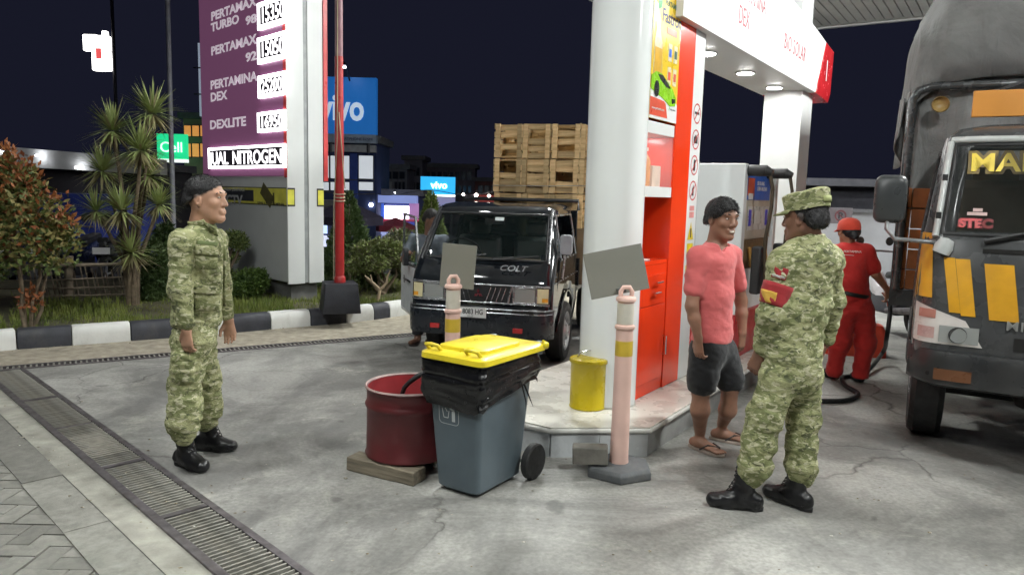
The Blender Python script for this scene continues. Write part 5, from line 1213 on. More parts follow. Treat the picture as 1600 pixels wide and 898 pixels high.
g_.build('crown', m_l1, tr, fix=False); o2.build('crown_tips', m_l3, tr, fix=False); r2.build('red_shoots', m_l2, tr, fix=False)
# spiky palm (dracaena) with several rosettes
p0 = G(208, 480, .17); p0 = np.array([p0[0], p0[1], .17]); Yp = p0[1]
pt = empty('spiky_palm', p0, 0, 'spiky palm with several pale green rosettes behind the kerb', 'palm')
heads = [(238, 178, 0.1, 1.0), (176, 205, -.1, .95), (160, 268, .1, .95), (220, 235, -.15, 1.05), (232, 275, .2, .9), (190, 330, -.2, .95), (205, 395, -.1, .85), (150, 330, .15, .8), (248, 320, .1, .8)]
m_pl = leafmat('palm_leaf', (.22, .30, .08), (.46, .52, .22)); m_pl2 = leafmat('palm_leaf_dry', (.22, .20, .09), (.36, .32, .17))
mbt, mbl, mbd = MB(), MB(), MB()
for hx, hy, dy, sc_ in heads:
    h = D(hx, hy, Yp + dy) - p0; base = np.array([rl.uniform(-.05, .05), rl.uniform(-.04, .04), 0]); mid = base * .5 + h * .5 + np.array([-(h[0]) * .25, 0, 0])
    mbt.tube([base, base + (mid - base) * .5 + [0, 0, .05], mid, mid + (h - mid) * .6 + [.01, 0, 0], h], [.038, .032, .026, .022, .02], 8)
    for k in range(165):
        el = rl.uniform(-.9, 1.35); az = rl.uniform(0, 2 * PI); d = np.array([math.cos(az) * math.cos(el), math.sin(az) * math.cos(el), math.sin(el)]); L = rl.uniform(.32, .50) * sc_ * (1 if el > -.3 else .8)
        s_ = np.cross(d, [0, 0, 1.0]); s_ /= np.linalg.norm(s_) + 1e-6; w_ = .0125 * sc_; drp = .20 * L * max(0.2, math.cos(el))
        pA = h + d * .02; pB = h + d * L * .5 - [0, 0, drp * .2]; pC = h + d * L - [0, 0, drp]
        (mbd if el < -.35 or rl.random() < .12 else mbl).add([pA - s_ * w_ * .6, pA + s_ * w_ * .6, pB + s_ * w_, pB - s_ * w_, pC], [(0, 1, 2, 3), (3, 2, 4)])
mbt.build('trunk', m_bark, pt, smooth=60); mbl.build('crown', m_pl, pt, fix=False); mbd.build('dry_fronds', m_pl2, pt, fix=False)
# clipped conifers and junipers
m_con, m_jun, m_jun2 = leafmat('conifer_needle', (.035, .07, .022), (.095, .14, .045)), leafmat('juniper_needle', (.09, .13, .03), (.22, .26, .085)), leafmat('juniper_grey', (.10, .105, .06), (.19, .18, .11))
def cone_tree(name, px, py_top, py_base, Y, halfw, label, mat, n=5200, lean=0.0):
    b = D(px, py_base, Y); tp_ = D(px, py_top, Y); h = tp_[2] - .17; o = np.array([b[0], Y, .17])
    t = empty(name, o, 0, label, 'conifer'); mb = MB(); mb.tube([(0, 0, 0), (0, 0, h * .9)], [.05, .01], 7); mb.build('trunk', m_bark, t)
    mb = MB(); wv = halfw * Y / 1150
    for _ in range(n):
        f = 1 - rl.random() ** .62; z = .06 + f * h * .96; a = rl.uniform(0, 2 * PI); rr_ = wv * (1 - f) ** .85 * (1 + .12 * math.sin(a * 5 + z * 7)) * rl.uniform(.72, 1.04)
        q = np.array([math.cos(a) * rr_, math.sin(a) * rr_, z]); d = np.array([math.cos(a) * .7, math.sin(a) * .7, rl.uniform(.2, 1.2)]) + np.array([rl.gauss(0, .25) for _ in range(3)]); d /= np.linalg.norm(d)
        s_ = np.cross(d, [rl.gauss(0, 1), rl.gauss(0, 1), rl.gauss(0, 1)]); s_ /= np.linalg.norm(s_); L = rl.uniform(.05, .10)
        mb.add([q, q + d * L * .5 + s_ * .016, q + d * L, q + d * L * .5 - s_ * .016], [(0, 1, 2, 3)])
    mb.build('crown', mat, t, fix=False); return t
cone_tree('cone_conifer', 545, 300, 470, 11.0, 47, 'dark conical conifer behind the red flagpole', m_con)
cone_tree('cone_conifer', 672, 300, 440, 13.0, 36, 'lighter conical conifer behind the open van door', leafmat('conifer_light', (.06, .10, .02), (.15, .19, .05)))
def shrub(name, label, base_px, Y, blobs, mat, n=1500, size=.055, trunk=True, mat2=None, asp=.35):
    b = D(base_px[0], base_px[1], Y); o = np.array([b[0], Y, .17]); t = empty(name, o, 0, label, 'shrub'); mb, mb2, mt_ = MB(), MB(), MB()
    for (px, py, rx, rz, dy) in blobs:
        c = D(px, py, Y + dy) - o; k = Y / 1150; leaves(mb, rl, c, (rx * k, rx * k * .85, rz * k), int(n * rx * rz / 900) + 80, size, .4, .6, asp)
        if mat2: leaves(mb2, rl, c, (rx * k, rx * k * .85, rz * k), int(n * rx * rz / 2200) + 30, size, .4, .6, asp)
        if trunk: branch(mt_, (rl.uniform(-.03, .03), rl.uniform(-.03, .03), 0), c - [0, 0, rz * k * .4], .035, .012, .06)
    mb.build('crown', mat, t, fix=False)
    if mat2: mb2.build('crown_tips', mat2, t, fix=False)
    if trunk: mt_.build('trunk', m_bark, t, smooth=60)
    return t
shrub('ball_shrub', 'round clipped green shrub at the foot of the price totem', (388, 478), 9.6, [(390, 443, 30, 26, 0), (378, 452, 20, 16, -.1), (402, 436, 20, 18, 0)], leafmat('ball_leaf', (.06, .11, .02), (.13, .20, .045)), 2600, .05, mat2=m_con)
shrub('pad_juniper', 'tiered juniper with flat pads beside the totem, behind the left man', (350, 478), 9.8, [(366, 374, 22, 14, 0), (355, 402, 20, 12, .1), (345, 430, 24, 16, 0), (330, 400, 16, 14, .2), (375, 382, 14, 10, 0)], m_jun, 2600, .05, mat2=m_con)
shrub('dark_cypress', 'dense dark green shrub between the spiky palm and the left man', (245, 486), 9.3, [(245, 400, 26, 36, 0), (242, 440, 32, 30, 0), (258, 370, 18, 26, .1), (232, 462, 26, 18, -.1)], m_con, 2200, .06)
shrub('spreading_juniper', 'spreading juniper with bare twisted trunk right of the flagpole', (598, 466), 10.6, [(575, 395, 26, 20, 0), (600, 388, 28, 20, .1), (560, 415, 22, 16, -.1), (625, 400, 30, 22, .1), (588, 412, 22, 14, -.2)], m_jun, 2400, .055, mat2=m_jun2)
shrub('grey_juniper', 'greyish juniper shrub left of the van door', (636, 462), 11.0, [(628, 376, 30, 20, 0), (648, 392, 24, 22, .1), (636, 420, 30, 20, 0)], m_jun2, 2200, .055, mat2=m_jun)
shrub('hedge_clump', 'low dark hedge clump between totem and flagpole', (512, 470), 11.6, [(505, 420, 22, 26, 0), (515, 445, 22, 22, 0), (560, 440, 26, 22, .2), (598, 446, 34, 20, .4), (650, 446, 34, 20, .4)], m_con, 2000, .06)
bt = G(590, 470, .17); mb = MB()
bo3 = empty('bare_branch', (bt[0], bt[1], .17), 0, 'pale forked bare branch standing in the grass by the kerb', 'branch')
mb.tube([(0, 0, 0), (.03, 0, .16), (-.07, 0, .25), (-.18, .02, .34)], [.028, .024, .018, .010], 7); mb.tube([(.03, 0, .15), (.12, .02, .25), (.13, .02, .34), (.17, .0, .42)], [.022, .016, .012, .007], 7); mb.tube([(-.07, 0, .25), (-.10, .0, .36)], [.012, .005], 6); mb.build('limb', M('bare_wood', (.34, .26, .17), .8, var=.2), bo3, smooth=60)
# rustic rail fence behind the verge
fe_ = empty('rail_fence', G(110, 490, .17), 0, 'weathered wooden rail fence behind the planting at left', 'fence')
fo = np.array(fe_.location); m_fw = M('fence_wood', (.22, .18, .13), .85, var=.35, scale=12, bump=.4)
def fp(px, py, Y): return D(px, py, Y) - fo
for px, Y in ((-60, 8.8), (108, 9.1), (200, 9.5), (330, 10.3)):
    top, bot = fp(px, 408 if px != 108 else 400, Y), fp(px, 492, Y); bot[2] = 0; mb = MB(); mb.tube([bot, top], [.055, .05], 9); mb.build('post', m_fw, fe_, smooth=50)
for y0, y1 in ((416, 411), (441, 430), (452, 446), (464, 458)):
    mb = MB(); mb.tube([fp(-60, y0, 8.75), fp(108, (y0 + y1) / 2 + 1, 9.05), fp(240, y1, 9.65)], .022 if y0 == 416 else .010, 7); mb.build('rail', m_fw, fe_)
mb = MB(); mb.tube([D(440, 409, 12.4) - fo, D(560, 410, 12.2) - fo, D(720, 411, 12.0) - fo], .02, 7); mb.build('rail', m_fw, fe_)
for k in range(26):
    px = 55 + k * 8 + rl.uniform(-2, 2); mb = MB(); mb.tube([fp(px, 485, 9.35 + k * .01) * [1, 1, 0] + [0, 0, .0], fp(px - 10, 420 + rl.uniform(-4, 6), 9.35)], .009, 5); mb.build('picket', m_fw, fe_)
# ================================================================ buildings and signs beyond the verge
def wallmat(name, c, **k): return M(name, c, .8, var=.18, scale=1.2, dirt=.4, dcol=tuple(np.array(c) * .45), **k)
def building(name, px0, px1, py_top, Y, depth, mat, label, cat='building', yaw=0.0, py_bot=None):
    a, b = D(px0, py_top, Y), D(px1, py_top, Y); h = (a[2] + b[2]) / 2; w_ = b[0] - a[0]
    t = empty(name, (a[0], Y, 0), yaw, label, cat)
    mb = MB(); mb.box(0, w_, 0, depth, 0, h); mb.build('wall', mat, t)
    mb = MB(); mb.box(-.15, w_ + .15, -.12, depth, h + .003, h + .22); mb.build('roof', M('roof_slab', (.12, .12, .12), .8), t)
    t['w'] = float(w_); t['h'] = float(h)
    def put(nm, mat_, qx0, qx1, qy0, qy1, off=.02, th=.05, parent=t):
        p, q_ = D(qx0, qy1, Y) - np.array([a[0], Y, 0]), D(qx1, qy0, Y) - np.array([a[0], Y, 0])
        m_ = MB(); m_.box(p[0], q_[0], -off - th, -off, p[2], q_[2]); return m_.build(nm, mat_, parent)
    def lab(body, px, py, hpx, mat_, wpx=None, off=.08, parent=t, bold=.0):
        p = D(px, py, Y) - np.array([a[0], Y, 0]); z2 = D(px, py - hpx, Y)[2]
        o = text('lettering', body, (z2 - p[2]) / .70, mat_, parent, (p[0], -off, p[2]), (PI / 2, 0, 0), .01, bold=bold)
        if wpx: o.scale = ((D(px + wpx, py, Y)[0] - D(px, py, Y)[0]) / max(o.dimensions.x, .01), 1, 1)
        return o
    return t, put, lab
def windows(put, px0, px1, py0, py1, n, mat, frame, nm='window'):
    w_ = (px1 - px0) / n
    for i in range(n):
        f_ = put(nm, frame, px0 + i * w_ + .6, px0 + (i + 1) * w_ - .6, py0, py1, .003, .06); put('pane', mat, px0 + i * w_ + 1.6, px0 + (i + 1) * w_ - 1.6, py0 + 1, py1 - 1, .065, .02, f_)
E_ = glow
m_wd = M('dark_frame', (.05, .05, .06), .5); m_lit = E_('lit_window', (.75, .80, .85), .55); m_dim = E_('dim_window', (.5, .5, .52), .12); m_warm = E_('warm_window', (1.0, .38, .10), .5); m_nw = M('night_window', (.02, .022, .03), .15)
# phone shop with the big blue billboard
t, put, lab = building('phone_shop', 478, 588, 222, 24.0, 2.5, wallmat('shop_navy', (.025, .04, .12)), 'dark blue shop building under the big blue billboard')
for a, b in ((500, 548), (560, 585)): windows(put, a, b, 243, 280, 3 if a == 500 else 1, m_lit, m_wd); windows(put, a, b, 284, 298, 3 if a == 500 else 1, m_lit, m_wd)
put('cornice', M('cornice_grey', (.35, .36, .38), .6), 480, 589, 228, 236, .0, .25)
put('blue_pier', M('pier_blue', (.03, .06, .28), .5), 548, 559, 240, 312, .01, .12)
put('downlight', E_('shop_spot', (.9, .93, 1), 9), 558, 561, 234.5, 237.5, .12, .12)
put('panel', M('panel_tan', (.18, .13, .07), .7), 480, 499, 302, 318, .02, .1)
bb_ = empty('billboard', D(500, 222, 23.6), 0, 'large glossy blue billboard with the white vivo wordmark', 'billboard')
p00 = np.array(D(500, 222, 23.6)); p1 = D(588, 122, 23.6) - p00; yb_ = D(500, 208, 23.6)[2] - p00[2]
mb = MB(); mb.box(0, p1[0], 0, .25, yb_, p1[2]); mb.build('board', E_('billboard_blue', (.015, .15, .50), .48, (.02, .16, .5)), bb_)
mb = MB(); mb.box(0, p1[0], 0, .25, 0, yb_ - .01); mb.build('board_strip', M('board_strip', (.32, .40, .5), .5), bb_)
tw_ = text('wordmark', 'vivo', 1.12, E_('wordmark_white', (.62, .75, .9), .55), bb_, (.02, -.02, D(500, 186, 23.6)[2] - p00[2]), (PI / 2, 0, 0), .01, bold=.03); tw_.scale = (1.40 / tw_.dimensions.x, 1, 1)
text('small_print', 'SMARTPHONE RESMI', .12, M('print_slate', (.08, .1, .2), .5), bb_, (.55, -.02, .08), (PI / 2, 0, 0), .005)
mb = MB(); c_ = D(543, 145, 23.3) - p00; mb.tube([(c_[0], -.9, p1[2] + .25), (c_[0], -.45, p1[2] + .2), (c_[0], 0, p1[2] - .1)], .03, 6); mb.lathe([(0, -.05), (.12, 0), (.06, .1)], 12, Matrix.Translation((c_[0], -.9, p1[2] + .2))); mb.build('spotlight_arm', m_wd, bb_)
mb = MB(); mb.lathe([(0, -.06), (.10, -.055), (.10, -.05)], 12, Matrix.Translation((c_[0], -.9, p1[2] + .2)), cap=False); mb.build('spotlight_lens', E_('spot_lens', (.9, .9, 1), 30), bb_)
for x in (.3, 1.5): mb = MB(); mb.tube([(x, .15, -.3), (x, .15, 0)], .05, 6); mb.build('leg', m_wd, bb_)
# white hoarding and warm lit block seen left of the totem
t, put, lab = building('corner_block', 286, 330, 186, 27.0, 2.5, wallmat('warm_wall', (.30, .22, .17)), 'warm lit block standing left of the price totem')
windows(put, 288, 326, 196, 214, 3, m_warm, m_wd); windows(put, 288, 326, 224, 246, 3, m_warm, m_wd)
hw = empty('rooftop_hoarding', D(312, 184, 26.5), 0, 'pale rooftop hoarding on a steel frame left of the totem', 'hoarding'); q = D(312, 184, 26.5); q2 = D(332, 68, 26.5) - q
mb = MB(); mb.box(0, q2[0], 0, .12, .05, q2[2]); mb.build('board', E_('hoarding_pale', (.55, .66, .82), .35, (.5, .55, .6)), hw)
for z in (.8, 1.7): mb = MB(); mb.tube([(-.15, -.05, z), (q2[0], -.05, z)], .025, 6); mb.build('frame_bar', m_wd, hw)
# lit white box sign on a mast at upper left
bs = D(150, 120, 26.0); pb = empty('box_sign', (bs[0], 26.0, 0), 0, 'glowing white two-box sign high at upper left', 'sign')
def at26(px, py): return D(px, py, 26.0) - np.array([bs[0], 26.0, 0])
m_bx = E_('box_sign_white', (1, .98, .95), 5.0)
for a, b, c, d_ in ((132, 55, 153, 80), (147, 57, 172, 111), (161, 49, 168, 57.5)):
    p, q = at26(a, d_), at26(c, b); mb = MB(); mb.box(p[0], q[0], -.1 if a != 147 else -.14, .1, p[2], q[2]); mb.build('light_box', m_bx, pb, bevel=.04)
p, q = at26(154, 93), at26(162, 77); mb = MB(); mb.box(p[0], q[0], -.16, -.145, p[2], q[2]); mb.build('red_mark', E_('box_mark_red', (.9, .12, .12), .9), pb)
p = at26(179, 110); mb = MB(); mb.tube([(p[0], 0, 0), (p[0], 0, p[2] + 2.5)], .06, 8); mb.tube([(p[0], 0, p[2] + .6), (p[0] - .5, 0, p[2] + .6)], .03, 6); mb.build('mast', M('mast_dark', (.04, .035, .045), .6), pb)
# green sign
gs = D(246, 253, 26.0); gq = D(291, 210, 26.0) - gs; gsn = empty('green_sign', gs, 0, 'glowing green sign board behind the spiky palm', 'sign')
mb = MB(); mb.box(0, gq[0], 0, .15, .12, gq[2]); mb.build('board', E_('sign_green', (.02, .75, .30), .9), gsn)
mb = MB(); mb.box(0, gq[0], -.01, .15, 0, .11); mb.build('board_strip', E_('sign_strip', (.8, .9, .85), 1.2), gsn)
tx_ = text('lettering', 'Cell', .5, E_('sign_letter', (.75, 1, .85), 1.4), gsn, (.1, -.02, .35), (PI / 2, 0, 0), .01); mb = MB(); mb.box(.3, .36, .2, .26, -gs[2], .1); mb.build('leg', m_wd, gsn)
# long low shed with pale eaves at far left
t, put, lab = building('long_shed', -150, 240, 262, 21.0, 2.5, wallmat('shed_wall', (.05, .045, .05)), 'long low shed with a pale concrete eaves beam at far left')
mb = MB(); a = D(-150, 216, 20.5) - np.array(t.location); b = D(250, 249, 20.5) - np.array(t.location)
mb.prism([(a[0], a[2] - .60), (b[0], b[2] - .42), (b[0], b[2]), (a[0], a[2])], -.5, -.1, 'y'); mb.build('eaves_beam', M('eaves_concrete', (.42, .41, .38), .8, var=.2, scale=1.5), t)
for px in (15, 95, 160, 225): put('shutter', M('shutter_dark', (.045, .05, .07), .6), px, px + 50, 300, 372, .01, .05)
for px, py in ((20, 238), (80, 244), (140, 262)): put('eaves_lamp', E_('eaves_lamp', (.85, .9, 1), 30), px, px + 7, py, py + 2.5, .6, .1)
# row of dark shophouses
t, put, lab = building('grey_shophouse', 589, 636, 264, 34.0, 2.5, wallmat('shophouse_grey', (.16, .15, .16)), 'dim grey shophouse with a square letter sign beside the billboard shop')
sgn_ = put('sign_board', M('sign_board_grey', (.26, .25, .24), .6), 585, 613, 284, 303, .02, .2); lab('NBS', 589, 299, 10, M('sign_dark', (.05, .05, .05), .6), 20, .24)
windows(put, 616, 634, 284, 298, 3, m_nw, m_wd); windows(put, 592, 634, 268, 280, 4, m_nw, m_wd)
t, put, lab = building('tall_shophouse', 632, 660, 250, 38.0, 2.5, wallmat('shophouse_dark', (.14, .13, .15)), 'taller dark shophouse with a bare gable behind the small blue screen')
windows(put, 635, 657, 262, 275, 3, m_nw, m_wd); windows(put, 635, 657, 285, 300, 3, m_nw, m_wd)
t, put, lab = building('terrace_shophouse', 660, 742, 262, 40.0, 2.5, wallmat('terrace_mauve', (.11, .095, .115)), 'wide dark terrace building left of the crates')
windows(put, 664, 738, 268, 282, 8, m_nw, m_wd); windows(put, 714, 738, 290, 302, 3, m_nw, m_wd)
t, put, lab = building('red_terrace', 742, 800, 284, 40.0, 2.5, wallmat('terrace_red', (.13, .05, .045)), 'low reddish terrace behind the wooden crates')
windows(put, 746, 796, 290, 302, 5, m_nw, m_wd); put('warm_fascia', E_('fascia_warm', (.45, .06, .05), .30), 742, 800, 306, 322, .05, .1)
# small blue screen and its lower panel
vs_ = D(657, 303, 30.0); vq = D(711, 277, 30.0) - vs_; vp = empty('led_screen', (vs_[0], 30.0, 0), 0, 'small bright blue screen with the white vivo wordmark', 'screen')
mb = MB(); mb.box(0, vq[0], 0, .2, vs_[2], vs_[2] + vq[2]); mb.build('screen_face', E_('screen_cyan', (.03, .42, .85), 1.1), vp)
mb = MB(); mb.box(0, vq[0], -.02, .2, vs_[2] - .08, vs_[2] - .01); mb.build('screen_edge', E_('screen_edge', (.9, .97, 1), 3), vp)
o = text('wordmark', 'vivo', .40, E_('screen_word', (.7, .95, 1), 2.2), vp, (.42, -.02, vs_[2] + .24), (PI / 2, 0, 0), .01, bold=.012)
for x in (.15, vq[0] - .15): mb = MB(); mb.tube([(x, .1, 0), (x, .1, vs_[2])], .06, 8); mb.build('leg', m_wd, vp)
mb = MB(); p, q = D(680, 332, 30.0) - vs_, D(711, 309, 30.0) - vs_; mb.box(p[0], q[0], 0, .1, vs_[2] + p[2], vs_[2] + q[2]); mb.build('lower_panel', E_('panel_lilac', (.35, .35, .6), .45), vp)
o = text('lettering', 'SALE', .18, M('panel_ink', (.1, .1, .3), .5), vp, (p[0] + .15, -.02, vs_[2] + p[2] + .2), (PI / 2, 0, 0), .01)
# lit street stalls and parasols
t, put, lab = building('market_stall', 588, 655, 306, 25.0, 2.5, wallmat('stall_blue', (.05, .07, .22)), 'brightly lit phone stall with white signs behind the junipers', 'stall')
put('canopy_band', E_('stall_band', (.30, .38, .80), .5), 588, 655, 306, 316, .3, .4)
for a, b, c, d_, nm, col, s_ in ((602, 640, 322, 342, 'light_sign', (.95, .92, 1.0), 3.2), (606, 628, 349, 362, 'light_sign', (.9, .92, 1), 2.6), (594, 602, 350, 360, 'light_sign', (.9, .95, 1), 2.2), (588, 600, 318, 350, 'blue_panel', (.06, .14, .6), .6), (630, 652, 346, 366, 'blue_panel', (.07, .12, .55), .5), (640, 655, 318, 344, 'pink_panel', (.5, .25, .5), .5), (588, 655, 343, 346, 'red_band', (.5, .05, .10), .5), (588, 606, 362, 374, 'counter', (.4, .45, .8), .6)):
    put(nm, E_('%s_%d' % (nm, a), col, s_), a, b, c, d_, .05, .08)
o = lab('PROMO', 608, 338, 11, E_('stall_word', (.35, .25, .7), .6), 28, .15)
t, put, lab = building('corner_stall', 484, 520, 326, 20.0, 2.5, wallmat('stall_dark', (.05, .05, .09)), 'small lit stall behind the base of the totem', 'stall')
for a, b, c, d_, col, s_ in ((490, 512, 346, 364, (.5, .65, 1), 1.3), (490, 500, 366, 388, (.2, .3, .9), .8), (502, 514, 368, 386, (.7, .75, 1), 1.0)): put('lit_panel', E_('corner_panel_%d' % (a + c), col, s_), a, b, c, d_, .04, .06)
def parasol(px, py, Y, rw, hpx, label, mat):
    c = D(px, py, Y); t = empty('parasol', (c[0], Y, 0), 0, label, 'parasol'); r_ = rw * Y / 1150; h = hpx * Y / 1150
    mb = MB(); n = 8; mb.add([(0, 0, c[2])] + [(math.cos(k * PI / 4) * r_, math.sin(k * PI / 4) * r_, c[2] - h) for k in range(8)] + [(math.cos(k * PI / 4) * r_, math.sin(k * PI / 4) * r_, c[2] - h - .18) for k in range(8)], [(0, 1 + k, 1 + (k + 1) % 8) for k in range(8)] + [(1 + k, 9 + k, 9 + (k + 1) % 8, 1 + (k + 1) % 8) for k in range(8)]); solid(mb.build('canopy', mat, t), .02, 0)
    mb = MB(); mb.tube([(0, 0, 0), (0, 0, c[2])], .03, 8); mb.build('pole', m_wd, t)
parasol(540, 312, 17.0, 58, 26, 'wide dark parasol over the stall beside the flagpole', M('parasol_dark', (.03, .025, .045), .7))
parasol(618, 340, 22.0, 30, 12, 'small red and blue parasol in front of the lit stall', M('parasol_red', (.25, .04, .06), .7))
# string of warm bulbs above the terrace
for i, (px, py, r_) in enumerate(((724, 304, 2.0), (744, 305, 2.6), (764, 306.5, 2.4), (747, 317.5, 2.0), (580, 320, 3.0), (617, 301, .8))):
    c = D(px, py, 24.0); t = empty('street_bulb', c, 0, f'{("leftmost", "middle", "rightmost", "lowest", "largest cool", "faint")[i]} glowing bulb among the {"three in the row" if i < 3 else "lights"} {"left of the crates" if i < 4 else "above the stalls"}', 'bulb', 'bulbs over the street')
    rr_ = r_ * 24 / 1150; mb = MB(); mb.lathe([(0, -rr_), (rr_ * .7, -rr_ * .7), (rr_, 0), (rr_ * .7, rr_ * .7), (0, rr_)], 12); mb.build('globe', E_('bulb_warm' if i < 4 else 'bulb_cool', (1, .85, .75) if i < 4 else (.85, .9, 1), 45), t, smooth=True)
    mb = MB(); mb.tube([(0, 0, rr_), (0, 0, rr_ + .12)], .02, 6); mb.build('socket', m_wd, t)
mb = MB(); mb.tube([D(px, 303 + 4 * math.sin((px - 700) * .05) - 2, 24.05) for px in range(560, 830, 6)], .012, 5); tag(mb.build('bulb_cable', m_wd), 'thin black cable carrying the bulbs across the street', 'cable')
for k, (ya, yb2) in enumerate(((299, 303), (277, 281))): mb = MB(); mb.tube([D(px, ya + (yb2 - ya) * (px - 498) / 90 + 2 * math.sin((px - 498) / 90 * PI), 19.0) for px in range(498, 592, 8)], .014, 5); tag(mb.build('power_cable', m_wd), f'{("lower", "upper")[k]} thin power cable in front of the billboard shop', 'cable')
# parked motorbikes and covered load behind the fence
def motorbike(loc, rz, body, label, plate=False):
    t = empty('motorbike', loc, rz, label, 'motorbike')
    for x in (-.62, .62):
        m_ = Matrix.Translation((x, 0, .29)) @ Matrix.Rotation(PI / 2, 4, 'X'); mb = MB(); mb.lathe([(.22, -.04), (.28, -.045), (.29, 0), (.28, .045), (.22, .04)], 26, m_, cap=False); w__ = mb.build('wheel', m_tyre, t, smooth=40)
        mb = MB()
        for k in range(5): mb.box(0, .23, -.012, .012, -.012, .012, m_ @ Matrix.Rotation(k * 2 * PI / 5, 4, 'Z'))
        mb.build('spokes', m_hub, w__)
    mb = MB(); mb.loft([[(x, y * w_, z + dz_) for y, dz_ in ((-1, 0), (-.7, .10), (.7, .10), (1, 0), (.7, -.12), (-.7, -.12))] for x, w_, z in ((-.75, .06, .72), (-.5, .13, .68), (-.1, .12, .55), (.15, .11, .50), (.35, .15, .70), (.50, .10, .82))]); mb.build('fairing', body, t, bevel=.02)
    mb = MB(); mb.loft([[(x, y * w_, z + dz_) for y, dz_ in ((-1, 0), (-.8, .05), (.8, .05), (1, 0), (.8, -.04), (-.8, -.04))] for x, w_, z in ((-.72, .09, .82), (-.4, .13, .79), (0, .11, .74))]); mb.build('seat', m_blk, t, bevel=.015)
    mb = MB(); mb.tube([(.62, .0, .29), (.48, 0, .85), (.42, 0, 1.0)], .03, 8); mb.tube([(.36, -.33, 1.02), (.42, -.12, 1.03), (.42, .12, 1.03), (.36, .33, 1.02)], .015, 7); mb.build('fork_and_bar', m_steel, t)
    for s_ in (-1, 1): mb = MB(); mb.lathe([(0, 0), (.05, .01), (.06, .03), (.0, .04)], 12, Matrix.Translation((.42, s_ * .22, 1.16)) @ Matrix.Rotation(-PI / 2, 4, 'Y')); mb.build('mirror', m_blk, t)
    mb = MB(); mb.lathe([(0, 0), (.07, .01), (.085, .06)], 14, Matrix.Translation((.56, 0, .86)) @ Matrix.Rotation(PI / 2, 4, 'Y'), cap=False); mb.build('headlight', m_refl, t)
    mb = MB(); mb.box(-.83, -.81, -.12, .12, .62, .72); mb.build('number_plate', MATS['plate_white'], t)
    mb = MB(); mb.tube([(-.1, .12, .3), (-.7, .16, .38)], [.03, .05], 8); mb.build('exhaust', m_steel, t)
    mb = MB(); mb.box(-.25, .25, -.1, .1, .25, .5); mb.build('engine', m_wd, t, bevel=.03)
m_mb1, m_mb2, m_mb3 = M('bike_red', (.22, .012, .018), .3), M('bike_dark', (.03, .03, .035), .3), M('bike_blue', (.02, .03, .10), .3)
for i, (px, Y, rz, m_, lb) in enumerate(((12, 11.2, 2.0, m_mb1, 'red parked motorbike behind the fence at the far left'), (75, 11.4, 1.9, m_mb2, 'dark parked motorbike behind the fence next to the red one'), (128, 11.7, 4.9, m_mb3, 'dark blue motorbike with pale plate behind the fence'), (185, 12.0, 1.8, m_mb2, 'black motorbike parked behind the trunk of the spiky palm'))):
    c = D(px, 440, Y); motorbike((c[0], Y, -.03), rz, m_, lb)
c = D(150, 400, 15.0); mb = MB(); rngb = [[(x * w_, y * .9, z) for x, y in rrect(2.0, 1.4, .25, 3)] for z, w_ in ((0, 1.25), (.9, 1.2), (1.25, 1.05), (1.45, .7))]; mb.loft(rngb)
tag(mb.build('tarpaulin_stall', M('tarp_blue', (.02, .035, .20), .6, var=.3, scale=3, bump=.5, bscale=8), loc=(c[0], 15.0, 0), smooth=30), 'dark blue tarpaulin-covered stall behind the motorbikes', 'stall')
c = D(146, 376, 14.0); mb = MB(); mb.box(-.05, .05, -.02, .02, -.03, .03); tag(mb.build('stall_lamp', E_('stall_lamp', (.9, .95, 1), 7), loc=c), 'small white lamp on the blue covered stall', 'lamp')
# grey yard wall, dark shed roof and sign behind the attendant
wz = D(1340, 332, 13.5)
yw = empty('yard_wall', (wz[0], 13.5, 0), R(-10), 'plain grey yard wall behind the attendant in red', 'wall')
mb = MB(); mb.box(-1.7, 6.0, 0, .2, -.03, wz[2]); mb.build('wall_panel', M('yard_grey', (.36, .36, .385), .8, var=.12, scale=1.5, dirt=.3, dcol=(.2, .2, .2)), yw)
mb = MB(); mb.box(-1.8, 6.1, -.05, .25, wz[2] + .002, wz[2] + .06); mb.build('coping', M('coping_dark', (.12, .12, .13), .7), yw)
q = D(1340, 292, 15.0); rf = empty('dark_shed', (q[0], 15.0, 0), R(-10), 'dark shed roof line rising above the grey yard wall', 'shed')
mb = MB(); mb.box(-1.6, 6, 0, 4, 0, q[2]); mb.build('wall', M('shed_dark', (.022, .022, .03), .8), rf); mb = MB(); mb.box(-1.8, 6.2, -.3, 4, q[2] + .003, q[2] + .15); mb.build('roof', M('shed_roof', (.05, .05, .06), .7), rf)
q = D(1313, 337, 13.2); ns_ = empty('no_parking_sign', q, R(-8), 'small pale no parking board on the grey yard wall', 'sign')
mb = MB(); mb.box(-.20, .20, -.01, .01, -.14, .14); mb.build('board', M('board_pale', (.16, .14, .155), .6), ns_, bevel=.004)
mb = MB(); vs = []
for k in range(24):
    a = 2 * PI * k / 24
    for r_ in (.075, .10): vs.append((.0 + math.cos(a) * r_, -.013, math.sin(a) * r_))
mb.add(vs, [(2 * k, 2 * k + 1, (2 * k + 3) % 48, (2 * k + 2) % 48) for k in range(24)]); mb.build('ring_mark', M('mark_red', (.16, .05, .06), .6), ns_)
text('lettering', 'P', .15, M('mark_black', (.04, .04, .05), .6), ns_, (-.042, -.012, -.05), (PI / 2, 0, 0), .001, bold=.003)
mb = MB(); mb.prism([(-.078, .062), (-.066, .074), (.078, -.062), (.066, -.074)], -.0145, -.0135, 'y'); mb.build('slash_mark', MATS['mark_red'], ns_)
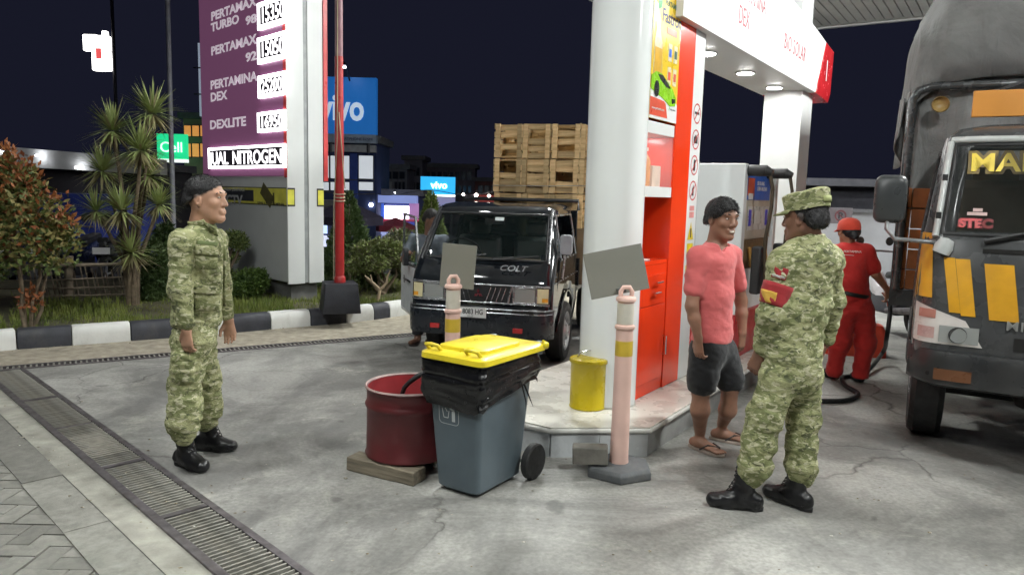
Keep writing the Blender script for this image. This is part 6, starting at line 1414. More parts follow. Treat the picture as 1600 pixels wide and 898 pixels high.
# red and yellow plastic barrier beyond the attendant
q = G(1333, 552); br = empty('plastic_barrier', (q[0], q[1], 0), R(-15), 'red and yellow plastic barrier between the attendant\'s legs', 'barrier')
mb = MB(); mb.loft([[(x * k, y * k2, z) for x, y in rrect(.62, .34, .05, 3)] for z, k, k2 in ((0, 1, 1), (.06, 1, 1), (.30, .92, .7), (.34, .85, .6))]); mb.build('lower_body', M('barrier_red', (.55, .05, .02), .4), br, smooth=40)
mb = MB(); mb.loft([[(x * k, y * k2, z) for x, y in rrect(.62, .34, .05, 3)] for z, k, k2 in ((.345, .62, .55), (.5, .5, .45), (.55, .42, .4))]); mb.build('upper_body', M('barrier_yellow', (.75, .55, .03), .4), br, smooth=40)
q = D(1372, 470, 9.5); motorbike((q[0] + .15, 9.5, 0), R(100), M('bike_white', (.5, .48, .5), .35), 'white scooter parked beyond the attendant near the truck')
# ================================================================ people: implicit figures turned into continuous meshes
class SDF:
    def __init__(s): s.pr = []
    def seg(s, a, b, r0, r1=None, k=.02, sub=False):
        r1 = r0 if r1 is None else r1
        s.pr.append(('s', np.array(a, float), np.array(b, float), r0, r1, k, sub)); return s
    def chain(s, pts, rs, k=.02):
        for i in range(len(pts) - 1): s.seg(pts[i], pts[i + 1], rs[i], rs[i + 1], k)
        return s
    def ell(s, c, r, m=None, k=.02, sub=False):
        s.pr.append(('e', np.array(c, float), np.array(r, float), np.eye(3) if m is None else np.array(m, float), k, sub)); return s
    def eseg(s, a, b, r0, r1, u, k=.02):
        """segment with an elliptical section; r = (along u, across)"""
        s.pr.append(('x', np.array(a, float), np.array(b, float), r0, r1, np.array(u, float), k)); return s
    def cut(s, p, n, k=.005): s.pr.append(('c', np.array(p, float), np.array(n, float), k)); return s
    def ev(s, pr, P):
        if pr[0] == 's':
            _, a, b, r0, r1, k, sub = pr; ba = b - a; h = np.clip(((P - a) @ ba) / (ba @ ba + 1e-12), 0, 1)
            return np.linalg.norm(P - a - h[:, None] * ba, axis=1) - (r0 + (r1 - r0) * h)
        if pr[0] == 'e':
            _, c, r, m, k, sub = pr; q = ((P - c) @ m) / r; L = np.linalg.norm(q, axis=1); L2_ = np.linalg.norm(q / r, axis=1) + 1e-9
            return L * (L - 1) / L2_
        if pr[0] == 'x':
            _, a, b, r0, r1, u, k = pr; ba = b - a; ln = np.linalg.norm(ba); w_ = ba / ln; u = u - w_ * (u @ w_); u = u / np.linalg.norm(u); v = np.cross(w_, u)
            d = P - a; t = d @ w_; h = np.clip(t / ln, 0, 1); ru = r0[0] + (r1[0] - r0[0]) * h; rv = r0[1] + (r1[1] - r0[1]) * h; ov = t - np.clip(t, 0, ln); rm = np.minimum(ru, rv)
            q = np.sqrt(((d @ u) / ru) ** 2 + ((d @ v) / rv) ** 2 + (ov / rm) ** 2)
            return (q - 1) * rm
        _, p, n, k = pr; return -((P - p) @ n)
    def bounds(s, pr):
        if pr[0] == 's': r_ = max(pr[3], pr[4]); return np.minimum(pr[1], pr[2]) - r_, np.maximum(pr[1], pr[2]) + r_
        if pr[0] == 'e': r_ = max(pr[2]); return pr[1] - r_, pr[1] + r_
        if pr[0] == 'x': r_ = max(*pr[3], *pr[4]); return np.minimum(pr[1], pr[2]) - r_, np.maximum(pr[1], pr[2]) + r_
    def mesh(s, res=.006):
        solid_ = [p for p in s.pr if p[0] != 'c' and not (p[0] in 'se' and p[-1])]
        lo = np.min([s.bounds(p)[0] for p in solid_], 0) - res * 3; hi = np.max([s.bounds(p)[1] for p in solid_], 0) + res * 3
        n = np.ceil((hi - lo) / res).astype(int) + 1
        V = np.full(n, .2, np.float32)
        def block(p, pad):
            a, b = s.bounds(p); i0 = np.maximum(np.floor((a - pad - lo) / res).astype(int), 0); i1 = np.minimum(np.ceil((b + pad - lo) / res).astype(int) + 1, n); return i0, i1
        for p in s.pr:
            if p[0] == 'c': i0, i1 = np.zeros(3, int), n
            else:
                k = p[5] if p[0] == 's' else (p[4] if p[0] == 'e' else p[6]); i0, i1 = block(p, k + res * 3)
            if np.any(i1 <= i0): continue
            ax = [lo[d_] + np.arange(i0[d_], i1[d_]) * res for d_ in range(3)]
            gx = np.stack(np.meshgrid(*ax, indexing='ij'), -1).reshape(-1, 3)
            sl = tuple(slice(i0[d_], i1[d_]) for d_ in range(3))
            d = s.ev(p, gx).astype(np.float32).reshape(i1 - i0); o = V[sl]
            if p[0] == 'c': V[sl] = np.maximum(o, d); continue
            sub = p[0] in 'se' and p[-1]
            if sub: d = -d; hh = np.clip(.5 - .5 * (d - o) / k, 0, 1); V[sl] = d * (1 - hh) + o * hh + k * hh * (1 - hh) if False else np.maximum(o, d)
            else:
                hh = np.clip(.5 + .5 * (o - d) / k, 0, 1); V[sl] = o * (1 - hh) + d * hh - k * hh * (1 - hh)
        return surfnet(V, lo, res)
def surfnet(V, lo, res):
    ins = V < 0
    c = np.zeros(tuple(np.array(V.shape) - 1), np.int8)
    for dx in (0, 1):
        for dy in (0, 1):
            for dz_ in (0, 1): c += ins[dx:V.shape[0] - 1 + dx, dy:V.shape[1] - 1 + dy, dz_:V.shape[2] - 1 + dz_]
    act = (c > 0) & (c < 8); idx = np.argwhere(act)
    ids = np.full(act.shape, -1, np.int64); ids[act] = np.arange(len(idx))
    acc = np.zeros((len(idx), 3)); cnt = np.zeros(len(idx))
    cor = [(a, b, d) for a in (0, 1) for b in (0, 1) for d in (0, 1)]
    for a in cor:
        for ax in range(3):
            if a[ax]: continue
            b = list(a); b[ax] = 1
            va = V[idx[:, 0] + a[0], idx[:, 1] + a[1], idx[:, 2] + a[2]]; vb = V[idx[:, 0] + b[0], idx[:, 1] + b[1], idx[:, 2] + b[2]]
            m_ = (va < 0) != (vb < 0); t = np.where(m_, va / np.where(m_, va - vb, 1), 0)
            p = np.array(a, float)[None, :].repeat(len(idx), 0); p[:, ax] += t
            acc[m_] += p[m_]; cnt[m_] += 1
    P = lo + (idx + acc / cnt[:, None]) * res
    F = []
    for ax in range(3):
        o1, o2 = [(1, 2), (2, 0), (0, 1)][ax]
        sl0 = [slice(None)] * 3; sl1 = [slice(None)] * 3; sl0[ax] = slice(0, -1); sl1[ax] = slice(1, None)
        A, B = ins[tuple(sl0)], ins[tuple(sl1)]
        e = np.argwhere(A != B)
        e = e[(e[:, o1] > 0) & (e[:, o2] > 0) & (e[:, o1] < V.shape[o1] - 1) & (e[:, o2] < V.shape[o2] - 1)]
        if not len(e): continue
        u = np.zeros(3, int); v = np.zeros(3, int); u[o1] = 1; v[o2] = 1
        q = np.stack([ids[tuple((e - u - v).T)], ids[tuple((e - v).T)], ids[tuple(e.T)], ids[tuple((e - u).T)]], 1)
        fl = ~A[tuple(e.T)]; q[fl] = q[fl][:, ::-1]; F.append(q)
    return P, np.concatenate(F)
def vnormals(P, F):
    n = np.cross(P[F[:, 2]] - P[F[:, 0]], P[F[:, 3]] - P[F[:, 1]]); N = np.zeros_like(P)
    for k in range(4): np.add.at(N, F[:, k], n)
    return N / (np.linalg.norm(N, axis=1)[:, None] + 1e-9)
def relax(P, F, it=1, lam=.5):
    E = np.concatenate([F[:, [0, 1]], F[:, [1, 2]], F[:, [2, 3]], F[:, [3, 0]]])
    for _ in range(it):
        A = np.zeros_like(P); c = np.zeros(len(P)); np.add.at(A, E[:, 0], P[E[:, 1]]); np.add.at(c, E[:, 0], 1); np.add.at(A, E[:, 1], P[E[:, 0]]); np.add.at(c, E[:, 1], 1)
        P = P * (1 - lam) + lam * A / c[:, None]
    return P
def sdf_obj(name, S_, mat, origin, parent=None, res=.006, wrinkle=None, sm=1):
    P, F = S_.mesh(res); P = relax(P, F, sm)
    if wrinkle:
        N = vnormals(P, F); P = P + N * wrinkle(P)[:, None]; P = relax(P, F, 1, .35)
    P = P - np.array(origin)
    me = bpy.data.meshes.new(name); me.vertices.add(len(P)); me.vertices.foreach_set('co', P.astype(np.float32).ravel())
    me.loops.add(len(F) * 4); me.loops.foreach_set('vertex_index', F.astype(np.int32).ravel())
    me.polygons.add(len(F)); me.polygons.foreach_set('loop_start', (np.arange(len(F)) * 4).astype(np.int32)); me.polygons.foreach_set('loop_total', np.full(len(F), 4, np.int32))
    me.update(calc_edges=True); me.validate()
    me.polygons.foreach_set('use_smooth', [True] * len(F)); me.materials.append(mat)
    o = bpy.data.objects.new(name, me); COL.objects.link(o)
    if parent is not None: o.parent = parent
    else: o.location = Vector([float(c) for c in origin])
    return o
def strands(o, head, org, n, L, comb, w_=.0011):
    """short hairs rooted in the hair surface, combed in one direction, that break up its outline"""
    P = np.zeros(len(o.data.vertices) * 3, np.float32); N = P.copy(); o.data.vertices.foreach_get('co', P); o.data.vertices.foreach_get('normal', N); P = P.reshape(-1, 3); N = N.reshape(-1, 3)
    r_ = np.random.default_rng(3); ix = r_.integers(0, len(P), n); cb = head.m @ np.array(comb)
    mb = MB()
    for i in ix:
        d = N[i] * .28 + cb * .9 + r_.normal(0, .14, 3); d /= np.linalg.norm(d); s_ = np.cross(d, N[i]); s_ /= np.linalg.norm(s_) + 1e-6; l_ = L * r_.uniform(.6, 1.25); p = P[i] - N[i] * .002
        mb.add([p - s_ * w_, p + s_ * w_, p + d * l_ * .6 + N[i] * .002 + s_ * w_ * .7, p + d * l_], [(0, 1, 2, 3)])
    return tag(mb.build('hair_strands', o.data.materials[0], o, fix=False), kind='stuff')
def folds(amp, fz=26, fx=11, seed=0.0, amp2=None, diag=.5):
    """cloth creases that run across the limb, plus a finer crumple"""
    def f(P):
        q = np.c_[P[:, 0] * fx + P[:, 2] * fx * diag + seed, P[:, 1] * fx + seed * 2, P[:, 2] * fz + P[:, 0] * fz * .35 + seed]
        a = vnoise(q); rdg = 1 - 2 * np.abs(a)
        b = vnoise(np.c_[P[:, 0] * 30 + 3, P[:, 1] * 30, P[:, 2] * 46 + seed])
        c = vnoise(np.c_[P[:, 0] * 7 + 9, P[:, 1] * 7, P[:, 2] * 9 + seed])
        return amp * (rdg * .75 * (.5 + .5 * c) + .35 * c) + (amp2 or amp * .3) * b
    return f
# ---- skin, hair, cloth materials
def skin_mat(name, col, var=.16, head=None, og=None, hl=.055, side=.0, nape=-.055):
    t = NT(name); c = np.array(col)
    cc_ = t.mix(t.ramp(t.noise(16, 4), ((.3, 0.0), (.7, 1.0))), tuple(c * (1 - var)), tuple(c * np.array([1 + var, 1 + var * .8, 1 + var * .7])))
    if head is not None:      # short stubble fading out below the hair
        def dotv(n, off):
            q = t.n('VectorMath'); q.operation = 'DOT_PRODUCT'; t.l(t.tc.outputs['Object'], q.inputs[0]); q.inputs[1].default_value = tuple(n); return t.math('SUBTRACT', q.outputs['Value'], off)
        def pl(p, n): n = head.m @ np.array(n, float); return dotv(n, float((head(*p) - og) @ n))
        d_ = t.math('MINIMUM', pl((hl + .004, 0, .045), (-.80, 0, .60)), t.math('MINIMUM', pl((-.02, 0, side - .006), (-.45, 0, .89)), pl((-.08, 0, nape - .012), (0, 0, 1))))
        d_ = t.math('ADD', d_, t.math('MULTIPLY', t.math('SUBTRACT', t.noise(90, 3), .5), .018))
        cc_ = t.mix(t.ramp(d_, ((.0, 0.0), (.014, .93))), cc_, (.014, .012, .012))
    return t.bsdf(cc_, .48, 0, bump=t.noise(240, 3), bstr=.15, bdist=.002, Subsurface_Weight=.08, Subsurface_Radius=(.012, .005, .003))
def hair_mat(name, col):
    t = NT(name); return t.bsdf(t.ramp(t.noise(90, 4, .6, stretch=(1, 1, .25)), ((.3, tuple(np.array(col) * .5)), (.7, tuple(np.array(col) * 1.5)))), .62, 0, bump=t.noise(150, 3, stretch=(1, 1, .2)), bstr=.6, bdist=.006)
def cloth_mat(name, col, var=.12, rough=.85, scale=9):
    t = NT(name); c = np.array(col)
    cc_ = t.ramp(t.noise(scale, 5, .6), ((.3, tuple(c * (1 - var))), (.7, tuple(c * (1 + var)))))
    wv = t.noise(420, 2)
    h = t.math('ADD', t.math('MULTIPLY', wv, .25), t.noise(24, 4, .6, dist=.8, stretch=(1, 1, 1.6)))
    return t.bsdf(cc_, rough, 0, bump=h, bstr=.35, bdist=.008, Sheen_Weight=.15)
def camo_mat():
    t = NT('camouflage_cloth'); st = (1.0, 1.0, 1.55)
    lt, md, dk, kh = (.365, .37, .185), (.20, .22, .09), (.085, .095, .045), (.54, .52, .34)
    c = t.mix(t.ramp(t.noise(11, 2, .55, dist=.9, stretch=st), ((.46, 0.0), (.53, 1.0))), lt, md)
    mp = t.n('Mapping'); mp.inputs['Location'].default_value = (3.1, 1.7, .4); mp.inputs['Scale'].default_value = st; t.l(t.tc.outputs['Object'], mp.inputs[0])
    c = t.mix(t.ramp(t.noise(17, 2, .6, co=mp.outputs[0], dist=1.1), ((.575, 0.0), (.63, .85))), c, dk)
    mp2 = t.n('Mapping'); mp2.inputs['Location'].default_value = (-2.3, 5.1, 1.9); mp2.inputs['Scale'].default_value = (1, 1, 2.2); t.l(t.tc.outputs['Object'], mp2.inputs[0])
    c = t.mix(t.ramp(t.noise(25, 2, .55, co=mp2.outputs[0], dist=.8), ((.56, 0.0), (.61, 1.0))), c, kh)
    h = t.math('ADD', t.math('MULTIPLY', t.noise(380, 2), .2), t.noise(26, 5, .62, dist=1.0, stretch=(1, 1, 1.8)))
    return t.bsdf(c, .82, 0, bump=h, bstr=.75, bdist=.016)
m_hair, m_camo = hair_mat('black_hair', (.012, .011, .012)), camo_mat()
m_boot = M('boot_leather', (.010, .010, .011), .34, var=.3, scale=20, bump=.35, bscale=70)
m_sole = M('boot_sole', (.014, .014, .014), .7)
m_eyew, m_iris = M('eye_white', (.55, .5, .46), .2), M('iris', (.02, .012, .008), .15)
m_brow = M('eyebrow', (.02, .015, .013), .8)
class Fig:
    def __init__(s, Y0): s.Y0 = Y0
    def J(s, x, y, dy=0.0): return D(x, y, s.Y0 + dy)
class Head:
    def __init__(s, c, yaw=0, pitch=0, roll=0, k=1.0):
        s.c = np.array(c); s.k = k
        s.m = np.array((Matrix.Rotation(yaw, 3, 'Z') @ Matrix.Rotation(-pitch, 3, 'Y') @ Matrix.Rotation(roll, 3, 'X')))
    def __call__(s, x, y, z): return s.c + s.m @ np.array([x, y, z]) * s.k
    def M4(s): m4 = Matrix([list(r_) + [0] for r_ in (s.m * s.k)] + [[0, 0, 0, 1]]); m4.translation = Vector([float(v) for v in s.c]); return m4
    def add(s, S_, neck_to=None, jaw=1.0):
        k = s.k; m = s.m
        S_.ell(s(-.014, 0, .035), (.098 * k, .078 * k, .084 * k), m, .02 * k)
        S_.ell(s(.022, 0, -.025), (.066 * k, .060 * k * jaw, .088 * k), m, .03 * k)
        for y in (-1, 1):
            S_.seg(s(-.005, .052 * y * jaw, -.045), s(.058, .016 * y, -.098), .018 * k, .016 * k, .03 * k)
            S_.ell(s(.056, .038 * y, -.018), (.024 * k, .022 * k, .02 * k), m, .02 * k)
        S_.ell(s(.068, 0, -.098), (.022 * k, .026 * k, .018 * k), m, .02 * k)
        S_.seg(s(.079, -.036, .030), s(.079, .036, .030), .012 * k, None, .014 * k)
        S_.seg(s(.084, 0, .018), s(.101, 0, -.026), .008 * k, .012 * k, .010 * k)
        for y in (-1, 1): S_.ell(s(.094, .0125 * y, -.031), (.011 * k, .008 * k, .008 * k), m, .008 * k)
        for y in (-1, 1): S_.seg(s(.094, .033 * y, .010), s(.094, .030 * y, .010), .012 * k, None, .004, True)
        S_.seg(s(.082, -.02, -.058), s(.082, .02, -.058), .009 * k, None, .008 * k)
        S_.seg(s(.083, -.016, -.071), s(.083, .016, -.071), .009 * k, None, .008 * k)
        for y in (-1, 1):
            S_.ell(s(-.008, .080 * y, -.004), (.020 * k, .009 * k, .033 * k), m @ np.array(Matrix.Rotation(-.25, 3, 'Y')), .006 * k)
            S_.seg(s(.0, .089 * y, .006), s(-.004, .089 * y, -.012), .007 * k, None, .004, True)
        if neck_to is not None: S_.chain([s(-.02, 0, -.05), neck_to], [.056 * k, .062 * k], .03)
    def hair(s, top=.012, hairline=.055, nape=-.055, side=.0):
        S_ = SDF(); k = s.k; m = s.m
        S_.ell(s(-.016, 0, .040), ((.098 + top) * k, (.078 + top * .7) * k, (.084 + top) * k), m, .02)
        S_.seg(s(-.07, -.03, -.01), s(-.07, .03, -.01), .045 * k, None, .03)
        n1 = m @ np.array([-.80, 0, .60]); S_.cut(s(hairline, 0, .045), n1)
        n2 = m @ np.array([-.45, 0, .89]); S_.cut(s(-.02, 0, side - .02), n2)
        S_.cut(s(-.08, 0, nape), m @ np.array([0, 0, 1.0])); return S_
    def face(s, par, org, teeth=False, brow=m_brow, sides=(-1, 1)):
        org = Vector([float(v) for v in org]); k = s.k; m4 = s.M4()
        def put(mb, nm, mt): o = mb.build(nm, mt, par, smooth=60); o.matrix_parent_inverse = Matrix(); o.location = -org; return o
        for y in sides:
            mb = MB(); mb.lathe([(0, -.008), (.007, -.004), (.0085, 0), (.007, .004), (0, .008)], 12, m4 @ Matrix.Translation((.0815, .031 * y, .010)) @ Matrix.Scale(1.55, 4, (0, 1, 0)) @ Matrix.Scale(.62, 4, (0, 0, 1))); put(mb, 'eye', m_eyew)
            mb = MB(); mb.lathe([(0, -.004), (.0045, -.002), (.005, 0), (.0045, .002), (0, .004)], 10, m4 @ Matrix.Translation((.0880, .030 * y, .010))); put(mb, 'iris', m_iris)
            mb = MB(); mb.tube([m4 @ Vector(q) for q in ((.089, .013 * y, .030), (.088, .032 * y, .036), (.078, .052 * y, .030))], [.0035 * k, .0045 * k, .002 * k], 8); put(mb, 'eyebrow', brow)
        mb = MB()
        if teeth:
            mb.tube([m4 @ Vector(q) for q in ((.084, -.022, -.059), (.0915, -.011, -.0655), (.0925, 0, -.0665), (.0915, .011, -.0655), (.084, .022, -.059))], [.002, .0055, .0065, .0055, .002], 8); put(mb, 'teeth', M('teeth', (.62, .58, .5), .25))
        else:
            mb.tube([m4 @ Vector(q) for q in ((.083, -.022, -.064), (.091, 0, -.0645), (.083, .022, -.064))], [.0015, .0022, .0015], 6); put(mb, 'mouth', M('lip_line', (.08, .03, .025), .6))
def hand(S_, w_, d, n, side=1, curl=.5, k=1.0):
    d = np.array(d, float); d /= np.linalg.norm(d); n = np.array(n, float); n -= d * (n @ d); n /= np.linalg.norm(n); t = np.cross(d, n) * side; w_ = np.array(w_)
    S_.eseg(w_, w_ + d * .085 * k, (.028 * k, .017 * k), (.040 * k, .014 * k), t, .015)
    for o, L, a0 in ((.030, .068, 0), (.011, .077, 0), (-.009, .072, 0), (-.027, .056, 0)):
        p = w_ + d * .085 * k + t * o * k; an = curl * .45
        for i, f in enumerate((.42, .33, .25)):
            v = d * math.cos(an) + n * math.sin(an); q = p + v * L * f * k; S_.seg(p, q, (.0088 - .0008 * i) * k, (.0082 - .0008 * i) * k, .004); p = q; an += curl * .75
    p = w_ + d * .025 * k + t * .026 * k; q = p + (d * .75 + t * .55 + n * .3) * .045 * k; S_.seg(p, q, .013 * k, .0105 * k, .008); S_.seg(q, q + (d * .9 + t * .1 + n * .35) * .034 * k, .0105 * k, .008 * k, .004)
def boot(S_, ank, toe_dir, L=.27, k=1.0, top=.17):
    """a laced combat boot; ank is the ground point below the ankle"""
    a = np.array([ank[0], ank[1], 0.0]); t = np.array([toe_dir[0], toe_dir[1], 0.0]); t /= np.linalg.norm(t); up = np.array([0, 0, 1.0]); sd = np.cross(t, up)
    S_.eseg(a - t * .045 * k + up * .05, a + t * .085 * k + up * .048, (.037 * k, .045 * k), (.041 * k, .042 * k), sd, .03)
    S_.eseg(a + t * .085 * k + up * .045, a + t * (L - .105) * k + up * .037, (.042 * k, .040 * k), (.043 * k, .034 * k), sd, .03)
    S_.eseg(a + t * .03 * k + up * .07, a - t * .005 + up * (top + .06), (.040 * k, .052 * k), (.050 * k, .056 * k), sd, .03)
    S_.cut((0, 0, .004), (0, 0, 1))
def boot_extras(par, org, ank, toe_dir, L=.27, k=1.0, top=.17):
    a = np.array([ank[0], ank[1], 0.0]); t = np.array([toe_dir[0], toe_dir[1], 0.0]); t /= np.linalg.norm(t); sd = np.array([t[1], -t[0], 0]); up = np.array([0, 0, 1.0])
    out = []
    for u in np.linspace(0, 2 * PI, 26)[:-1]:
        c_, s_ = math.cos(u), math.sin(u); f = c_ * .5 + .5
        out.append(a + t * ((-.085 + (L - .01) * f) * k) + sd * s_ * (.040 + .008 * f - (.012 if abs(f - .42) < .16 else 0)) * k)
    mb = MB(); mb.loft([[tuple(q - org + up * .002) for q in out], [tuple(q - org + up * .026) for q in out]]); mb.build('boot_sole', m_sole, par, bevel=.004)
    mb = MB()
    for i in range(7):
        z = .085 + i * .022; f = t * (.092 - i * .011) * k if i < 4 else t * (.058 - (i - 4) * .003) * k
        for s_ in (-1, 1): mb.tube([a + f + sd * s_ * .026 + up * z - org + t * .0, a + f + t * .012 + up * (z + .011) - org, a + f * .92 - sd * s_ * .026 + up * (z + .022) - org], .0028, 5)
    mb.build('laces', m_sole, par)
up3 = np.array([0, 0, 1.0])
# ---------------------------------------------------------------- soldier on the left, in profile
f = Fig(4.28); J = f.J
og = np.array([*J(300, 720)[:2], 0.0]); og[1] = 4.28
B = SDF(); hd_ = Head(J(323, 312, .0), R(-4), R(2), 0, 1.12)
neck = J(312, 362)
hd_.add(B, neck)
B.eseg(J(312, 385), J(306, 500), (.075, .12), (.065, .10), (1, 0, 0), .03)
ns, fs_ = J(286, 378, -.17), J(338, 376, .17)
ne, nw = J(280, 452, -.21), J(291, 515, -.22)
fe, fw = J(345, 448, .22), J(357, 500, .20)
for s_, e_, w_ in ((ns, ne, nw), (fs_, fe, fw)): B.chain([s_, e_, w_], [.05, .038, .026], .02)
B.seg(J(312, 375), ns, .06, .05, .04); B.seg(J(312, 375), fs_, .06, .05, .04)
hand(B, nw, (.05, -.02, -1), (.25, .9, 0), -1, .75, 1.0); hand(B, fw, (.1, 0, -1), (.2, -.9, 0), 1, .7, 1.0)
na, fa = np.array([*G(288, 728)[:2], .1]), np.array([*G(322, 703)[:2], .1])
nk, fk = J(287, 600, -.10), J(322, 590, .11)
B.chain([J(302, 520, -.08), nk, na + up3 * .05], [.06, .05, .036], .03); B.chain([J(308, 520, .08), fk, fa + up3 * .05], [.06, .05, .036], .03)
nd, fd_ = np.array([.86, -.50]), np.array([.97, -.05])
for a_, d_ in ((na, nd), (fa, fd_)): B.seg(a_ * [1, 1, 0] + up3 * .05, a_ * [1, 1, 0] + np.array([*d_, 0]) * .12 + up3 * .04, .03, .028, .03)
m_sk1 = skin_mat('skin_light_brown', (.50, .285, .19), head=hd_, og=og, hl=.060, side=.006)
p1 = sdf_obj('person', B, m_sk1, og, None, .0055)
tag(p1, 'man in green camouflage uniform and black boots standing side-on by the drain', 'person', 'people at the filling station')
hr_ = lambda P: .003 * vnoise(P * [90, 90, 40]) + .002 * vnoise(P * 160)
strands(sdf_obj('hair', hd_.hair(.003, .056, -.035, .030), m_hair, og, p1, .005, hr_), hd_, og, 2200, .013, (.3, 0, .2))
hd_.face(p1, og)
T = SDF()      # jacket
T.eseg(J(313, 388), J(309, 445), (.120, .168), (.118, .158), (1, -.12, 0), .05); T.eseg(J(309, 445), J(307, 497), (.118, .158), (.130, .170), (1, -.12, 0), .04)
T.seg(J(312, 376), ns, .078, .064, .05); T.seg(J(314, 376), fs_, .078, .062, .05)
T.chain([J(315, 368), J(317, 357)], [.075, .068], .03)
T.chain([ns, ne, J(290, 503, -.22)], [.066, .060, .046], .03); T.chain([fs_, fe, J(356, 491, .20)], [.064, .058, .042], .03)
T.cut(J(308, 508), (0, 0, 1)); T.cut(J(340, 350), (-.30, 0, -1.0))
jk = sdf_obj('jacket', T, m_camo, og, p1, .006, folds(.015, 17, 8, 1.0, .005))
for px, py, dy, w_, h_, nm in ((341, 412, -.13, .09, .10, 'chest_pocket'),):
    pass
def garment_patch(name, c, u, v, w_, h_, bulge, mat, par, org, t=.006):
    """a rectangular piece lying on the cloth; c world centre, u and v its axes"""
    c, u, v = np.array(c), np.array(u, float), np.array(v, float); u /= np.linalg.norm(u); v /= np.linalg.norm(v); n = np.cross(u, v)
    mb = MB(); mb.grid(lambda a, b: c + u * (a - .5) * w_ + v * (b - .5) * h_ - n * bulge * ((a - .5) ** 2 * 4) - org, 6, 4)
    o = mb.build(name, mat, par, smooth=True); solid(o, t, 0); return o
garment_patch('collar', J(327, 357, -.075), (1, -.35, -.55), (-.1, -.5, 1), .10, .055, .01, m_camo, p1, og, .008)
garment_patch('collar', J(306, 352, -.07), (1, -.1, .15), (0, -.35, 1), .10, .05, .012, m_camo, p1, og, .008)
garment_patch('chest_pocket', J(322, 405, -.185), (.95, .25, -.06), (.05, 0, 1), .115, .115, .012, m_camo, p1, og, .012)
garment_patch('pocket_flap', J(322, 392, -.192), (.95, .25, -.1), (.05, 0, 1), .12, .045, .012, m_camo, p1, og, .012)
garment_patch('name_tape', J(323, 380, -.175), (.95, .25, -.1), (.05, 0.1, 1), .11, .022, .01, M('tape_dull', (.16, .20, .08), .8), p1, og, .006)
garment_patch('button_placket', J(350, 425, -.045), (.55, -.8, 0), (.03, 0, 1), .045, .40, .004, m_camo, p1, og, .008)
garment_patch('hip_pocket', J(322, 468, -.165), (.95, .25, -.04), (.02, 0, 1), .13, .13, .012, m_camo, p1, og, .012)
garment_patch('pocket_flap', J(322, 453, -.172), (.95, .25, -.04), (.02, 0, 1), .135, .045, .012, m_camo, p1, og, .012)
T = SDF()      # trousers
T.eseg(J(307, 488), J(303, 522), (.108, .155), (.110, .158), (1, 0, 0), .05)
T.chain([J(302, 530, -.085), nk, J(288, 634, -.115), J(286, 660, -.13)], [.100, .086, .088, .092], .04)
T.chain([J(308, 530, .085), fk, J(321, 618, .115), J(320, 640, .13)], [.098, .082, .082, .086], .04)
T.chain([J(286, 660, -.13), J(287, 678, -.13)], [.092, .066], .03); T.chain([J(320, 640, .13), J(320, 657, .13)], [.086, .062], .03)
T.eseg(J(286, 560, -.185), J(285, 590, -.19), (.062, .03), (.06, .03), (1, 0, 0), .02)
sdf_obj('trousers', T, m_camo, og, p1, .006, folds(.021, 17, 7, 5.0, .006, .9))
for a_, d_ in ((na, nd), (fa, fd_)):
    T = SDF(); boot(T, a_, d_, .27, 1.02, .18); bo = sdf_obj('boot', T, m_boot, og, p1, .006, folds(.006, 30, 16, 2)); boot_extras(bo, og, a_, d_, .27, 1.02)
# ---------------------------------------------------------------- soldier on the right, seen from behind
f = Fig(3.80); J = f.J
og = np.array([*J(1205, 800)[:2], 0.0]); og[1] = 3.80
B = SDF(); hd_ = Head(J(1256, 342, .02), R(138), R(-3), 0, 1.03)
hd_.add(B, J(1270, 388, .02))
ls, rs_ = J(1224, 412, -.04), J(1294, 404, .06)
le, lw = J(1205, 492, -.06), J(1186, 552, .04)
re, rw = J(1301, 470, .12), J(1290, 535, .16)
B.eseg(J(1266, 410), J(1240, 555), (.115, .07), (.105, .07), (1, .3, 0), .03)
for s_, e_, w_ in ((ls, le, lw), (rs_, re, rw)): B.chain([s_, e_, w_], [.05, .038, .026], .02)
hand(B, lw, (-.2, .3, -1), (.6, .6, 0), 1, .8, 1.0); hand(B, rw, (-.2, .1, -1), (-.6, .4, 0), -1, .8, 1.0)
la, ra = np.array([*G(1166, 795)[:2], .1]), np.array([*G(1246, 792)[:2], .1])
lk, rk = J(1196, 648, -.03), J(1254, 655, .07)
B.chain([J(1222, 570, -.03), lk, la + up3 * .05], [.06, .05, .036], .03); B.chain([J(1255, 570, .05), rk, ra + up3 * .05], [.06, .05, .036], .03)
ld, rd = np.array([-.96, .22]), np.array([-.60, .80])
for a_, d_ in ((la, ld), (ra, rd)): B.seg(a_ * [1, 1, 0] + up3 * .05, a_ * [1, 1, 0] + np.array([*d_, 0]) * .12 + up3 * .04, .03, .028, .03)
p2 = sdf_obj('person', B, skin_mat('skin_dark_brown', (.24, .12, .08), head=hd_, og=og, hl=.03, side=-.012, nape=-.062), og, None, .0055)
tag(p2, 'man in camouflage uniform and patrol cap seen from behind, red armband', 'person', 'people at the filling station')
strands(sdf_obj('hair', hd_.hair(.003, .03, -.05, -.004), m_hair, og, p2, .005, hr_), hd_, og, 1500, .010, (-.2, 0, -.6))
hd_.face(p2, og)
T = SDF()
T.eseg(J(1264, 412, .02), J(1250, 480, .01), (.158, .112), (.155, .112), (1, .35, 0), .05); T.eseg(J(1250, 480, .01), J(1240, 552), (.150, .108), (.162, .120), (1, .35, 0), .05)
T.seg(J(1266, 400, .01), ls, .085, .072, .05); T.seg(J(1268, 398, .01), rs_, .085, .074, .05)
T.chain([J(1268, 388, .02), J(1264, 371, .01)], [.078, .066], .03)
T.chain([ls, le, J(1190, 541, .03)], [.072, .066, .05], .035); T.chain([rs_, re, J(1292, 525, .16)], [.066, .058, .045], .03)
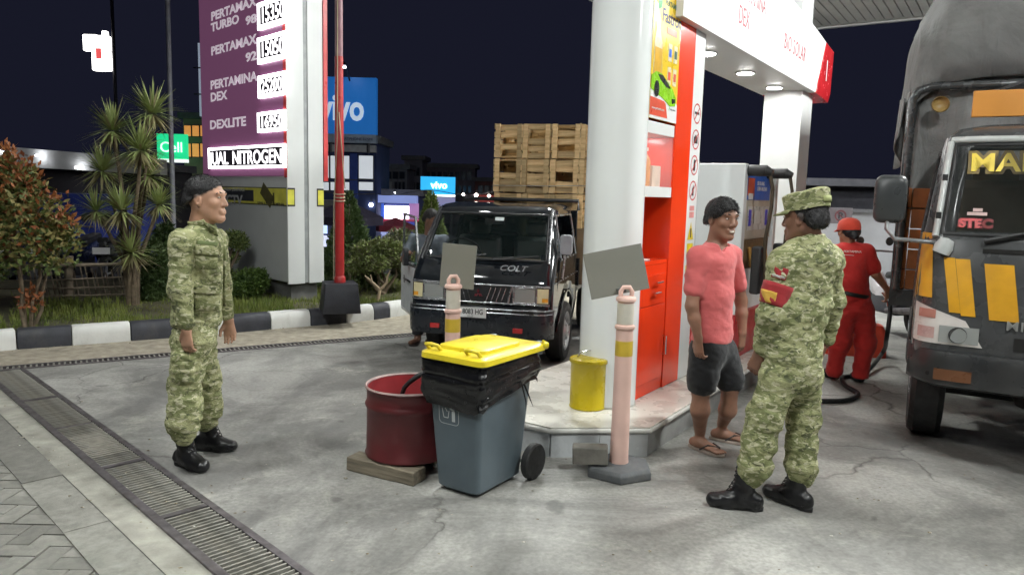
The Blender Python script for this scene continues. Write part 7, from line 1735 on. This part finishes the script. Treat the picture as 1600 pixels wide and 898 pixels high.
T.cut(J(1240, 566), (0, 0, 1)); T.cut(J(1264, 366), (0, 0, -1))
sdf_obj('jacket', T, m_camo, og, p2, .006, folds(.017, 14, 8, 3.0, .006, -.8))
garment_patch('collar', J(1272, 376, -.075), (1, .12, .22), (.1, .35, 1), .13, .05, .015, m_camo, p2, og, .008)
# armband around the left sleeve
ax_ = le - ls; Lx = np.linalg.norm(ax_); ax_ /= Lx; u_ = np.cross(ax_, [0, 1, 0]); u_ /= np.linalg.norm(u_); v_ = np.cross(ax_, u_)
def band(name, t0, t1, mat, a0=0, a1=2 * PI, r_=.0775, n=28, tilt=.008):
    mb = MB(); mb.grid(lambda a, b: ls + ax_ * (Lx * (t0 + (t1 - t0) * b) + tilt * math.cos(a0 + (a1 - a0) * a)) + (u_ * math.cos(a0 + (a1 - a0) * a) + v_ * math.sin(a0 + (a1 - a0) * a)) * (r_ - .006 * b + .003 * math.sin(9 * a + 5 * b)) - og, n, 5)
    o = mb.build(name, mat, p2, smooth=True); solid(o, .004, 0); return o
m_arm = cloth_mat('armband_red', (.34, .02, .025), .15); m_army = cloth_mat('armband_yellow', (.62, .36, .05), .12)
band('armband', .40, .82, m_arm); 
vw = -J(1200, 450)[:2]; 
phi = math.atan2(np.dot(np.array([-.45, -.9, 0]), v_), np.dot(np.array([-.45, -.9, 0]), u_))
band('armband_panel', .58, .80, m_army, phi - .15, phi + 1.15, .0795, 12); band('shoulder_patch', .10, .32, m_arm, phi - .5, phi + .5, .080, 10); band('patch_stripe', .26, .30, M('patch_white', (.6, .58, .55), .7), phi - .4, phi + .4, .0815, 10)
T = SDF()
T.eseg(J(1240, 545), J(1238, 583), (.148, .115), (.152, .118), (1, .35, 0), .05)
T.chain([J(1216, 590, -.03), lk, J(1184, 690, -.02), J(1178, 728, -.02)], [.098, .084, .080, .080], .04)
T.chain([J(1255, 590, .06), rk, J(1252, 695, .06), J(1250, 728, .06)], [.096, .081, .075, .075], .04)
T.chain([J(1178, 728, -.02), J(1174, 742, -.01)], [.088, .064], .03); T.chain([J(1250, 728, .06), J(1250, 742, .06)], [.082, .062], .03)
T.eseg(J(1268, 610, .04), J(1268, 640, .05), (.035, .055), (.035, .055), (1, .2, 0), .02)
sdf_obj('trousers', T, m_camo, og, p2, .006, folds(.017, 15, 7, 8.0, .006, -.9))
for a_, d_ in ((la, ld), (ra, rd)):
    T = SDF(); boot(T, a_, d_, .275, 1.05, .18); bo = sdf_obj('boot', T, m_boot, og, p2, .006, folds(.006, 30, 16, 2)); boot_extras(bo, og, a_, d_, .275, 1.05)
# patrol cap
m4 = Matrix.Translation(-Vector(og)) @ hd_.M4()
cm = m4 @ Matrix.Translation((-.016, 0, .052)) @ Matrix.Rotation(R(8), 4, 'Y')
mb = MB(); rings = []
for z, g, fl in ((-.004, .0, 0), (.012, .001, 0), (.045, .004, .003), (.072, .007, .008), (.080, .000, .008), (.086, -.02, .006), (.088, -.07, .0)):
    rings.append([cm @ Vector(((.110 + g) * math.cos(a), (.089 + g) * math.sin(a), z + fl * math.cos(a) * -1 + .003 * math.sin(3 * a))) for a in np.linspace(0, 2 * PI, 41)[:-1]])
mb.loft(rings); cap_ = mb.build('patrol_cap', m_camo, p2, smooth=35)
mb = MB()
def vis(u, v): a = (u - .5) * 2 * R(62); r0 = 1 + v * .62 * math.cos(a * .9); return cm @ Vector((.108 * math.cos(a) * r0, .088 * math.sin(a) * (1 + .12 * v), .004 - v * .026 + .012 * math.cos(a) * v))
mb.grid(vis, 16, 6); o = mb.build('visor', m_camo, cap_, smooth=True); solid(o, .005, 0)
mb = MB()
def tp(u, v): a = PI + (u - .5) * 2 * R(48) + R(18); return cm @ Vector((.1165 * math.cos(a), .0955 * math.sin(a), .018 + v * .028))
mb.grid(tp, 10, 2); o = mb.build('cap_tape', M('tape_khaki', (.33, .36, .15), .8), cap_, smooth=True); solid(o, .003, 0)
# ---------------------------------------------------------------- man in the pink shirt
f = Fig(4.74); J = f.J
og = np.array([*J(1115, 700)[:2], 0.0]); og[1] = 4.74
B = SDF(); hd_ = Head(J(1129, 343, -.01), R(-66), R(-2), 0, 1.08)
hd_.add(B, J(1118, 392, .02))
ls, rs_ = J(1091, 402, -.10), J(1143, 398, .12)
le, lw = J(1081, 478, -.15), J(1091, 528, -.17)
re, rw = J(1158, 470, .17), J(1160, 520, .12)
B.eseg(J(1117, 408), J(1112, 540), (.125, .085), (.12, .09), (.6, .8, 0), .03)
for s_, e_, w_ in ((ls, le, lw), (rs_, re, rw)): B.chain([s_, s_ * .45 + e_ * .55, e_, e_ * .6 + w_ * .4, w_], [.05, .046, .040, .038, .027], .02)
B.seg(J(1117, 395), ls, .055, .05, .04); B.seg(J(1117, 395), rs_, .055, .05, .04)
hand(B, lw, (.08, -.05, -1), (.8, .5, 0), -1, .9, 1.05); hand(B, rw, (0, 0, -1), (-.5, .5, 0), 1, .8, 1.05)
la, ra = np.array([*G(1092, 702)[:2], .1]), np.array([*G(1127, 688)[:2], .1])
lk, rk = J(1095, 607, -.10), J(1141, 604, .04)
B.chain([J(1104, 530, -.06), lk, J(1094, 640, -.105), la + up3 * .02], [.085, .055, .058, .036], .03)
B.chain([J(1124, 530, .06), rk, J(1137, 640, .08), ra + up3 * .02], [.085, .055, .056, .036], .03)
ld, rd = np.array([.62, -.75]), np.array([.86, -.45])
for a_, d_ in ((la, ld), (ra, rd)):
    t3 = np.array([d_[0], d_[1], 0]); t3 /= np.linalg.norm(t3); s3 = np.array([t3[1], -t3[0], 0]); g0 = a_ * [1, 1, 0]
    B.seg(g0 - t3 * .045 + up3 * .045, g0 + up3 * .05, .032, .036, .03); B.eseg(g0 + up3 * .055, g0 + t3 * .13 + up3 * .036, (.034, .036), (.044, .018), s3, .03)
    for o_, L_ in ((-.030, .052), (-.011, .048), (.006, .044), (.021, .038), (.034, .03)): B.seg(g0 + t3 * .13 + s3 * o_ + up3 * .032, g0 + t3 * (.13 + L_) + s3 * o_ * 1.08 + up3 * .028, .0105, .0085, .005)
B.cut((0, 0, .014), (0, 0, 1))
m_sk2 = skin_mat('skin_brown', (.27, .138, .09), head=hd_, og=og, hl=.066, side=-.005, nape=-.045)
p3 = sdf_obj('person', B, m_sk2, og, None, .005)
tag(p3, 'smiling man in pink shirt, dark shorts and sandals beside the dispenser', 'person', 'people at the filling station')
hs = hd_.hair(.011, .070, -.035, .004)
strands(sdf_obj('hair', hs, m_hair, og, p3, .005, lambda P: .005 * vnoise(P * [60, 60, 24]) + .003 * vnoise(P * 130)), hd_, og, 2600, .022, (.70, 0, -.30))
hd_.face(p3, og, True)
T = SDF(); u3 = (.62, .78, 0)
T.eseg(J(1118, 410), J(1115, 460), (.172, .112), (.160, .110), u3, .05); T.eseg(J(1115, 460), J(1112, 526), (.160, .110), (.172, .122), u3, .05)
T.seg(J(1118, 396), ls, .072, .064, .05); T.seg(J(1118, 395), rs_, .072, .06, .05)
T.chain([ls, ls * .35 + le * .65], [.070, .064], .03); T.chain([rs_, rs_ * .35 + re * .65], [.066, .06], .03)
T.chain([J(1118, 396, .02), J(1120, 388, .02)], [.085, .078], .03)
T.cut(J(1112, 532), (.05, 0, 1)); T.ell(J(1123, 380, .0), (.082, .078, .045), None, .01, True); T.seg(J(1126, 384, -.05), J(1130, 392, -.10), .034, .012, .01, True)
B2 = SDF(); 
ts = sdf_obj('t_shirt', T, cloth_mat('pink_cotton', (.62, .125, .125), .08), og, p3, .006, folds(.008, 10, 7, 2.0, .003, 1.4))
T = SDF()
T.eseg(J(1112, 520), J(1113, 548), (.150, .110), (.155, .115), u3, .05)
T.chain([J(1103, 550, -.06), J(1097, 595, -.095)], [.108, .098], .05); T.chain([J(1126, 550, .06), J(1141, 592, .05)], [.108, .094], .05)
T.cut(J(1100, 611), (.05, 0, 1))
sdf_obj('shorts', T, cloth_mat('black_shorts', (.009, .009, .011), .2), og, p3, .006, folds(.009, 16, 9, 4.0, .003))
m_fs, m_fst = M('sandal_sole', (.30, .24, .2), .7, var=.2), M('sandal_strap', (.03, .022, .02), .5)
for a_, d_ in ((la, ld), (ra, rd)):
    t3 = np.array([d_[0], d_[1], 0]); t3 /= np.linalg.norm(t3); s3 = np.array([t3[1], -t3[0], 0]); g0 = a_ * [1, 1, 0]
    out = [g0 + t3 * (.055 + .142 * math.cos(u)) + s3 * math.sin(u) * (.044 + .009 * math.cos(u)) - og for u in np.linspace(0, 2 * PI, 28)[:-1]]
    mb = MB(); mb.loft([[tuple(q + up3 * .002) for q in out], [tuple(q + up3 * .020) for q in out]]); fl = mb.build('flip_flop', m_fs, p3, bevel=.003)
    mb = MB(); c_ = g0 + t3 * .145 + s3 * -.022 + up3 * .05 - og
    for sg in (-1, 1): mb.tube([g0 + t3 * .035 + s3 * .042 * sg + up3 * .02 - og, g0 + t3 * .09 + s3 * .033 * sg + up3 * .062 - og, c_], .006, 6)
    mb.tube([c_, c_ - up3 * .03], .004, 6); mb.build('strap', m_fst, fl, smooth=50)
# ---------------------------------------------------------------- attendant in red overalls, back view
f = Fig(6.70); J = f.J
og = np.array([*J(1322, 598)[:2], 0.0]); og[1] = 6.70
B = SDF(); hd_ = Head(J(1325, 362, .02), R(100), R(-4), 0, .98)
hd_.add(B, J(1324, 390, .02))
ls, rs_ = J(1297, 394, .0), J(1354, 394, .0)
le, lw = J(1288, 440, .10), J(1300, 470, .25)
re, rw = J(1368, 428, -.05), J(1386, 452, -.02)
B.eseg(J(1325, 395), J(1332, 470), (.13, .085), (.13, .09), (1, 0, 0), .03)
for s_, e_, w_ in ((ls, le, lw), (rs_, re, rw)): B.chain([s_, e_, w_], [.048, .040, .026], .02)
hand(B, rw, (.15, 0, -1), (-.4, .7, 0), 1, 1.1, 1.0); hand(B, lw, (0, .4, -1), (.6, .6, 0), -1, .7, 1.0)
la, ra = np.array([*G(1302, 592)[:2], .1]), np.array([*G(1342, 597)[:2], .1])
lk, rk = J(1312, 535, .02), J(1352, 535, .0)
B.chain([J(1322, 480), lk, la + up3 * .03], [.09, .06, .04], .03); B.chain([J(1345, 480), rk, ra + up3 * .03], [.09, .06, .04], .03)
p4 = sdf_obj('person', B, skin_mat('skin_tan', (.36, .18, .11)), og, None, .006)
tag(p4, 'pump attendant in red uniform and cap seen from behind, holding a hose', 'person', 'people at the filling station')
hs = hd_.hair(.006, .03, -.07, -.03); hs.pr.insert(2, ('e', hd_(-.10, 0, -.045), np.array([.035, .045, .035]), np.eye(3), .03, False))
sdf_obj('hair', hs, m_hair, og, p4, .006, hr_)
m_redc = cloth_mat('red_uniform_cloth', (.52, .022, .018), .12)
T = SDF()
T.eseg(J(1325, 400), J(1328, 435), (.172, .112), (.155, .11), (1, 0, 0), .05); T.eseg(J(1328, 435), J(1332, 464), (.150, .108), (.155, .118), (1, 0, 0), .04)
T.seg(J(1325, 393), ls, .07, .066, .05); T.seg(J(1325, 393), rs_, .07, .066, .05)
T.chain([ls, ls * .3 + le * .7], [.07, .064], .03); T.chain([rs_, rs_ * .25 + re * .75], [.07, .064], .03); T.chain([J(1324, 390, .01), J(1325, 381, .01)], [.07, .058], .03)
sdf_obj('shirt', T, m_redc, og, p4, .007, folds(.012, 12, 7, 6.0, .003))
T = SDF()
T.eseg(J(1332, 462), J(1335, 482), (.145, .110), (.155, .12), (1, 0, 0), .05)
T.chain([J(1320, 490), lk, J(1303, 580, .02)], [.104, .084, .070], .05); T.chain([J(1348, 490), rk, J(1344, 585, .0)], [.104, .082, .070], .05)
T.cut((0, 0, .05), (0, 0, 1))
sdf_obj('trousers', T, m_redc, og, p4, .007, folds(.015, 12, 7, 9.0, .004, -.7))
mb = MB(); mb.lathe([(.158, -.018), (.160, 0), (.158, .018)], 32, Matrix.Translation(Vector(J(1331, 459) - og)) @ Matrix.Rotation(R(9), 4, 'Y'), sy=.76, cap=False); solid(mb.build('belt', M('belt_black', (.015, .015, .015), .4), p4, smooth=True), .006, 0)
mb = MB(); mb.grid(lambda a, b: J(1305 + a * 45, 396.5 + a * 3.5 + b * .9, -.118 + .06 * (a - .5) ** 2 * 4) - og, 10, 1); mb.build('back_stripe', M('stripe_white', (.7, .65, .62), .7), p4)
text('back_lettering', 'PERTAMINA', .03, MATS['stripe_white'], p4, J(1318, 394.5, -.128) - og, (PI / 2, 0, 0), .001)
for a_, d_ in ((la, (-.25, .97)), (ra, (.1, 1))):
    T = SDF(); boot(T, a_, d_, .25, .95, .03); bo = sdf_obj('shoe', T, m_boot, og, p4, .007)
cm = Matrix.Translation(-Vector(og)) @ hd_.M4() @ Matrix.Translation((-.014, 0, .034))
mb = MB(); mb.lathe([(.112, -.02), (.113, .0), (.110, .035), (.095, .065), (.065, .085), (.03, .094), (0, .096)], 28, cm, sy=.86, cap=False); ca_ = mb.build('cap', cloth_mat('red_cap_cloth', (.62, .06, .03), .1), p4, smooth=True)
mb = MB(); mb.grid(lambda u, v: cm @ Vector((.11 * math.cos((u - .5) * 2.2) * (1 + .7 * v), .095 * math.sin((u - .5) * 2.2), -.012 - .02 * v)), 12, 4); solid(mb.build('peak', MATS.get('x') or cloth_mat('red_peak_cloth', (.62, .06, .03), .1), ca_, smooth=True), .004, 0)
NOZ = rw + np.array([.02, 0, -.09])

# ---------------------------------------------------------------- van driver standing behind the open door
f = Fig(8.0); J = f.J
dv = vo + vx * (-HW - .20) + vy * 1.08; f.Y0 = float(dv[1]); xo = 800
og = np.array([dv[0], dv[1], 0.0])
def K(x, y, z): return og + np.array([x, y, z])
B = SDF(); hd_ = Head(K(.03, -.02, 1.36), R(-35), R(-12), 0, .92); hd_.add(B, K(0, .02, 1.18))
ls, rs_ = K(-.17, .02, 1.14), K(.16, .0, 1.14)
B.eseg(K(0, .03, 1.08), K(0, .04, .72), (.13, .085), (.12, .085), (1, 0, 0), .03)
for s_, e_, w_ in ((ls, K(-.26, -.10, .93), K(-.20, -.28, 1.02)), (rs_, K(.22, -.06, .92), K(.16, -.22, .86))): B.chain([s_, e_, w_], [.046, .036, .026], .02)
hand(B, K(-.20, -.28, 1.02), (.2, -.9, .2), (0, 0, -1), 1, .9, .95); hand(B, K(.16, -.22, .86), (-.3, -.9, 0), (0, 0, -1), -1, .8, .95)
for x, a in ((-.09, (-.11, -.03, .06)), (.09, (.06, .10, .06))): B.chain([K(x, .04, .74), K(x * 1.1, -.02, .40), K(*a)], [.08, .055, .036], .03); B.seg(K(a[0], a[1], .04), K(a[0] - .06, a[1] - .13, .03), .03, .026, .03)
B.cut((0, 0, .012), (0, 0, 1))
p5 = sdf_obj('person', B, skin_mat('skin_driver_brown', (.20, .10, .065), head=hd_, og=og), og, None, .007)  # one even dark brown for the driver's skin
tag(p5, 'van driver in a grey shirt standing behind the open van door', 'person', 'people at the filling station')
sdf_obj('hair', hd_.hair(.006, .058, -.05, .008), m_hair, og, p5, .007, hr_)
T = SDF(); T.eseg(K(0, .03, 1.08), K(0, .04, .70), (.155, .108), (.15, .11), (1, 0, 0), .04); T.seg(K(0, .02, 1.13), ls, .066, .06, .04); T.seg(K(0, .02, 1.13), rs_, .066, .06, .04); T.seg(ls, K(-.24, -.07, .98), .062, .056, .03); T.seg(rs_, K(.20, -.04, .97), .062, .056, .03)
sdf_obj('shirt', T, cloth_mat('grey_shirt', (.22, .25, .30), .2), og, p5, .008, folds(.009, 12, 7, 3.0, .003))
T = SDF()
for x, a in ((-.09, (-.11, -.03, .12)), (.09, (.06, .10, .12))): T.chain([K(x, .04, .72), K(x * 1.1, -.02, .40), K(*a)], [.098, .078, .062], .04)
T.cut((0, 0, .10), (0, 0, 1))
sdf_obj('trousers', T, cloth_mat('dark_trousers', (.02, .02, .024), .2), og, p5, .008, folds(.010, 13, 7, 1.0, .003))
for a in ((-.11, -.03), (.06, .10)): mb = MB(); mb.loft([[(a[0] - .03 + x, a[1] - .06 + y, z) for x, y in rrect(.10, .25, .045, 4)] for z in (.002, .016)]); mb.build('sandal', m_fst, p5)
# fuel hose trailing from the dispenser to the attendant's hand
pts = [NOZ, NOZ + np.array([.0, -.05, -.10]), G(1388, 505, .45) * 0 + NOZ + np.array([-.01, -.05, -.35]), np.array([*G(1378, 570)[:2], .14]), np.array([*G(1350, 588)[:2], .03]), np.array([*G(1318, 592)[:2], .022]), np.array([*G(1320, 605)[:2], .022]), np.array([*G(1340, 618)[:2], .022]), np.array([*G(1325, 628)[:2], .022]), np.array([*G(1290, 630)[:2], .022]), np.array([*G(1240, 626)[:2], .022]), np.array([*G(1200, 600)[:2], .022])]
def smooth_path(p, n=8):
    out = []
    for i in range(len(p) - 1):
        p0, p1, p2, p3 = p[max(i - 1, 0)], p[i], p[i + 1], p[min(i + 2, len(p) - 1)]
        for t in np.linspace(0, 1, n, endpoint=False): out.append(.5 * (2 * p1 + (p2 - p0) * t + (2 * p0 - 5 * p1 + 4 * p2 - p3) * t * t + (3 * p1 - p0 - 3 * p2 + p3) * t ** 3))
    out.append(p[-1]); return out
hs_ = empty('fuel_hose', pts[-1], 0, 'black fuel hose snaking over the concrete to the attendant in red', 'hose')
mb = MB(); mb.tube([q - pts[-1] for q in smooth_path([np.array(p, float) for p in pts])], .02, 10); mb.build('hose_line', m_blk, hs_, smooth=60)
mb = MB(); mb.tube([NOZ + np.array([-.03, .06, .05]) - pts[-1], NOZ - pts[-1], NOZ + np.array([0, -.03, -.06]) - pts[-1]], [.012, .022, .024], 10); mb.build('nozzle', MATS['chrome'], hs_, smooth=60)
# grit, dry leaves and chips lying on the concrete
rg = random.Random(21); mb = MB()
m_grit = (lambda t: t.bsdf(t.ramp(t.noise(40, 2), ((.35, (.07, .06, .045)), (.5, (.25, .20, .12)), (.65, (.62, .60, .55)))), .85))(NT('grit'))
for k in range(420):
    if k < 150: a = rg.random() * acc[-1]; q = kat(a) + np.array([rg.gauss(0, .02), -abs(rg.gauss(.03, .12))])
    elif k < 270: q = np.array(L2(d0, e1, rg.uniform(-.2, 4.5), q1, rg.choice((-.03, W + .03, W + .16)) + rg.gauss(0, .06))[:2])
    else: q = np.array(G(rg.uniform(250, 1560), rg.uniform(560, 895))[:2])
    s_ = rg.uniform(.003, .012) * (1.5 if rg.random() < .1 else 1); a = rg.uniform(0, PI); n_ = rg.randint(3, 5); z = .0045 if k >= 150 else .002
    out = [(q[0] + math.cos(a + 2 * PI * j / n_) * s_ * rg.uniform(.6, 1.3), q[1] + math.sin(a + 2 * PI * j / n_) * s_ * .7, z + .002) for j in range(n_)]
    mb.add(out + [(q[0], q[1], z + s_ * .5)], [(j, (j + 1) % n_, n_) for j in range(n_)])
tag(mb.build('ground_grit', m_grit, fix=False), 'scattered grit and dry leaf bits on the concrete', 'litter', kind='stuff')
